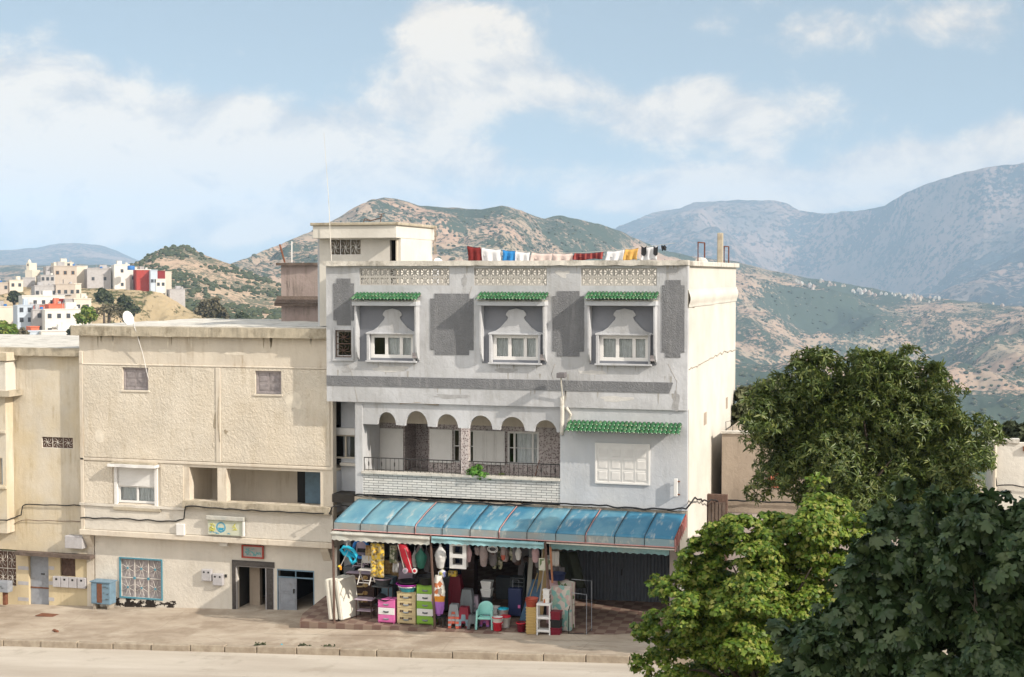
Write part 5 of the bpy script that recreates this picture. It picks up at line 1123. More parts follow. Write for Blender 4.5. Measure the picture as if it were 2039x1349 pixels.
for i in range(9):
    t_ = i/8; y = yF*(1-t_); zt_ = zF-.02+(zB-zF)*t_; m.box(ax1+.01, ax1+.03, y-.035, y+.02, zD-.15+.4*t_, zt_)
m.build('end_slats', 'red_line', AW)
MB().add([(ax1, 0, zB), (ax1, yF, zF), (ax1, yF, zD-.1), (ax1, 0, zD+.3)], [(0, 1, 2, 3)]).build('end_panel', 'sign_red', AW, solid=.008)
for (px, lean) in ((663, .0), (857, .12), (1085, .22)):
    x = xat(px, 1080, yF-.02); zg = gt(x, yF+.1)
    MB().tube([(x, yF-.03, zD+.0), (x+lean*.4, yF+.02, zD-1.2), (x+lean, yF+.05, zg)], .042, 7).build('post', 'brown_iron', AW)
MB().tube([(xv2+.17, yF+.02, zD-.2), (xv2+.23, yF+.04, zD-1.3)], .035, 6).build('post_sleeve', 'coral_wood' if M('coral_wood', (.30, .13, .07), .8) else '', AW)
MB().tube([(xv2-.02, yF-.1, zD-.06), (xv2+.05, yF-.02, zD-.25)], .03, 6).build('post_bracket', 'brown_iron', AW)
MB().tube([(ax0+.02, yF-.02, zD), (ax0+.02, -.02, zD+.35)], .025, 6).build('side_rail', 'brown_iron', AW)
# potted plant on the loggia
# ================================================================ SHOP GOODS
def pm(name, col, rough=.45, var=.06, **k): return M(name, col, rough, var, 6, .05, 30, **k)
pm('pl_white', (.68, .68, .68)); pm('pl_pink', (.60, .14, .36)); pm('pl_green', (.20, .38, .05)); pm('pl_beige', (.50, .41, .24)); pm('pl_teal', (.05, .32, .40)); pm('pl_magenta', (.42, .03, .36)); pm('pl_black', (.015, .015, .017)); pm('pl_turq', (.28, .60, .56)); pm('pl_red', (.50, .02, .04)); pm('pl_cyan', (.02, .42, .62)); pm('pl_grey', (.20, .22, .24)); pm('pl_bluegrey', (.14, .22, .27)); pm('pl_darkgrey', (.09, .10, .11)); pm('pl_brick', (.38, .08, .05)); pm('pl_wine', (.16, .01, .025)); pm('pl_straw', (.50, .36, .15)); pm('pl_brown', (.06, .035, .03)); pm('pl_blue', (.02, .20, .62)); pm('pl_purple', (.34, .14, .48)); pm('pl_orange', (.60, .25, .03)); pm('pl_lilac', (.42, .34, .42)); pm('pl_yellow', (.65, .50, .05))
pm('foam', (.66, .64, .57), .9); pm('wood_light', (.50, .36, .18), .7); pm('fabric_grey', (.16, .15, .16), .9); pm('pl_pale', (.50, .48, .46)); pm('pl_darkgreen', (.03, .15, .11)); pm('fabric_pink', (.50, .34, .36), .9); pm('net_dark', (.03, .035, .025), .9); pm('pl_navy', (.02, .03, .09))
def pattern(name, cols, sc, rough=.85):
    m, t, b = new_mat(name); co = t.a('ShaderNodeTexCoord').outputs['Object']
    v = t.a('ShaderNodeTexVoronoi', i={'Vector': co, 'Scale': sc}); s = t.a('ShaderNodeSeparateColor', i={0: v.outputs['Color']})
    n = t.a('ShaderNodeValToRGB', i={0: s.outputs[0]}); e = n.color_ramp.elements; n.color_ramp.interpolation = 'CONSTANT'
    while len(e) < len(cols): e.new(.5)
    for i, (x, c) in enumerate(zip(e, cols)): x.position = i/len(cols); x.color = (*c, 1)
    t.l.new(n.outputs[0], b.inputs['Base Color']); b.inputs['Roughness'].default_value = rough
pattern('flower_yellow', [(.60, .38, .03), (.45, .36, .16), (.66, .46, .05), (.20, .14, .05), (.5, .42, .25)], 16); pattern('floral_pale', [(.55, .52, .47), (.20, .42, .40), (.56, .50, .46), (.50, .36, .34), (.30, .45, .38)], 7)
pattern('camo', [(.10, .12, .06), (.25, .24, .17), (.05, .06, .04), (.35, .34, .28)], 14); pattern('leaf_print', [(.5, .48, .42), (.12, .18, .08), (.52, .5, .44), (.5, .47, .4)], 6); pattern('flower_box', [(.40, .26, .10), (.30, .17, .06), (.46, .34, .18)], 14); pattern('print_bag', [(.66, .64, .62), (.70, .68, .66), (.45, .14, .05), (.68, .66, .6), (.25, .22, .2)], 8, .3); pattern('toy_print', [(.2, .22, .5), (.6, .58, .55), (.5, .45, .1), (.1, .1, .1)], 12)
M('clear_bag', (.52, .52, .52), .2, .2, 8, .8, 14, spec=.7); M('grey_bag', (.25, .20, .20), .3, .3, 8, .9, 14, spec=.6)
def gx(px, Y=-1.7): return PY(px, 1240, Y).x
def base(px, Y): x = gx(px, Y); return Vector((x, Y, gt(x, Y)+.004))
def rbox(name, mat, parent, c, w, d, z0, z1, bevel=.012): return MB().box(c.x-w/2, c.x+w/2, c.y-d/2, c.y+d/2, c.z+z0, c.z+z1).build(name, mat, parent, bevel=bevel)
def drawers(px0, px1, ytop, Y, cols, label, d=.42, knob='pl_grey', grp=None, name='drawer_tower', top=None):
    a, b = gx(px0, Y), gx(px1, Y); c = base((px0+px1)/2, Y); w = b-a; h = PY((px0+px1)/2, ytop, Y).z-c.z; n = len(cols); t = thing(name, c, label, 'drawers', grp)
    c2 = c+Vector((0, d/2, 0)); rbox('body', cols[0], t, c2, w, d-.04, .03, h-.02)
    for i, q in enumerate(cols):
        z0 = .05+(h-.09)*i/n; z1 = .05+(h-.09)*(i+1)/n
        o = rbox('drawer', q, t, Vector((c.x, c.y+.03, c.z)), w-.03, .06, z0+.008, z1-.006, .01)
        m = MB().grid(lambda u, v: (c.x+(u-.5)*w*.3, c.y-.005-.022*math.sin(math.pi*v), c.z+(z0+z1)/2-.028+.05*v-.018*math.cos((u-.5)*3)), 6, 3); m.build('handle', knob if q != 'pl_white' else 'pl_darkgrey', o, solid=.006)
    rbox('top', top or cols[-1], t, c2, w+.015, d, h-.02, h, .008)
    for sx in (-1, 1):
        for sy in (-1, 1): rbox('foot', cols[0], t, c2+Vector((sx*(w/2-.05), sy*(d/2-.06), 0)), .05, .05, 0, .03, .004)
    return t, c, h
def basin(c, r, h, mat, label, cat='basin', grp=None, rim=None, name='basin', taper=.75, handle=False):
    t = thing(name, c, label, cat, grp) if (rim or handle) else None
    m = MB().lathe([(.001, .0), (r*taper, 0), (r*taper+.005, .01), (r, h), (r*1.07, h+.004), (r*1.07, h-.015), (r*1.01, h-.02)], c, 22); m.lathe([(r*.97, h-.004), (r*taper*.97, .02), (.001, .02)], c, 22)
    if t is None: o = m.build(name, mat, smooth=True, loc=c); return tag(o, label, cat, grp)
    m.build('shell', mat, t, smooth=True)
    if rim: MB().lathe([(r*1.0, h-.02), (r*1.09, h-.015), (r*1.09, h+.01), (r*.98, h+.012)], c, 22).build('rim', rim, t, smooth=True)
    if handle: MB().tube([(c[0]+r*1.08*math.cos(a), c[1]-r*.5*math.sin(a), c[2]+h-.02-.08*math.sin(a)) for a in [math.pi*k/10 for k in range(11)]], .006, 5).build('handle', 'pl_white', t)
    return t
def stool_stack(c, w, mats, label, n=4, h0=.38, step=.09, rot=0, grp=None):
    t = thing('stool_stack' if n > 1 else 'stool', c, label, 'stools' if n > 1 else 'stool', grp)
    for i in range(n):
        z = i*step; mt = mats[i % len(mats)]; W0, W1 = w*.5, w*.36; m = MB(); leg = .06
        top = z+h0
        for s in range(4):
            an = s*math.pi/2; ca, sa = math.cos(an), math.sin(an)
            def P(u, v, z_): return (c.x+ca*u-sa*v, c.y+sa*u+ca*v, c.z+z_)
            w0 = W0+(W1-W0)*0
            # tapered side with an arch cut: two legs and a top band
            k = .42; Wm = W0+(W1-W0)*k; zm = z+h0*k
            m.add([P(-W0, -W0, z), P(-W0*.45, -W0, z), P(-W0*.34, -Wm, zm), P(W0*.34, -Wm, zm), P(W0*.45, -W0, z), P(W0, -W0, z), P(Wm, -Wm, zm), P(W1, -W1, top), P(-W1, -W1, top), P(-Wm, -Wm, zm)], [(0, 1, 2, 9), (2, 3, 6, 7, 8, 9), (3, 4, 5, 6)])
        m.add([(c.x-W1, c.y-W1, c.z+top), (c.x+W1, c.y-W1, c.z+top), (c.x+W1, c.y+W1, c.z+top), (c.x-W1, c.y+W1, c.z+top)], [(0, 1, 2, 3)])
        m.build('stool' if n > 1 else 'body', mt, t, solid=.01)
        if i == n-1: MB().box(c.x-.05, c.x+.05, c.y-.012, c.y+.012, c.z+top+.006, c.z+top+.01).build('grip_slot', 'black', t)
    t.rotation_euler.z = rot; return t
def stack(c, w, d, n, h, mat, label, name, cat, piece, alt=None, flare=.1, rot=0):
    t = thing(name, c, label, cat)
    for i in range(n):
        z0 = i*h; m = MB(); k = flare*w; mt = (alt or [mat])[i % len(alt or [mat])]
        v = [(-w/2+k, -d/2+k, z0), (w/2-k, -d/2+k, z0), (w/2-k, d/2-k, z0), (-w/2+k, d/2-k, z0), (-w/2, -d/2, z0+h*.8), (w/2, -d/2, z0+h*.8), (w/2, d/2, z0+h*.8), (-w/2, d/2, z0+h*.8), (-w/2-.01, -d/2-.01, z0+h*.82), (w/2+.01, -d/2-.01, z0+h*.82), (w/2+.01, d/2+.01, z0+h*.82), (-w/2-.01, d/2+.01, z0+h*.82), (-w/2-.01, -d/2-.01, z0+h), (w/2+.01, -d/2-.01, z0+h), (w/2+.01, d/2+.01, z0+h), (-w/2-.01, d/2+.01, z0+h)]
        fs = [(3, 2, 1, 0), (12, 13, 14, 15)]
        for r in range(3): fs += [(r*4+j, r*4+(j+1) % 4, r*4+4+(j+1) % 4, r*4+4+j) for j in range(4)]
        m.add([(c.x+x, c.y+y, c.z+z) for x, y, z in v], fs); m.build(piece, mt, t, bevel=.004)
    t.rotation_euler.z = rot; return t
def bag(px, y0, y1, w, Y, mat, label, name='hanging_bag', cat='bag', grp=None, pinch=.25, seed=0, parts=()):
    a = PY(px, y0, Y); b = PY(px, y1, Y); h = a.z-b.z
    t = thing(name, (a.x, Y, b.z), label, cat, grp); N, K = 26, 24
    def fn(u, v):
        th = 2*math.pi*u; k = (math.sin(math.pi*min(v*.62+.12, 1)))**.6*(1-(1-pinch)*sstep(.6, 1, v)); k *= 1 if v > .03 else .5
        q = 1+.2*noise.noise(Vector((math.cos(th)*2+seed, math.sin(th)*2, v*3)))+.16*noise.noise(Vector((math.cos(th)*5+seed, math.sin(th)*5, v*9)))
        return (a.x+w/2*k*q*math.cos(th), Y+w*.32*k*q*math.sin(th), b.z+h*v)
    bands = [(0, 1, mat)] if not parts else parts
    for v0, v1, mt in bands: MB().grid(lambda u, v: fn(u, v0+(v1-v0)*v), N, K).build('sack' if mt == mat else 'contents', mt, t, smooth=True)
    MB().tube([(a.x, Y, a.z-.02), (a.x, Y, a.z+.12)], .008, 4).build('string', 'pl_white', t); return t
def sheeting(px0, px1, y0, y1, Y, mat, label, name, cat, wav=.05, grp=None, skew=0):
    a0, a1 = PY(px0, y0, Y), PY(px1, y0, Y); zb = PY((px0+px1)/2, y1, Y).z
    o = MB().grid(lambda u, v: (a0.x+(a1.x-a0.x)*u+skew*v, Y+wav*math.sin(u*11+px0)+.02*math.sin(v*6), a0.z+(zb-a0.z)*v), 20, 8).build(name, mat, smooth=True, solid=.008, loc=a0)
    return tag(o, label, cat, grp)
def mattress(px, Y, w, h, th, mat, lean, rot, label, grp=None, name='mattress', cat='mattress', edge=None):
    c = base(px, Y); t = thing(name, c, label, cat, grp); m = MB()
    def fn(u, v):   # rounded slab standing on its edge, w along y, h along z, thickness along x
        return None
    N = 12
    m.box(-th/2, th/2, -w/2, w/2, 0, h)
    m.v = [(x, y, z) for x, y, z in m.v]
    o = MB(); o.v = [(c.x+x, c.y+y, c.z+z) for x, y, z in m.v]; o.f = m.f
    q = o.build('pad', mat, t, bevel=th*.32)
    e = MB()
    for s in (-1, 1): e.tube([(c.x+s*th/2, c.y-w/2+.03, c.z+.03), (c.x+s*th/2, c.y-w/2+.03, c.z+h-.03), (c.x+s*th/2, c.y+w/2-.03, c.z+h-.03), (c.x+s*th/2, c.y+w/2-.03, c.z+.03)], .012, 5, closed=True)
    e.build('piping', edge or 'pl_pale', t)
    t.rotation_euler = (0, lean, rot); return t

# three white mattresses leaning at the left end
for i, (px, ln) in enumerate(((676, -.13), (686, -.15), (697, -.17))):
    mattress(px, -1.35, .95, 1.32-.0*i, .13, 'foam' if i < 2 else 'foam', ln, -.28, ('outermost white foam mattress leaning at the left end of the shop', 'middle white foam mattress of the three leaning at the left end', 'innermost white foam mattress, next to the dark shelves')[i], 'white foam mattresses leaning by the shop')
drawers(752, 786, 1194, -1.75, ['pl_pink', 'pl_white', 'pl_pink'], 'small pink and white chest of three plastic drawers', .4)
t, c, h = drawers(790, 827, 1180, -1.75, ['pl_beige']*4, 'tall beige chest of drawers under the stacked basins', .42)
m = MB()
hb = drawers
for i in range(4):
    for s in (-1, 1):
        x = c.x+s*.14; z = c.z+.2+i*(h-.12)/4; m.box(x-.055, x-.01, c.y-.012, c.y-.004, z-.03, z+.035).box(x+.01, x+.055, c.y-.012, c.y-.004, z-.03, z+.035)
m.build('drawer_print', 'pl_brown', t)
top = c+Vector((.0, .2, h+.004))
basin(top, .30, .17, 'pl_teal', 'teal basin, lowest of the basins on the beige drawers', rim='pl_white', grp='basins stacked on the beige drawers'); basin(top+Vector((0, 0, .13)), .36, .12, 'pl_magenta', 'magenta basin stacked on the teal basin', grp='basins stacked on the beige drawers'); basin(top+Vector((.01, 0, .20)), .35, .13, 'pl_black', 'black tub topmost on the pile over the beige drawers', 'tub', grp='basins stacked on the beige drawers', name='tub')
t, c, h = drawers(829, 864, 1166, -1.72, ['pl_green', 'pl_white', 'pl_green', 'pl_white', 'pl_green'], 'tall green and white chest of five plastic drawers', .42, knob='pl_grey')
basin(c+Vector((0, .2, h+.004)), .33, .26, 'pl_black', 'deep black rubber tub on the green and white drawers', 'tub', name='tub')
# dark shelves, crates and a hallstand behind
t, c, h = drawers(689, 742, 1142, -.2, ['pl_brown']*4, 'dark brown chest with flowered fronts behind the mattresses', .5, knob='wood_light', top='pl_lilac')
m = MB()
for i in range(4):
    for s in (-1, 1): x, z = c.x+s*.22, c.z+.22+i*(h-.1)/4; m.prism([(x+.1*math.cos(k*.785), z+.07*math.sin(k*.785)) for k in range(8)], c.y-.012, c.y-.003)
m.build('flower_print', 'flower_box', t)
def table(px, Y, w, d, h, mat, label, top='pl_brown', legs='pl_brown', shelf=True):
    c = base(px, Y); t = thing('small_table', c, label, 'table'); rbox('tabletop', top, t, c, w, d, h-.04, h, .008)
    for sx in (-1, 1):
        for sy in (-1, 1): p = c+Vector((sx*(w/2-.05), sy*(d/2-.05), 0)); MB().tube([p, p+Vector((0, 0, h-.04))], .02, 5).build('leg', legs, t)
    if shelf: rbox('shelf', top, t, c, w-.1, d-.08, h*.35, h*.35+.02, .004)
    return t
table(728, -1.2, .62, .42, .62, '', 'low pinkish brown table beside the white mattresses', top='pl_lilac')
table(763, -.9, .62, .5, .98, '', 'dark table with a curved white edge behind the pink drawers', top='pl_darkgrey'); c = base(763, -.9)
basin(c+Vector((0, 0, .985)), .28, .22, 'pl_darkgrey', 'dark grey tub standing on the dark table', 'tub', name='tub', rim='pl_lilac'); MB().v
c = base(768, -1.5); o = MB().grid(lambda u, v: (c.x-.28+.56*u, c.y-.22+.4*v, c.z+1.0-.3*0+.02*math.sin(u*5)-.42*(1-abs(u-.5)*1.0)*0+.62*0), 8, 6)
t = tag(MB().grid(lambda u, v: (c.x-.27+.5*u, c.y-.28+.42*v, c.z+.74+.10*(1-u)*v+.03*math.sin(u*7)), 8, 6).build('folded_cloth', 'pl_black', smooth=True, solid=.02, loc=c), 'black folded cloth draped on the pink and white drawers', 'cloth')
# flowered boxes on wall
for i, (p0, p1, y0, y1) in enumerate(((758, 778, 1116, 1143), (779, 803, 1118, 1149))):
    a, b, cc, d = R(p0, y0, p1, y1, .9); t = thing('flowered_box', (a, .9, cc), ('left', 'right')[i]+' brown flowered box on the shelf behind the hanging trolley', 'box', 'flowered boxes'); B('body', 'flower_box', t, (a, b, .9, 1.3, cc, d), bevel=.01); B('lid', 'pl_brown', t, (a-.01, b+.01, .89, 1.31, d, d+.03))
# folding chairs
def folding_chair(c, label, mat='pl_pale', s=1.0, hang=True, grp=None):
    t = thing('folding_chair', c, label, 'chair', grp); w = .42*s
    rbox('seat', mat, t, c, w, .36*s, .44*s, .47*s, .008)
    m = MB(); q = lambda x, y, z: (c.x+x*s, c.y+y*s, c.z+z*s)
    for sx in (-.2, .2): MB().tube([q(sx, .25, 0), q(sx, -.12, .44), q(sx, -.02, .46)], .018, 5).build('leg', mat, t); MB().tube([q(sx, -.25, 0), q(sx, .12, .46), q(sx, .2, .88)], .018, 5).build('leg', mat, t)
    MB().tube([q(-.2, .22, .04), q(.2, .22, .04)], .014, 5).build('stretcher', mat, t); MB().tube([q(-.2, -.22, .06), q(.2, -.22, .06)], .014, 5).build('stretcher', mat, t)
    MB().box(c.x-.2*s, c.x+.2*s, c.y+.16*s, c.y+.2*s, c.z+.62*s, c.z+.86*s).build('backrest', mat, t, bevel=.01); return t
p = PY(729, 1162, -1.7); folding_chair(p, 'pale folding chair hanging near the yellow flowered cloth', 'pl_pale', 1.0)
MB()
def hook(o_x, Y, z0, z1): pass
p = PY(718, 1128, -1.0); folding_chair(p, 'second pale folding chair hanging behind the blue baby bath', 'pl_lilac', .9)
# blue baby bath seat with toy sword
a = PY(696, 1103, -1.8); t = thing('baby_bath_seat', a, 'bright blue plastic baby seat hanging at the left of the shop', 'baby seat')
m = MB(); P = [(-.30, .12), (-.22, .20), (-.05, .20), (.14, .10), (.26, -.04), (.24, -.2), (.12, -.3), (.04, -.22), (-.02, -.1), (-.2, -.02)]
m.tube([a+Vector((x, .04*math.sin(i), z)) for i, (x, z) in enumerate(P)], .055, 8, closed=True); m.build('rim', 'pl_cyan', t, smooth=True)
MB().grid(lambda u, v: (a.x-.2+.4*u, a.y+.12*math.sin(math.pi*v)+.03, a.z+.1-.26*u*.8+.12*(v-.5)), 6, 6).build('seat', 'pl_cyan', t, smooth=True, solid=.01); MB().tube([a+Vector((-.1, .0, .2)), a+Vector((-.08, 0, .45))], .008, 4).build('string', 'pl_white', t)
t = thing('toy_sword', a+Vector((-.16, -.12, -.3)), 'small orange and grey toy hanging in front of the blue baby seat', 'toy'); b = a+Vector((-.28, -.1, -.42))
MB().tube([b, b+Vector((.07, 0, .14)), b+Vector((.26, 0, .5))], [.012, .012, .006], 5).build('blade', 'pl_pale', t); MB().tube([b+Vector((.02, 0, -.1)), b+Vector((0, 0, 0)), b+Vector((.01, 0, .08))], [.03, .05, .02], 7).build('grip', 'pl_orange', t); MB().lathe([(.001, 0), (.06, .02), (.05, .06), (.001, .08)], b+Vector((-.03, 0, -.02)), 8).build('guard', 'pl_yellow', t)
a = PY(719, 1093, -1.2); tag(MB().tube([a+Vector((.26*math.cos(k*.45), 0, .3*math.sin(k*.45))) for k in range(-5, 8)], .05, 7).build('swim_ring', 'pl_blue', smooth=True, loc=a), 'dark blue swim ring hanging behind the blue baby seat', 'swim ring')
sheeting(738, 764, 1082, 1150, -1.75, 'flower_yellow', 'yellow flowered cloth hanging beside the folding chair', 'tablecloth', 'cloth', .03); sheeting(728, 742, 1086, 1118, -1.5, 'flower_box', 'dull brown cloth hanging left of the yellow flowered cloth', 'tablecloth', 'cloth', .03)
sheeting(776, 790, 1086, 1122, -1.7, 'camo', 'camouflage patterned cloth strip hanging under the awning', 'cloth_strip', 'cloth', .02); sheeting(781, 793, 1118, 1140, -1.5, 'clear_bag', 'silvery plastic wrap hanging under the camouflage cloth', 'plastic_wrap', 'wrap', .03)
# red shopping trolley
a = PY(800, 1084, -1.75); b = PY(817, 1140, -1.75); t = thing('shopping_trolley', a, 'bright red shopping trolley hanging upside down in the shop front', 'trolley')
def trf(u, v):
    c = a.lerp(b, v); th = 2*math.pi*u; k = .085+.07*math.sin(math.pi*min(1, v+.18))*(1-.4*v); q = 1+.12*noise.noise(Vector((math.cos(th), math.sin(th), v*6)))
    return (c.x+k*1.25*q*math.cos(th)+.02, c.y+k*.8*q*math.sin(th), c.z)
MB().grid(trf, 16, 14).build('bag', 'pl_red', t, smooth=True); m = MB().tube([a+Vector((-.1, -.1, 0)), b+Vector((-.16, -.08, .05)), b+Vector((-.25, 0, .1))], .01, 5).tube([a+Vector((.14, -.1, -.1)), b+Vector((.12, -.1, 0))], .01, 5); m.build('frame', 'pl_pale', t)
for px, py, cc in ((807, 1137, 'pl_lilac'), (826, 1137, 'pl_white')):
    w = PY(px, py, -1.85); o = MB().tube([w+Vector((0, -.03, 0)), w+Vector((0, .03, 0))], .085, 16).build('wheel', cc, t); MB().tube([w+Vector((0, -.04, 0)), w+Vector((0, -.031, 0))], .05, 12).build('hub', 'pl_red' if cc == 'pl_white' else 'pl_grey', o)
bag(838, 1092, 1133, .36, -1.5, 'pl_darkgreen', 'dark green bag hanging between the red trolley and the post', seed=2, grp='bags hanging in the shop front'); bag(826, 1096, 1130, .2, -1.3, 'clear_bag', 'thin pale plastic bag hanging behind the dark green bag', seed=4, grp='bags hanging in the shop front'); bag(849, 1094, 1140, .24, -1.2, 'fabric_grey', 'grey cloth bag hanging just left of the brown post', seed=9, grp='bags hanging in the shop front')
bag(877, 1084, 1133, .36, -1.8, 'clear_bag', 'silvery clear plastic bag hanging right of the brown post', seed=6, grp='bags hanging in the shop front')
bag(881, 1133, 1150, .26, -1.75, 'toy_print', 'small printed toy packet below the silvery bag', seed=3, name='toy_packet', cat='packet')
bag(873, 1146, 1226, .44, -1.85, 'print_bag', 'long printed bag with orange and purple contents hanging on the post', seed=8, pinch=.6, parts=((.5, 1, 'print_bag'), (.36, .5, 'pl_orange'), (0, .36, 'pl_purple')))
c = base(875, -1.8); table(875, -1.75, .4, .3, .34, '', 'small dark metal stand under the purple bag', top='pl_black', legs='iron', shelf=False)
# hanging white frame
a, b, cc, d = R(895, 1082, 928, 1133, -1.75); t = thing('shelf_panel', (a, -1.75, d), 'white plastic shelf unit with two openings hanging in the shop front', 'shelf')
MB().wall(a, b, cc, d, -1.75, -1.7, [(a+.1, b-.12, cc+.12, cc+.34), (a+.1, b-.12, cc+.46, cc+.72)]).build('panel', 'pl_white', t, bevel=.012); MB().wall(a+.03, b-.03, cc+.02, d-.02, -1.69, -1.45, [(a+.09, b-.11, cc+.11, cc+.35), (a+.09, b-.11, cc+.45, cc+.73)]).build('shelf', 'pl_pale', t)
B('toy_packet', 'flower_yellow', None, (xat(893, 1145, -1.2), xat(909, 1145, -1.2), -1.25, -1.1, zat(900, 1148, -1.2), zat(900, 1137, -1.2))); tag(bpy.context.scene.objects['toy_packet.001'] if 'toy_packet.001' in bpy.data.objects else bpy.data.objects['toy_packet'], 'small yellow printed packet hanging below the white shelf unit', 'packet')
bag(933, 1086, 1120, .2, -1.5, 'fabric_pink', 'small pinkish bag hanging right of the white shelf unit', seed=5, grp='bags hanging in the shop front')
bag(951, 1084, 1106, .22, -1.4, 'grey_bag', 'short brownish bag hanging left of the long grey bag', seed=12, grp='bags hanging in the shop front'); bag(963, 1083, 1129, .27, -1.5, 'grey_bag', 'long grey bag hanging left of the white rings', seed=11, pinch=.7, grp='bags hanging in the shop front')
bag(1002, 1086, 1116, .16, -1.5, 'grey_bag', 'narrow grey and coral bag hanging right of the white rings', seed=14, pinch=.7, grp='bags hanging in the shop front', parts=((.35, 1, 'grey_bag'), (0, .35, 'pl_brick')))
bag(1032, 1090, 1116, .2, -1.3, 'clear_bag', 'small clear bag hanging in front of the dark chairs', seed=15, pinch=.5, grp='bags hanging in the shop front')
a = PY(981, 1094, -1.7); t = thing('hanging_rings', a, 'white double wire rings hanging from the awning over the dark doorway', 'rings')
for r in (.17, .125): MB().tube([a+Vector((r*math.cos(k*.39), 0, r*.62*math.sin(k*.39))) for k in range(16)], .012, 5, closed=True).build('ring', 'pl_white', t)
MB().tube([a+Vector((0, 0, .1)), a+Vector((0, 0, .3))], .006, 4).build('string', 'pl_white', t); MB().lathe([(.001, -.2), (.05, -.17), (.04, -.12), (.001, -.1)], a, 8).build('pendant', 'pl_brown', t)
rgb_ = random.Random(31)
for k in range(17):
    px = 742+rgb_.random()*330; y1 = 1104+rgb_.random()*34
    bag(px, 1086, y1, rgb_.uniform(.12, .3), -.9-.4*rgb_.random(), rgb_.choice(['pl_darkgrey', 'grey_bag', 'pl_brown', 'pl_bluegrey', 'fabric_grey', 'pl_navy', 'camo', 'fabric_pink']), 'dull bundle hanging in the back row under the awning', name='hanging_bundle', cat='bundle', grp='bundles hanging in the back row', seed=k*3+20, pinch=rgb_.uniform(.3, .8))
rgb_ = random.Random(8)
# stools, stacks
Y1 = -1.75
stool_stack(base(905, Y1), .34, ['pl_brick', 'pl_grey'], 'stack of stools, grey above brick red, nearest the brown post', 6, .36, .075, .1); stool_stack(base(925, -1.68), .36, ['pl_wine', 'pl_bluegrey', 'pl_bluegrey', 'pl_bluegrey'], 'stack of blue grey stools between two other grey stacks', 5, .36, .07, .1); stool_stack(base(943, Y1), .34, ['pl_darkgrey'], 'single dark grey stool beside the turquoise chair', 1, .42, .07, .05)
stool_stack(base(931, -.75), .4, ['pl_grey'], 'taller grey stool stack standing behind the front row', 7, .38, .09, .1); stool_stack(base(908, -.6), .42, ['pl_wine'], 'tall dark red stool stack behind the grey stools', 10, .4, .1, .1)
stool_stack(base(945, -.5), .34, ['pl_lilac', 'pl_grey'], 'small lilac and grey stool stack deep behind the turquoise chair', 5, .36, .07, .1)
# turquoise armchair
def armchair(c, mat, label, rot=0, s=1.0):
    t = thing('armchair', c, label, 'chair'); q = lambda x, y, z: (c.x+x*s, c.y+y*s, c.z+z*s)
    MB().add([q(-.2, -.2, .4), q(.2, -.2, .4), q(.18, .2, .37), q(-.18, .2, .37)], [(0, 1, 2, 3)]).build('seat', mat, t, solid=.02)
    def back(u, v):
        an = math.pi*(u*1.0); x = -.25*math.cos(an); y = .02+.24*math.sin(an)**.8+.05*v; top = .62+.24*math.sin(an)**.7; return q(x, y-.0, .38+(top-.38)*v)
    MB().grid(back, 20, 6).build('backrest', mat, t, smooth=True, solid=.014)
    for sx in (-1, 1):
        MB().box(c.x+sx*.25*s-.03, c.x+sx*.25*s+.03, c.y-.2*s, c.y+.1*s, c.z+.60*s, c.z+.625*s).build('armrest', mat, t, bevel=.008)
        MB().tube([q(sx*.27, -.23, 0), q(sx*.25, -.19, .61)], .03, 6).build('leg', mat, t); MB().tube([q(sx*.24, .24, 0), q(sx*.2, .18, .4)], .03, 6).build('leg', mat, t)
    MB().box(c.x-.22*s, c.x+.22*s, c.y-.21*s, c.y-.19*s, c.z+.34*s, c.z+.4*s).build('apron', mat, t, bevel=.006); t.rotation_euler.z = rot; return t
armchair(base(966, -1.7), 'pl_turq', 'turquoise plastic armchair at the front of the shop', .15, .93)
stool_stack(base(967, -1.45), .3, ['pl_purple', 'pl_pink'], 'small pink and purple stool under the turquoise armchair', 2, .26, .06)
# bins and buckets
basin(base(970, -.5)+Vector((0, 0, .0)), .18, .62, 'pl_darkgrey', 'dark bin standing behind the turquoise armchair', 'bin', name='bin', taper=.8)
c = base(970, -.5); stack(c+Vector((0, 0, .625)), .34, .3, 2, .26, 'pl_white', 'white bins stacked on the dark bin behind the armchair', 'bin_stack', 'bins', 'bin')
stack(base(984, -1.1), .3, .3, 3, .17, 'pl_white', 'white crate pile beside the turquoise armchair', 'crate_pile', 'crates', 'crate'); 
def bucket(px, Y, r, h, mat, rim, label, dz=0, lid=None):
    c = base(px, Y)+Vector((0, 0, dz)); t = basin(c, r, h, mat, label, 'bucket', rim=rim, name='bucket', taper=.78, handle=True)
    if lid: MB().lathe([(.001, h+.03), (r*.9, h+.03), (r*1.1, h+.01), (r*1.1, h-.015)], c, 20).build('lid', lid, t, smooth=True)
bucket(1002, -1.2, .16, .38, 'pl_white', 'pl_white', 'white bucket with a bright blue lid', .1, 'pl_cyan'); bucket(1006, -1.5, .17, .34, 'pl_white', 'pl_red', 'white bucket with a red rim behind the red buckets', 0, 'pl_red')
bucket(991, -1.85, .155, .26, 'pl_red', 'pl_red', 'lowest red bucket in front of the white buckets'); bucket(991, -1.85, .17, .22, 'pl_white', 'pl_red', 'white bucket with red rim nested in the lowest red bucket', .2)
basin(base(1038, -1.85), .155, .28, 'pl_wine', 'dark red basket on the ground left of the straw crates', 'basket', name='basket', rim='pl_red', taper=.7)
bag(1010, 1210, 1245, .01, -1.0, 'pl_white', 'x') if False else None
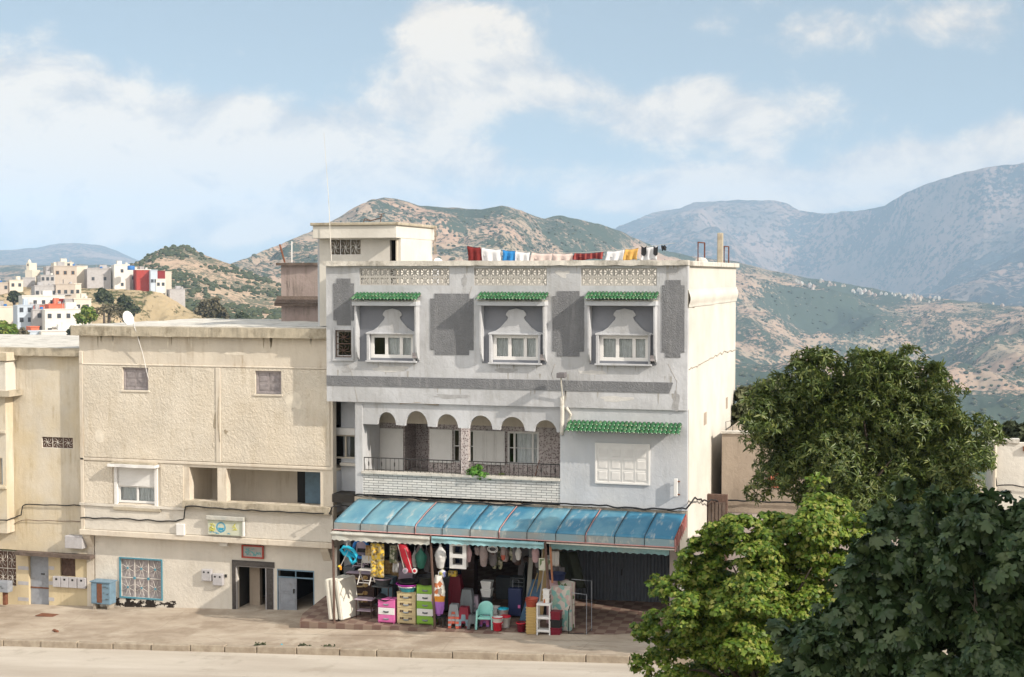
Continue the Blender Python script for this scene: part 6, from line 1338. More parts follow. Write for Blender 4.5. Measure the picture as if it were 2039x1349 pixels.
stack(base(1059, -1.95), .32, .3, 9, .093, 'pl_straw', 'tall pile of straw coloured crates', 'crate_pile', 'crates', 'crate', flare=.06, rot=.1); c = base(1058, -1.95); basin(c+Vector((0, 0, .84)), .185, .2, 'pl_brick', 'brick red round basket on the straw crates', 'basket', name='basket', taper=.8); basin(c+Vector((.02, 0, .98)), .19, .12, 'pl_brick', 'second brick red basket nested on top of the first', 'basket', name='basket', taper=.9)
# white three tier shelf and the stool on it
def shelf(px, Y, w, d, hs, mat, label):
    c = base(px, Y); t = thing('plastic_shelf', c, label, 'shelf')
    for z in hs: MB().box(c.x-w/2, c.x+w/2, c.y-d/2, c.y+d/2, c.z+z, c.z+z+.07).build('tier', mat, t, bevel=.012)
    for sx in (-1, 1):
        for sy in (-1, 1): MB().box(c.x+sx*(w/2-.025)-.022, c.x+sx*(w/2-.025)+.022, c.y+sy*(d/2-.025)-.022, c.y+sy*(d/2-.025)+.022, c.z, c.z+hs[-1]-.002).build('leg', mat, t)
    t.rotation_euler.z = .05; return c
c = shelf(1084, -2.0, .44, .32, [.1, .5, .92], 'pl_white', 'white three tier plastic shelf at the front of the shop')
stack(c+Vector((.07, .02, .995)), .2, .2, 3, .14, 'pl_white', 'small white tub tower standing on the white shelf', 'tub_tower', 'tubs', 'tub', alt=['print_bag', 'pl_white', 'pl_white'], flare=.05)
stack(base(1108, -2.0), .3, .3, 3, .25, 'pl_wine', 'dark red crates stacked beside the white shelf', 'crate_pile', 'crates', 'crate', alt=['pl_wine', 'pl_black'], flare=.04)
# patterned mattresses standing upright
def upright(px, Y, w, h, th, mat, edge, rot, label, lean=0):
    c = base(px, Y); t = thing('mattress', c, label, 'mattress', 'patterned mattresses standing upright'); MB().box(c.x-w/2, c.x+w/2, c.y-th/2, c.y+th/2, c.z, c.z+h).build('pad', mat, t, bevel=.05)
    m = MB()
    for s in (-1, 1): m.tube([(c.x-w/2+.02, c.y+s*th/2, c.z+.03), (c.x-w/2+.02, c.y+s*th/2, c.z+h-.03), (c.x+w/2-.02, c.y+s*th/2, c.z+h-.03), (c.x+w/2-.02, c.y+s*th/2, c.z+.03)], .016, 5, closed=True)
    m.build('piping', edge, t); t.rotation_euler = (lean, 0, rot)
upright(1118, -1.55, .66, 1.4, .16, 'floral_pale', 'pl_pale', -.12, 'pale blue and pink floral mattress standing behind the red crates'); upright(1127, -1.25, .6, 1.48, .14, 'leaf_print', 'fabric_pink', -.35, 'pink edged mattress standing behind the floral mattress'); upright(1110, -1.0, .7, 1.45, .14, 'fabric_pink', 'fabric_pink', -.1, 'plain pinkish mattress at the back of the standing mattresses')
c = base(1108, -1.3); basin(c+Vector((-.0, .05, 1.5)), .27, .2, 'pl_navy', 'dark blue tub lying on top of the upright mattresses', 'tub', name='tub', taper=.85); 
# leaning boards and planks
def board(px, Y, dx, z1, w, mat, label, name='board', cat='board', th=.03, dy=.5, z0=0):
    c = base(px, Y)+Vector((0, 0, z0)); t = MB(); a = c; b = c+Vector((dx, dy, z1)); wv = Vector((w/2, .05, 0)); n = Vector((0, -th, 0))
    t.add([a-wv, a+wv, b+wv, b-wv, a-wv+n, a+wv+n, b+wv+n, b-wv+n], [(3, 2, 1, 0), (4, 5, 6, 7), (0, 1, 5, 4), (1, 2, 6, 5), (2, 3, 7, 6), (3, 0, 4, 7)]); return tag(t.build(name, mat, bevel=.01, loc=c), label, cat, 'boards leaning inside the shop')
M('blue_board', (.03, .09, .17), .4, .5, 5)
board(1050, -.8, .3, 1.25, .5, 'blue_board', 'dark blue ironing board leaning right of the doorway', 'ironing_board', 'ironing board'); MB(); c = base(1040, -.82)
tag(MB().tube([c, c+Vector((.36, .5, 1.45))], .014, 5).build('pale_rod', 'wood_light', loc=c), 'thin pale rod leaning along the dark blue ironing board', 'rod')
board(1066, -.6, .18, 2.2, .13, 'wood_light', 'long yellow wooden plank leaning behind the ironing board', z0=.0); board(1073, -.7, .14, 2.0, .12, 'pl_white', 'white plank leaning beside the yellow wooden plank'); board(1076, -.9, .1, 1.75, .12, 'wood_light', 'short wooden plank leaning against the brown post', z0=.1); board(1050, -.2, .0, 1.9, .12, 'foam', 'cream coloured plank end behind the ironing board')
board(1042, .3, .1, 2.6, .55, 'fabric_grey', 'large dark grey panel leaning at the back right of the shop', 'panel', 'panel')
for i, (p0, p1, y0, y1) in enumerate(((1073, 1086, 1112, 1136), (1090, 1098, 1114, 1134))):
    a, b, cc, d = R(p0, y0, p1, y1, -1.9); t = thing('framed_tray', (a, -1.9, cc), ('larger pale green tray hanging on the left of the right post', 'smaller pale green tray hanging on the right of the right post')[i], 'tray', 'pale trays hanging on the right post')
    B('plate', 'leaf_print', t, (a+.03, b-.03, -1.9, -1.88, cc+.03, d-.03)); B('rim', 'sign_board', t, (a, b, -1.92, -1.88, cc, cc+.03), (a, b, -1.92, -1.88, d-.03, d), (a, a+.03, -1.92, -1.88, cc+.031, d-.031), (b-.03, b, -1.92, -1.88, cc+.031, d-.031))
    MB().tube([((a+b)/2, -1.9, d), ((a+b)/2, -1.9, d+.5)], .005, 4).build('string', 'pl_white', t)
sheeting(1098, 1113, 1098, 1128, -1.4, 'pl_pale', 'pale grey sheet hanging right of the brown post', 'plastic_sheet', 'sheet', .02); sheeting(1094, 1125, 1128, 1175, -.6, 'fabric_grey', 'grey mauve cloth hanging behind the dark blue tub', 'cloth_drape', 'cloth', .05)
sheeting(1110, 1148, 1098, 1170, -.4, 'net_dark', 'dark green netting drooping at the right of the shop', 'netting', 'netting', .08, skew=.3)
# dark stacked chairs at the back right, suitcases
c = base(1034, .2); t = thing('chair_stack', c, 'stack of dark plastic chairs inside the shop on the right', 'chairs')
for i in range(6):
    z = c.z+.42+.13*i; MB().box(c.x-.26, c.x+.22, c.y-.2, c.y+.24, z, z+.03).build('seat', 'pl_darkgrey', t, bevel=.008); MB().box(c.x+.2, c.x+.24, c.y-.2, c.y+.24, z, z+.5).build('backrest', 'pl_darkgrey', t, bevel=.008)
for sx, sy in ((-1, -1), (1, -1), (-1, 1), (1, 1)): MB().tube([c+Vector((sx*.22, sy*.2, 0)), c+Vector((sx*.22, sy*.2, 1.1))], .02, 5).build('leg', 'pl_darkgrey', t)
def suitcase(px, Y, w, h, mat, label):
    c = base(px, Y); t = thing('suitcase', c, label, 'suitcase'); rbox('shell', mat, t, c, w, .28, .06, h, .04); MB().tube([c+Vector((-.1, 0, h-.01)), c+Vector((-.1, 0, h+.25)), c+Vector((.1, 0, h+.25)), c+Vector((.1, 0, h-.01))], .012, 5).build('handle', 'grey_metal', t)
    for s in (-1, 1): p = c+Vector((s*(w/2-.05), 0, .05)); MB().tube([p+Vector((-.02, 0, 0)), p+Vector((.02, 0, 0))], .05, 8).build('wheel', 'black', t)
    rbox('tag', 'pl_pink', t, c+Vector((w*.35, -.16, 0)), .08, .02, h*.35, h*.35+.1, .004)
suitcase(1027, -.5, .45, .95, 'pl_navy', 'dark suitcase standing right of the shop doorway'); suitcase(890, -.3, .5, 1.2, 'pl_darkgrey', 'tall dark suitcase behind the hanging purple bag'); suitcase(858, -.4, .5, 1.05, 'pl_brown', 'brown suitcase behind the green and white drawers')
# goods deeper in the shop
for (px, Y, w, n, mt, lb) in ((700, .3, .4, 5, 'pl_darkgrey', 'dark storage boxes piled at the far left of the shop'), (812, .2, .5, 6, 'pl_lilac', 'lilac grey boxes piled behind the beige drawers'), (935, .6, .45, 7, 'pl_brown', 'brown boxes piled deep inside behind the stools'), (1005, 1.4, .5, 3, 'pl_darkgrey', 'dark boxes piled at the back of the doorway'), (775, .1, .4, 4, 'pl_bluegrey', 'blue grey boxes behind the dark table')):
    stack(base(px, Y), w, .4, n, .24, mt, lb, 'box_pile', 'boxes', 'box', flare=.02)
for (px, Y, w, n, mt, lb) in ((722, .5, .5, 8, 'pl_black', 'tall black box pile behind the dark flowered chest'), (750, .9, .45, 7, 'fabric_grey', 'grey box pile in the left half of the shop depth'), (870, .4, .5, 8, 'pl_brown', 'tall brown box pile behind the left brown post'), (905, 1.0, .5, 9, 'pl_navy', 'navy box pile behind the dark red stools'), (1060, .5, .5, 7, 'pl_brown', 'brown box pile behind the leaning planks'), (1085, .0, .45, 6, 'pl_darkgrey', 'dark grey box pile behind the right brown post')):
    stack(base(px, Y), w, .4, n, .24, mt, lb, 'box_pile', 'boxes', 'box', flare=.02)
# metal clothes rack
c0, c1 = base(1128, -1.95), base(1173, -1.9); t = thing('metal_rack', c0, 'thin metal rack of bent tubes right of the patterned mattresses', 'rack')
z1 = PY(1160, 1162, -1.9).z; z2_ = PY(1160, 1185, -2.1).z
MB().tube([(gx(1138, -1.4), -1.4, z1), (gx(1178, -1.4), -1.4, z1-.02), (gx(1178, -1.4), -1.4, gt(c1.x, -1.4))], .013, 5).build('rail', 'grey_metal', t); MB().tube([(gx(1138, -1.9), -1.9, z2_), (gx(1168, -1.9), -1.9, z2_-.03), (gx(1168, -1.9), -1.9, gt(c1.x, -1.9))], .013, 5).build('rail', 'grey_metal', t)
MB().tube([(gx(1132, -1.9), -1.9, gt(c0.x, -1.9)), (gx(1132, -1.9), -1.9, .95)], .013, 5).build('leg', 'iron', t); MB().tube([(gx(1138, -1.4), -1.4, gt(c0.x, -1.4)), (gx(1138, -1.4), -1.4, 1.1), (gx(1132, -1.9), -1.9, .9)], .013, 5).build('leg', 'iron', t)
MB().tube([(gx(1132, -1.9), -1.9, gt(c0.x, -1.9)+.05), (gx(1168, -1.9), -1.9, gt(c1.x, -1.9)+.05), (gx(1178, -1.4), -1.4, gt(c1.x, -1.4)+.05)], .013, 5).build('base', 'iron', t)
# litter, manhole
a = PZ(94, 1228, -.82); t = tag(MB().hprism([(a.x-.35, a.y-.2), (a.x+.35, a.y-.2), (a.x+.35, a.y+.22), (a.x-.35, a.y+.22)], gs(a.x, a.y)+.004, gs(a.x, a.y)+.02).build('manhole_cover', 'rust', loc=(a.x, a.y, gs(a.x, a.y))), 'rusty rectangular manhole cover in the pavement before the yellow house', 'manhole cover')
def litter(px, py, mat, label, cat, s=.08, n=1):
    p = PZ(px, py, gk(PZ(px, py, -.6).x)); m = MB(); z = (gs(p.x, p.y) if p.y > -4.15 else gk(p.x)-.14)
    rg = random.Random(px)
    for _ in range(n):
        q = (p.x+rg.uniform(-s, s)*1.5*(n > 1), p.y+rg.uniform(-s, s)*(n > 1)); m.lathe([(.001, .0), (s*rg.uniform(.5, 1), .01), (s*rg.uniform(.3, .7), s*.5), (.001, s*.6)], (q[0], q[1], z), 7, 1, .8)
    return tag(m.build(cat.replace(' ', '_'), mat, loc=(p.x, p.y, z)), label, cat)
litter(97, 1276, 'pl_white', 'scrap of white paper in the gutter at the left', 'paper scrap', .06); litter(561, 1286, 'pl_cyan', 'small blue scrap in the gutter near the middle', 'plastic scrap', .05); litter(113, 1257, 'rust', 'clump of dead leaves on the pavement at the left', 'leaf litter', .1, 5)
# rooftop and balcony plants
# ================================================================ TREES
DIA = (np.array([(0, 0, 0), (.45, .5, .1), (1, 0, -.08), (.45, -.5, .1)], float), np.array([(0, 2, 1), (0, 3, 2)]))
def figleaf():
    P = [(0, 0)]; out = [(.02, .10), (.12, .34), (.05, .52), (.22, .62), (.36, .50), (.38, .30), (.50, .40), (.66, .46), (.78, .34), (.66, .20), (.82, .17), (1.0, 0)]
    out = out+[(x, -y) for x, y in out[:-1][::-1]]; P = [(.35, 0)]+out; V = np.array([(x, y, -.35*abs(y)**1.3-.25*x*x+.04*math.sin(9*y)) for x, y in P]); n = len(out)
    F = [(0, i+1, i+2) for i in range(n-1)]+[(0, n, 1)]; return V, np.array(F)
def mapleleaf():
    out = [(0, .05), (.1, .38), (.3, .28), (.42, .62), (.6, .3), (1.0, 0)]; out += [(x, -y) for x, y in out[:-1][::-1]]
    P = [(.35, 0)]+out; V = np.array([(x, y, -.3*abs(y)-.1*x) for x, y in P]); n = len(out); return V, np.array([(0, i+1, i+2) for i in range(n-1)]+[(0, n, 1)])
def rosette(k=9, seed=1, w=.3):
    rg = np.random.RandomState(seed); V, Fs = [], []
    for i in range(k):
        a = 2*math.pi*i/k+rg.uniform(-.3, .3); el = rg.uniform(-.25, .85); L = rg.uniform(.75, 1.1)
        d = np.array([math.cos(a)*math.cos(el), math.sin(a)*math.cos(el), math.sin(el)]); s = np.array([-math.sin(a), math.cos(a), 0]); u = np.cross(d, s)
        b = DIA[0]; v = b[:, :1]*d*L+b[:, 1:2]*s*w*L+(b[:, 2:]+0)*u*.6-np.array([0, 0, 1])*(b[:, :1]**2)*.25*L; Fs.append(DIA[1]+len(V)*4); V.append(v)
    return np.vstack(V), np.vstack(Fs)
def leaves(name, parent, mat, pos, nor, size, shape, droop=.0, seed=0):
    rg = np.random.RandomState(seed); N = len(pos); V, Fc = shape; n = nor/np.linalg.norm(nor, axis=1, keepdims=True)
    r = rg.normal(size=(N, 3)); t = np.cross(n, r); t /= np.linalg.norm(t, axis=1, keepdims=True); t[:, 2] -= droop; t /= np.linalg.norm(t, axis=1, keepdims=True)
    b = np.cross(n, t); b /= np.linalg.norm(b, axis=1, keepdims=True); n = np.cross(t, b)
    P = (V[None, :, :1]*t[:, None]+V[None, :, 1:2]*b[:, None]+V[None, :, 2:3]*n[:, None])*size[:, None, None]+pos[:, None]
    F_ = Fc[None]+(np.arange(N)*len(V))[:, None, None]
    return npmesh(name, P.reshape(-1, 3), F_.reshape(-1, 3), mat, parent)
def crown_points(bl, n, sub=14, subr=.42, seed=0, up=.5, fill=.25, flat=.8, gap=.0):
    """blobs -> clumps on their surface -> leaf points on each clump's shell"""
    rg = np.random.RandomState(seed); bl = np.array([(c[0], c[1], c[2], r) for c, r in bl]); C, Rr = [], []
    for c in bl:
        k = max(4, int(sub*(c[3]/bl[:, 3].mean())**1.5)); d = rg.normal(size=(k, 3)); d /= np.linalg.norm(d, axis=1, keepdims=True); rad = c[3]*rg.uniform(.45, 1.0, (k, 1))
        C.append(c[:3]+d*rad*np.array([1, 1, .9])); Rr.append(c[3]*subr*rg.uniform(.6, 1.25, k))
    C = np.vstack(C); Rr = np.concatenate(Rr); w = Rr**2; w /= w.sum(); idx = rg.choice(len(C), n, p=w)
    d = rg.normal(size=(n, 3)); d[:, 2] += up*.6; d /= np.linalg.norm(d, axis=1, keepdims=True)
    rr_ = np.where(rg.rand(n) < fill, rg.uniform(.2, .9, n), rg.uniform(.85, 1.12, n)); pos = C[idx]+d*(Rr[idx]*rr_)[:, None]*np.array([1, 1, flat])
    nor = d+rg.normal(size=(n, 3))*.45; nor[:, 2] += up; return pos, nor, C
def limbs(parent, base_, cc, rg, r0=.14, n=9, name='trunk', mat='trunk_bark', fork=None):
    m = MB(); cc = [Vector(c) for c in cc]; mid = sum(cc, Vector())/len(cc); b = Vector(base_); fk = fork or b.lerp(mid, .5)
    m.tube([b, b.lerp(fk, .5)+Vector((rg.uniform(-.1, .1), 0, 0)), fk], [r0*1.25, r0, r0*.85], 9)
    for c in rg.sample(cc, min(n, len(cc))):
        q = fk.lerp(c, .5)+Vector((rg.uniform(-.2, .2), rg.uniform(-.2, .2), .12*(c-fk).length)); c = fk.lerp(c, .8); m.tube([fk-Vector((0, 0, .05)), q.lerp(c, .2), c], [r0*.45, r0*.22, r0*.06], 6)
    return m.build(name, mat, parent, smooth=True)
def pxblobs(L, D, jit=.5, seed=0):
    rg = random.Random(seed); out = []
    for px, py, r in L: rm = r/F*D; out.append((tuple(PD(px, py, D+rg.uniform(-jit, jit)*2*rm if True else 0)), rm))
    return out
def tree(name, label, D, L, n, leaf, size, mat, basepx, seed=1, jit=.5, zb=None, group=None, trunk_r=.14, nl=10, cat='tree', **k):
    bl = pxblobs(L, D, jit, seed); dd = sum((Vector(c) for c, r in bl), Vector())/len(bl)
    bx = PD(basepx[0], basepx[1], D); bz = hland(bx.x, bx.y)-.1 if zb is None else zb; b = Vector((bx.x, bx.y, bz))
    t = thing(name, b, label, cat, group); pos, nor, C = crown_points(bl, n, seed=seed, **{q: v for q, v in k.items() if q in ('sub', 'subr', 'up', 'fill', 'flat')})
    rg = np.random.RandomState(seed+5); sz = size*rg.uniform(.5, 1.3, n)
    leaves('crown', t, mat, pos, nor, sz, leaf, k.get('droop', .1), seed); limbs(t, b, [tuple(c) for c in C[::2]], random.Random(seed), trunk_r, nl); return t
# evergreen tree on the pavement right of the grey house
LQ = [(1505, 795, 24), (1545, 780, 40), (1600, 765, 45), (1640, 740, 50), (1700, 728, 42), (1745, 745, 45), (1800, 722, 38), (1845, 745, 40), (1870, 780, 40), (1885, 830, 40), (1950, 862, 38), (1975, 880, 26), (1600, 830, 70), (1700, 820, 80), (1800, 830, 80), (1530, 840, 42), (1505, 885, 26), (1570, 905, 60), (1660, 910, 85), (1770, 920, 85), (1870, 910, 75), (1935, 925, 48), (1502, 985, 22), (1530, 965, 32), (1800, 1000, 70), (1700, 990, 60), (1890, 985, 60), (1620, 975, 35)]
LQ += [(1560, 840, 50), (1640, 870, 70), (1750, 800, 80), (1850, 870, 70), (1590, 960, 40), (1740, 880, 80)]
tree('evergreen_tree', 'big dark evergreen tree with rosettes of narrow leaves right of the grey house', 40.5, LQ, 17000, rosette(9, 1, .26), .2, 'leaf_glossy', (1700, 1200), 3, .55, trunk_r=.2, nl=16, sub=20, subr=.4, up=.35, droop=0, fill=.15)
# bright maple-like tree across the road
MP = [(1630, 962, 24), (1640, 1010, 42), (1632, 1055, 55), (1560, 1065, 50), (1700, 1050, 36), (1480, 1055, 40), (1440, 1080, 40), (1510, 1110, 60), (1390, 1130, 44), (1340, 1160, 34), (1315, 1185, 26), (1590, 1120, 60), (1670, 1120, 50), (1430, 1170, 60), (1370, 1215, 50), (1310, 1240, 30), (1500, 1190, 65), (1590, 1200, 65), (1400, 1265, 60), (1330, 1290, 40), (1290, 1310, 20), (1480, 1270, 70), (1570, 1290, 70), (1430, 1340, 60), (1350, 1340, 34), (1530, 1360, 70), (1640, 1270, 60), (1290, 1255, 32), (1280, 1325, 26), (1425, 1062, 34), (1382, 1086, 28), (1310, 1160, 26), (1360, 1390, 40), (1460, 1410, 60), (1620, 1350, 60)]
tree('deciduous_tree', 'sunlit yellow green tree with small lobed leaves across the road', 30, MP, 120000, mapleleaf(), .095, 'leaf_bright', (1540, 1400), 8, .6, trunk_r=.16, nl=22, sub=26, subr=.4, up=.85, flat=.42, fill=.3, droop=.15)
# two fig trees close to the camera
F1 = [(1790, 965, 26), (1770, 1010, 40), (1830, 1040, 55), (1880, 1000, 35), (1740, 1080, 42), (1800, 1110, 60), (1870, 1120, 70), (1720, 1150, 50), (1690, 1200, 55), (1770, 1210, 75), (1630, 1225, 34), (1560, 1250, 26), (1620, 1290, 60), (1700, 1300, 75), (1810, 1310, 80), (1600, 1360, 60), (1680, 1390, 80), (1790, 1410, 90)]
F2 = [(1990, 1010, 50), (1930, 1030, 60), (2040, 1040, 60), (1900, 1100, 60), (1980, 1110, 85), (2060, 1130, 80), (1900, 1200, 70), (1990, 1220, 90), (2080, 1240, 90), (1880, 1290, 70), (1960, 1320, 90), (2060, 1340, 90), (1870, 1390, 80), (1980, 1430, 90), (2090, 1430, 90)]
FL = figleaf()
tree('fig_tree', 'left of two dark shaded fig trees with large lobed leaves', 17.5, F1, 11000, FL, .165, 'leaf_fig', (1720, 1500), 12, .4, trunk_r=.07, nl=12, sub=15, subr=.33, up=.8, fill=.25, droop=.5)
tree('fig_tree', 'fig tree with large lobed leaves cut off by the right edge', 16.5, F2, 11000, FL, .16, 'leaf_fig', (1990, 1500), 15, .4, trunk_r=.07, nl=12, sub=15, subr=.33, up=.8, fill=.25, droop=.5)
# feathery olive behind the tan house
tree('olive_tree', 'pale feathery tree behind the low tan house', 56, [(1480, 830, 26), (1500, 800, 30), (1540, 775, 28), (1480, 870, 26), (1520, 850, 40), (1560, 800, 30)], 5000, DIA, .22, 'leaf_olive', (1510, 960), 21, .5, zb=-2, trunk_r=.12, up=.3)
tree('dark_shrub', 'dark treetop peeping over the white house at the right edge', 60, [(1995, 872, 16), (2020, 862, 20), (2045, 866, 24)], 2500, DIA, .2, 'leaf_far', (2020, 940), 24, .5, zb=0, trunk_r=.1)
# plant on the loggia
c = PY(945, 952, .5); t = thing('potted_plant', c, 'bright green leafy plant on the loggia parapet', 'plant'); bl = [(tuple(PY(935, 938, .2)), .12), (tuple(PY(948, 938, .1)), .16), (tuple(PY(962, 946, .1)), .14), (tuple(PY(972, 950, .1)), .06)]
pos, nor, _ = crown_points(bl, 420, 8, .5, 3); leaves('foliage', t, 'leaf_pot', pos, nor, np.random.uniform(.07, .13, 420), DIA, .2, 2); MB().lathe([(.001, -.1), (.09, -.1), (.12, .08), (.10, .08)], c, 12).build('pot', 'rust', t, smooth=True)
c = PY(1000, 955, .5); t = thing('potted_plant', c, 'small dark green plant right of the bright loggia plant', 'plant'); pos, nor, _ = crown_points([(tuple(PY(998, 948, .4)), .1)], 90, 5, .5, 6); leaves('foliage', t, 'leaf_glossy', pos, nor, np.random.uniform(.06, .1, 90), DIA, .2, 2); MB().lathe([(.001, -.1), (.08, -.1), (.1, .03), (.08, .03)], c, 12).build('pot', 'pl_brown', t, smooth=True)
c = PY(1065, 945, .5); t = tag(MB().tube([c+Vector((0, 0, -.1)), c+Vector((.1, .2, .45))], .015, 5).build('broom_handle', 'rust', loc=c), 'reddish stick leaning behind the loggia railing', 'stick')
# weeds along the kerb
for i, px in enumerate((605, 655, 512)):
    p = PZ(px, 1290, gk(PZ(px, 1290, -.3).x)); p = Vector((p.x, -4.12, gk(p.x))); pos = np.array([p+Vector((random.uniform(-.2, .2), random.uniform(-.04, .04), random.uniform(0, .06))) for _ in range(60)]); nor = np.random.normal(size=(60, 3))+np.array([0, 0, .5])
    t = tag(leaves('weed_tuft', None, 'leaf_far', pos, nor, np.random.uniform(.04, .09, 60), DIA, 0, i), ('small weed tuft in the kerb gap in front of the white mattresses', 'weed tuft in the kerb gap nearest the shop goods', 'leftmost small weed tuft in the kerb gap')[i], 'weed', 'weeds in the kerb')
# ================================================================ TOWN ON THE HILL
rgh = random.Random(8)
hbv = bvh(bpy.data.objects['town_hill'])
M('t_white', (.66, .64, .60), .9, .06, .5); M('t_cream', (.63, .575, .49), .9, .08, .5); M('t_grey', (.40, .385, .39), .9, .12, .5, .2, 8, .3); M('t_tan', (.44, .38, .33), .9, .1, .5); M('t_red', (.36, .05, .04), .9, .1, .5); M('t_darkred', (.22, .025, .025), .9, .1, .5); M('t_blue', (.46, .52, .60), .9, .08, .5); M('t_coral', (.60, .16, .09), .9, .1, .5); M('t_pane', (.05, .055, .065), .4, .2, 2); M('t_frame', (.36, .20, .10), .8); M('t_tank', (.03, .15, .42), .5)
def house(x0, x1, y0, y1, D, mat, label, win=(0, 0), cat='house', yaw=.12, dep=11, name='hillside_house', frame=None, side=None, wins=None, sink=4, par=True):
    D = D*2.2+(30 if D >= 255 else 6)
    c = PD((x0+x1)/2, y1, D); w = (x1-x0)/F*D; zt = PD((x0+x1)/2, y0, D).z; z0 = c.z-sink
    t = thing(name, (c.x, c.y, z0), label, cat, 'houses of the hillside town'); h = zt-z0; W = w*.94
    ang = math.atan2(c.x-CAM.x, c.y-CAM.y)*-1+yaw
    def bld(m, nm, mt, par_=t): return m.build(nm, mt, par_)
    X = lambda x, y, z: (c.x+x, c.y+y, z0+z)
    MB().box(c.x-W/2, c.x+W/2, c.y, c.y+dep, z0, zt-.0).build('wall', mat, t)
    if par: MB().box(c.x-W/2-.15, c.x+W/2+.15, c.y-.15, c.y+.1, zt+.004, zt+.3).build('parapet', mat if mat != 't_red' else 't_white', t)
    if side: MB().box(c.x+W/2, c.x+W/2+.05, c.y+.02, c.y+dep-.02, z0, zt-.02).build('side_wall', side, t)
    nx, nz = win; vis = zt-c.z
    L = wins or [((i+.5)/nx, (j+.55)/nz) for i in range(nx) for j in range(nz)]
    for u, v in L:
        cx, cz = c.x-W/2+W*u, c.z+vis*v; s = .55; vv = rgh.uniform(-.3, .3)
        o = MB().box(cx-s-.12, cx+s+.12, c.y-.07, c.y-.004, cz-.7, cz+.85).build('window', frame or mat, t); MB().box(cx-s, cx+s, c.y-.09, c.y-.074, cz-.6, cz+.75).build('pane', 't_pane', o)
    if x1-x0 > 24:
        u = rgh.uniform(.15, .6); rx = c.x-W/2+W*u; MB().box(rx, rx+min(3, W*.3), c.y+2, c.y+5, zt+.01, zt+rgh.uniform(1.4, 2.2)).build('roof_room', mat if rgh.random() < .6 else 't_grey', t)
        rx = c.x-W/2+W*rgh.uniform(.6, .9); MB().lathe([(.001, 0), (.5, 0), (.5, .9), (.001, 1.0)], (rx, c.y+1, zt+.0), 8).build('roof_tank', rgh.choice(['t_white', 't_tank', 't_grey']), t)
        rx = c.x-W/2+W*rgh.uniform(.1, .9); MB().tube([(rx, c.y+1, zt), (rx, c.y+1, zt+2.2)], .06, 4).build('aerial', 't_grey', t)
    if nx > 2: MB().box(c.x-W*.3, c.x+W*.3, c.y-.8, c.y-.1, c.z+vis*.38, c.z+vis*.38+.3).build('balcony', 't_grey' if mat != 't_grey' else 't_cream', t)
    t.rotation_euler.z = ang; return t
H_ = [(-30, 20, 564, 625, 262, 't_tan', 'brownish grey block at the left edge of the town', (3, 3)), (20, 46, 559, 600, 262, 't_cream', 'small cream house with a brown arch left of the minaret', (2, 2)),
 (46, 70, 554, 600, 268, 't_grey', 'plain grey wall house below the minaret', (0, 0)), (70, 86, 552, 590, 272, 't_cream', 'narrow cream house right of the minaret', (0, 0)),
 (82, 109, 549, 596, 262, 't_grey', 'grey house with two rows of small windows', (3, 3)), (93, 110, 532, 556, 268, 't_grey', 'grey upper storey behind the grey windowed house', (2, 1)), (108, 153, 531, 588, 264, 't_tan', 'brown grey house with orange framed windows', (3, 2), 't_frame'),
 (108, 146, 524, 534, 272, 't_cream', 'cream roof room on top of the orange framed house', (2, 1)), (153, 175, 531, 590, 270, 't_cream', 'tall sunlit cream house with a blank side', (0, 0)), (174, 221, 536, 580, 266, 't_grey', 'pale grey house with two dark windows over a red stripe', (2, 1)), (220, 230, 534, 580, 270, 't_white', 'very narrow white house beside the big white block', (0, 0)),
 (228, 259, 528, 582, 264, 't_white', 'big blank white block on the cliff top', (1, 2)), (258, 273, 533, 580, 268, 't_white', 'small white house under the blue tank', (1, 1)), (272, 301, 538, 584, 262, 't_red', 'bright red house on the cliff edge', (0, 0)), (300, 314, 539, 586, 260, 't_blue', 'narrow pale blue house right of the red house', (2, 1)),
 (313, 329, 541, 560, 264, 't_darkred', 'dark red upper house right of the pale blue house', (0, 0)), (311, 330, 557, 600, 260, 't_white', 'small white house below the dark red one', (2, 2)), (329, 342, 542, 592, 268, 't_cream', 'cream house at the end of the cliff row', (0, 0)), (338, 369, 577, 620, 258, 't_grey', 'unfinished grey house lowest on the cliff end', (0, 0)),
 (70, 112, 570, 600, 250, 't_grey', 'low grey house under the two grey windowed ones', (4, 1)), (112, 150, 567, 600, 250, 't_tan', 'low brown house with a balcony under the orange framed house', (3, 1)), (148, 162, 566, 600, 252, 't_cream', 'thin cream house between brown and cream ones', (1, 1)),
 (46, 128, 590, 618, 225, 't_white', 'long white house with red patches in the lower town', (5, 1)), (113, 132, 597, 625, 220, 't_darkred', 'dark red house end beside the long white one', (0, 0)), (130, 149, 597, 630, 218, 't_grey', 'mauve grey house between dark red and cream ones', (0, 0)), (148, 182, 596, 630, 218, 't_cream', 'cream house with a thin red roof edge', (2, 1)),
 (36, 67, 609, 668, 205, 't_blue', 'bluish white house on the left of the lower town', (2, 3)), (66, 88, 611, 640, 208, 't_coral', 'coral red terrace wall above the grey balconies', (0, 0)), (98, 130, 607, 640, 210, 't_coral', 'orange red wall behind the white apartment block', (0, 0)), (66, 92, 618, 668, 203, 't_grey', 'grey balconied house front in the lower town', (1, 2)), (91, 164, 617, 674, 200, 't_white', 'wide white apartment block in the lower town', (4, 2)),
 (-20, 28, 612, 660, 215, 't_cream', 'pale house half hidden at the far left', (0, 0)), (60, 84, 661, 690, 180, 't_blue', 'small blue grey shed in front of the white block', (2, 1)), (84, 165, 660, 700, 178, 't_white', 'low white house nearest to the yellow roof', (3, 1)), (116, 140, 672, 690, 172, 't_red', 'small red painted annex by the yellow roof', (1, 1)), (62, 78, 652, 668, 190, 't_coral', 'orange water room beside the bluish white house', (0, 0))]
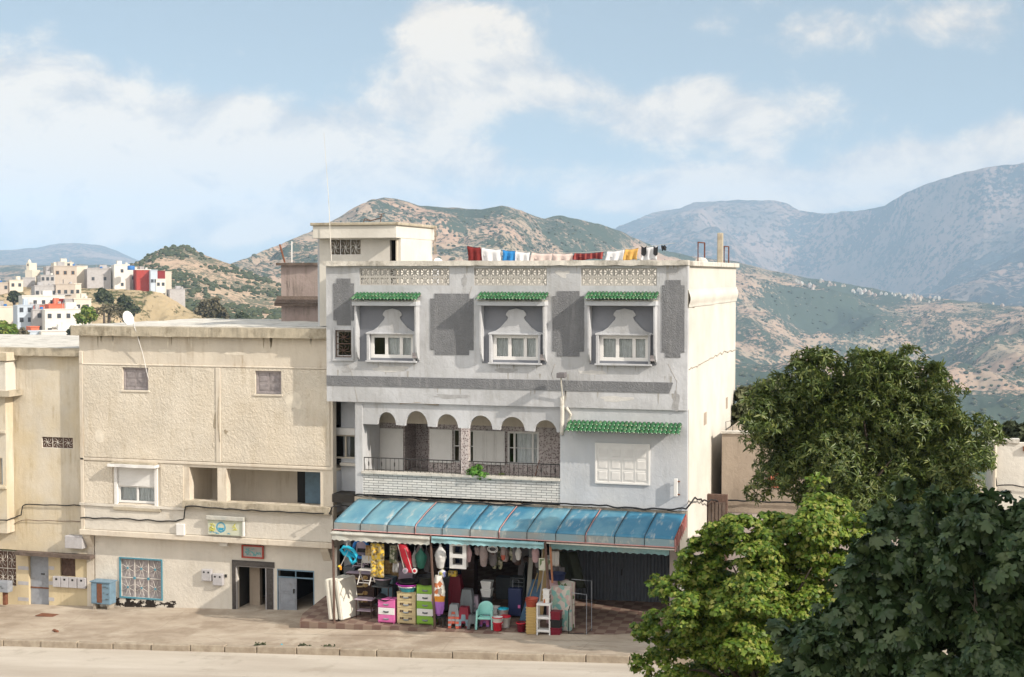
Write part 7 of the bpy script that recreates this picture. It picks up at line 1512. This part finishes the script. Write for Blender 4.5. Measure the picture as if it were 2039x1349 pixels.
for h in H_: house(*h[:7], win=h[7], frame=h[8] if len(h) > 8 else None, side={'t_grey': 't_cream', 't_red': 't_blue'}.get(h[5]))
mn = PD(59, 580, 625); t = thing('minaret', (mn.x, mn.y, mn.z), 'pale yellow square minaret rising over the town', 'minaret')
for (x0, x1, y0, y1, nm) in ((53, 73, 538, 585, 'base'), (54, 63, 524, 538, 'shaft')): a, b = PD(x0, y1, 625), PD(x1, y0, 625); MB().box(a.x, b.x, mn.y-(1.5 if nm == 'base' else 1), mn.y+4, a.z, b.z).build(nm, 't_cream', t)
a = PD(58.5, 524, 625); MB().lathe([(.8, 0), (.75, .6), (.001, 1.6)], a, 8).build('finial', 't_cream', t); B('opening', 't_pane', t, (a.x-.3, a.x+.3, mn.y-1.05, mn.y-1.003, a.z-1.2, a.z-.5), bevel=0)
a = PD(261, 533, 604); t = tag(MB().lathe([(.001, 0), (1.4, 0), (1.45, .1), (1.45, 1.5), (1.1, 1.7), (.001, 1.7)], a-Vector((0, 0, 1.0)), 14).build('water_tank', 't_tank', smooth=True, loc=a), 'blue water tank on the roof of the big white block', 'water tank')
a, b = PD(174, 560, 264), PD(219, 561, 264)
ft = dict(shape=DIA)
def fartree(px, py, r, D, mat, label, name='bushy_tree', n=2600, sz=.9, L=None, up=.4):
    D *= 2.2
    L = L or [(px, py, r*.7), (px-r*.5, py+r*.2, r*.5), (px+r*.5, py+r*.25, r*.5), (px, py-r*.4, r*.45)]
    g = hbv.ray_cast(PD(px, py, D)+Vector((0, 0, 60)), Vector((0, 0, -1)))[0]; zb = g.z if g else PD(px, py+r*1.4, D).z
    return tree(name, label, D, L, n, DIA, sz, mat, (px, py+r), int(px), .5, zb=min(zb, PD(px, py+r*.6, D).z)-.5, trunk_r=.4, nl=6, sub=10, up=up, group='trees of the hillside town')
fartree(207, 590, 18, 225, 'leaf_far', 'small dark round tree below the pale grey house'); fartree(249, 612, 26, 215, 'leaf_far', 'large dark round tree under the cliff'); fartree(172, 628, 22, 190, 'leaf_bright', 'light green bush right of the white apartment block', n=2000)
fartree(424, 618, 32, 215, 'leaf_dry', 'large brownish bare looking tree right of the cliff', n=3600); fartree(482, 640, 20, 212, 'leaf_far', 'small dark tree right of the brownish tree'); fartree(8, 660, 26, 150, 'leaf_bright', 'yellow green bush at the left edge of the lower town', n=2200); fartree(42, 672, 17, 160, 'leaf_dry', 'dry bush beside the blue grey shed'); fartree(30, 590, 12, 240, 'leaf_far', 'dark tree between the brownish block and the long white house')
fartree(146, 660, 10, 176, 'leaf_far', 'tiny dark tree before the low white house', n=700)
p = PD(217, 640, 429); t = thing('palm_tree', p, 'grey green palm with arching fronds below the cliff', 'palm'); tp = PD(217, 618, 429); MB().tube([p-Vector((0, 0, 2)), tp], [.5, .4], 7).build('trunk', 'trunk_bark', t)
pos, nor = [], []
rg = random.Random(3)
for k in range(26):
    an = rg.uniform(0, 6.28); e0 = rg.uniform(.1, 1.2)
    for s in range(16):
        q = s/16; r = 5.0*q; pos.append(tp+Vector((math.cos(an)*r*math.cos(e0*.6), math.sin(an)*r*math.cos(e0*.6), r*math.sin(e0)-4.2*q*q))); nor.append((rg.gauss(0, 1), rg.gauss(0, 1), 1.2))
leaves('fronds', t, 'leaf_dry', np.array(pos), np.array(nor), np.full(len(pos), 1.6), (DIA[0]*np.array([1, .3, 1]), DIA[1]), .3, 4)
# village on the far ridge: small white houses
tb = bvh(bpy.data.objects['twin_peak_hill']); rg = random.Random(12); cnt = 0
me_cache = {}
M('v_white', (.52, .50, .47), .9); M('v_cream', (.45, .39, .32), .9); M('v_pink', (.40, .31, .27), .9)
def vill(px, py, mat, label, w):
    hit = tb.ray_cast(CAM, ray(px, py))[0]
    if hit is None: return
    key = (mat, int(w))
    if key not in me_cache:
        m = MB().box(-w/2, w/2, -w/2, w/2, -3, w*.75).box(-w*.3, w*.2, -w*.2, w*.3, w*.751, w*.751+2.0); o = m.build('village_house', mat); me_cache[key] = o.data
    else: o = bpy.data.objects.new('village_house', me_cache[key]); S.collection.objects.link(o)
    o.location = hit; o.rotation_euler.z = rg.uniform(-.6, .9); tag(o, label, 'house', 'village houses on the far ridge')
for (x0, x1, yA, yB, sp, n, lb) in ((1575, 1620, 556, 566, 8, 14, 'tiny white house in the loose group nearest the grey house roof'), (1630, 1745, 555, 582, 8, 26, 'tiny white house scattered along the slope left of the dense village'), (1750, 1870, 572, 592, 14, 64, 'tiny white house in the dense village on the far ridge'), (1935, 2012, 588, 603, 7, 20, 'tiny house in the small group at the right end of the far ridge')):
    for _ in range(n):
        u = rg.random() if n < 60 else min(max(rg.gauss(.55, .22), 0), 1); px = x0+(x1-x0)*u; py = yA+(yB-yA)*u+rg.uniform(-sp, sp)*.6+7
        vill(px, py, rg.choice(['v_white', 'v_white', 'v_cream', 'v_pink']), lb, rg.choice([4., 5., 6.]))
# unseen block added right of the camera to shade the fig trees
bk = thing('shade_block', (27, -43, 5), 'plain cream block added out of view to shade the fig trees', 'building')
MB().box(22.5, 32, -60, -27.3, 2, 22).build('wall', 'beige_smooth', bk)
for i in range(7):
    for j in range(4):
        y = -58+4.4*i; z = 7.5+3.4*j; w = MB().box(22.4, 22.48, y, y+1.3, z, z+1.4).build('window', 'white_frame', bk); MB().box(22.37, 22.396, y+.08, y+1.22, z+.08, z+1.32).build('pane', 't_pane', w)
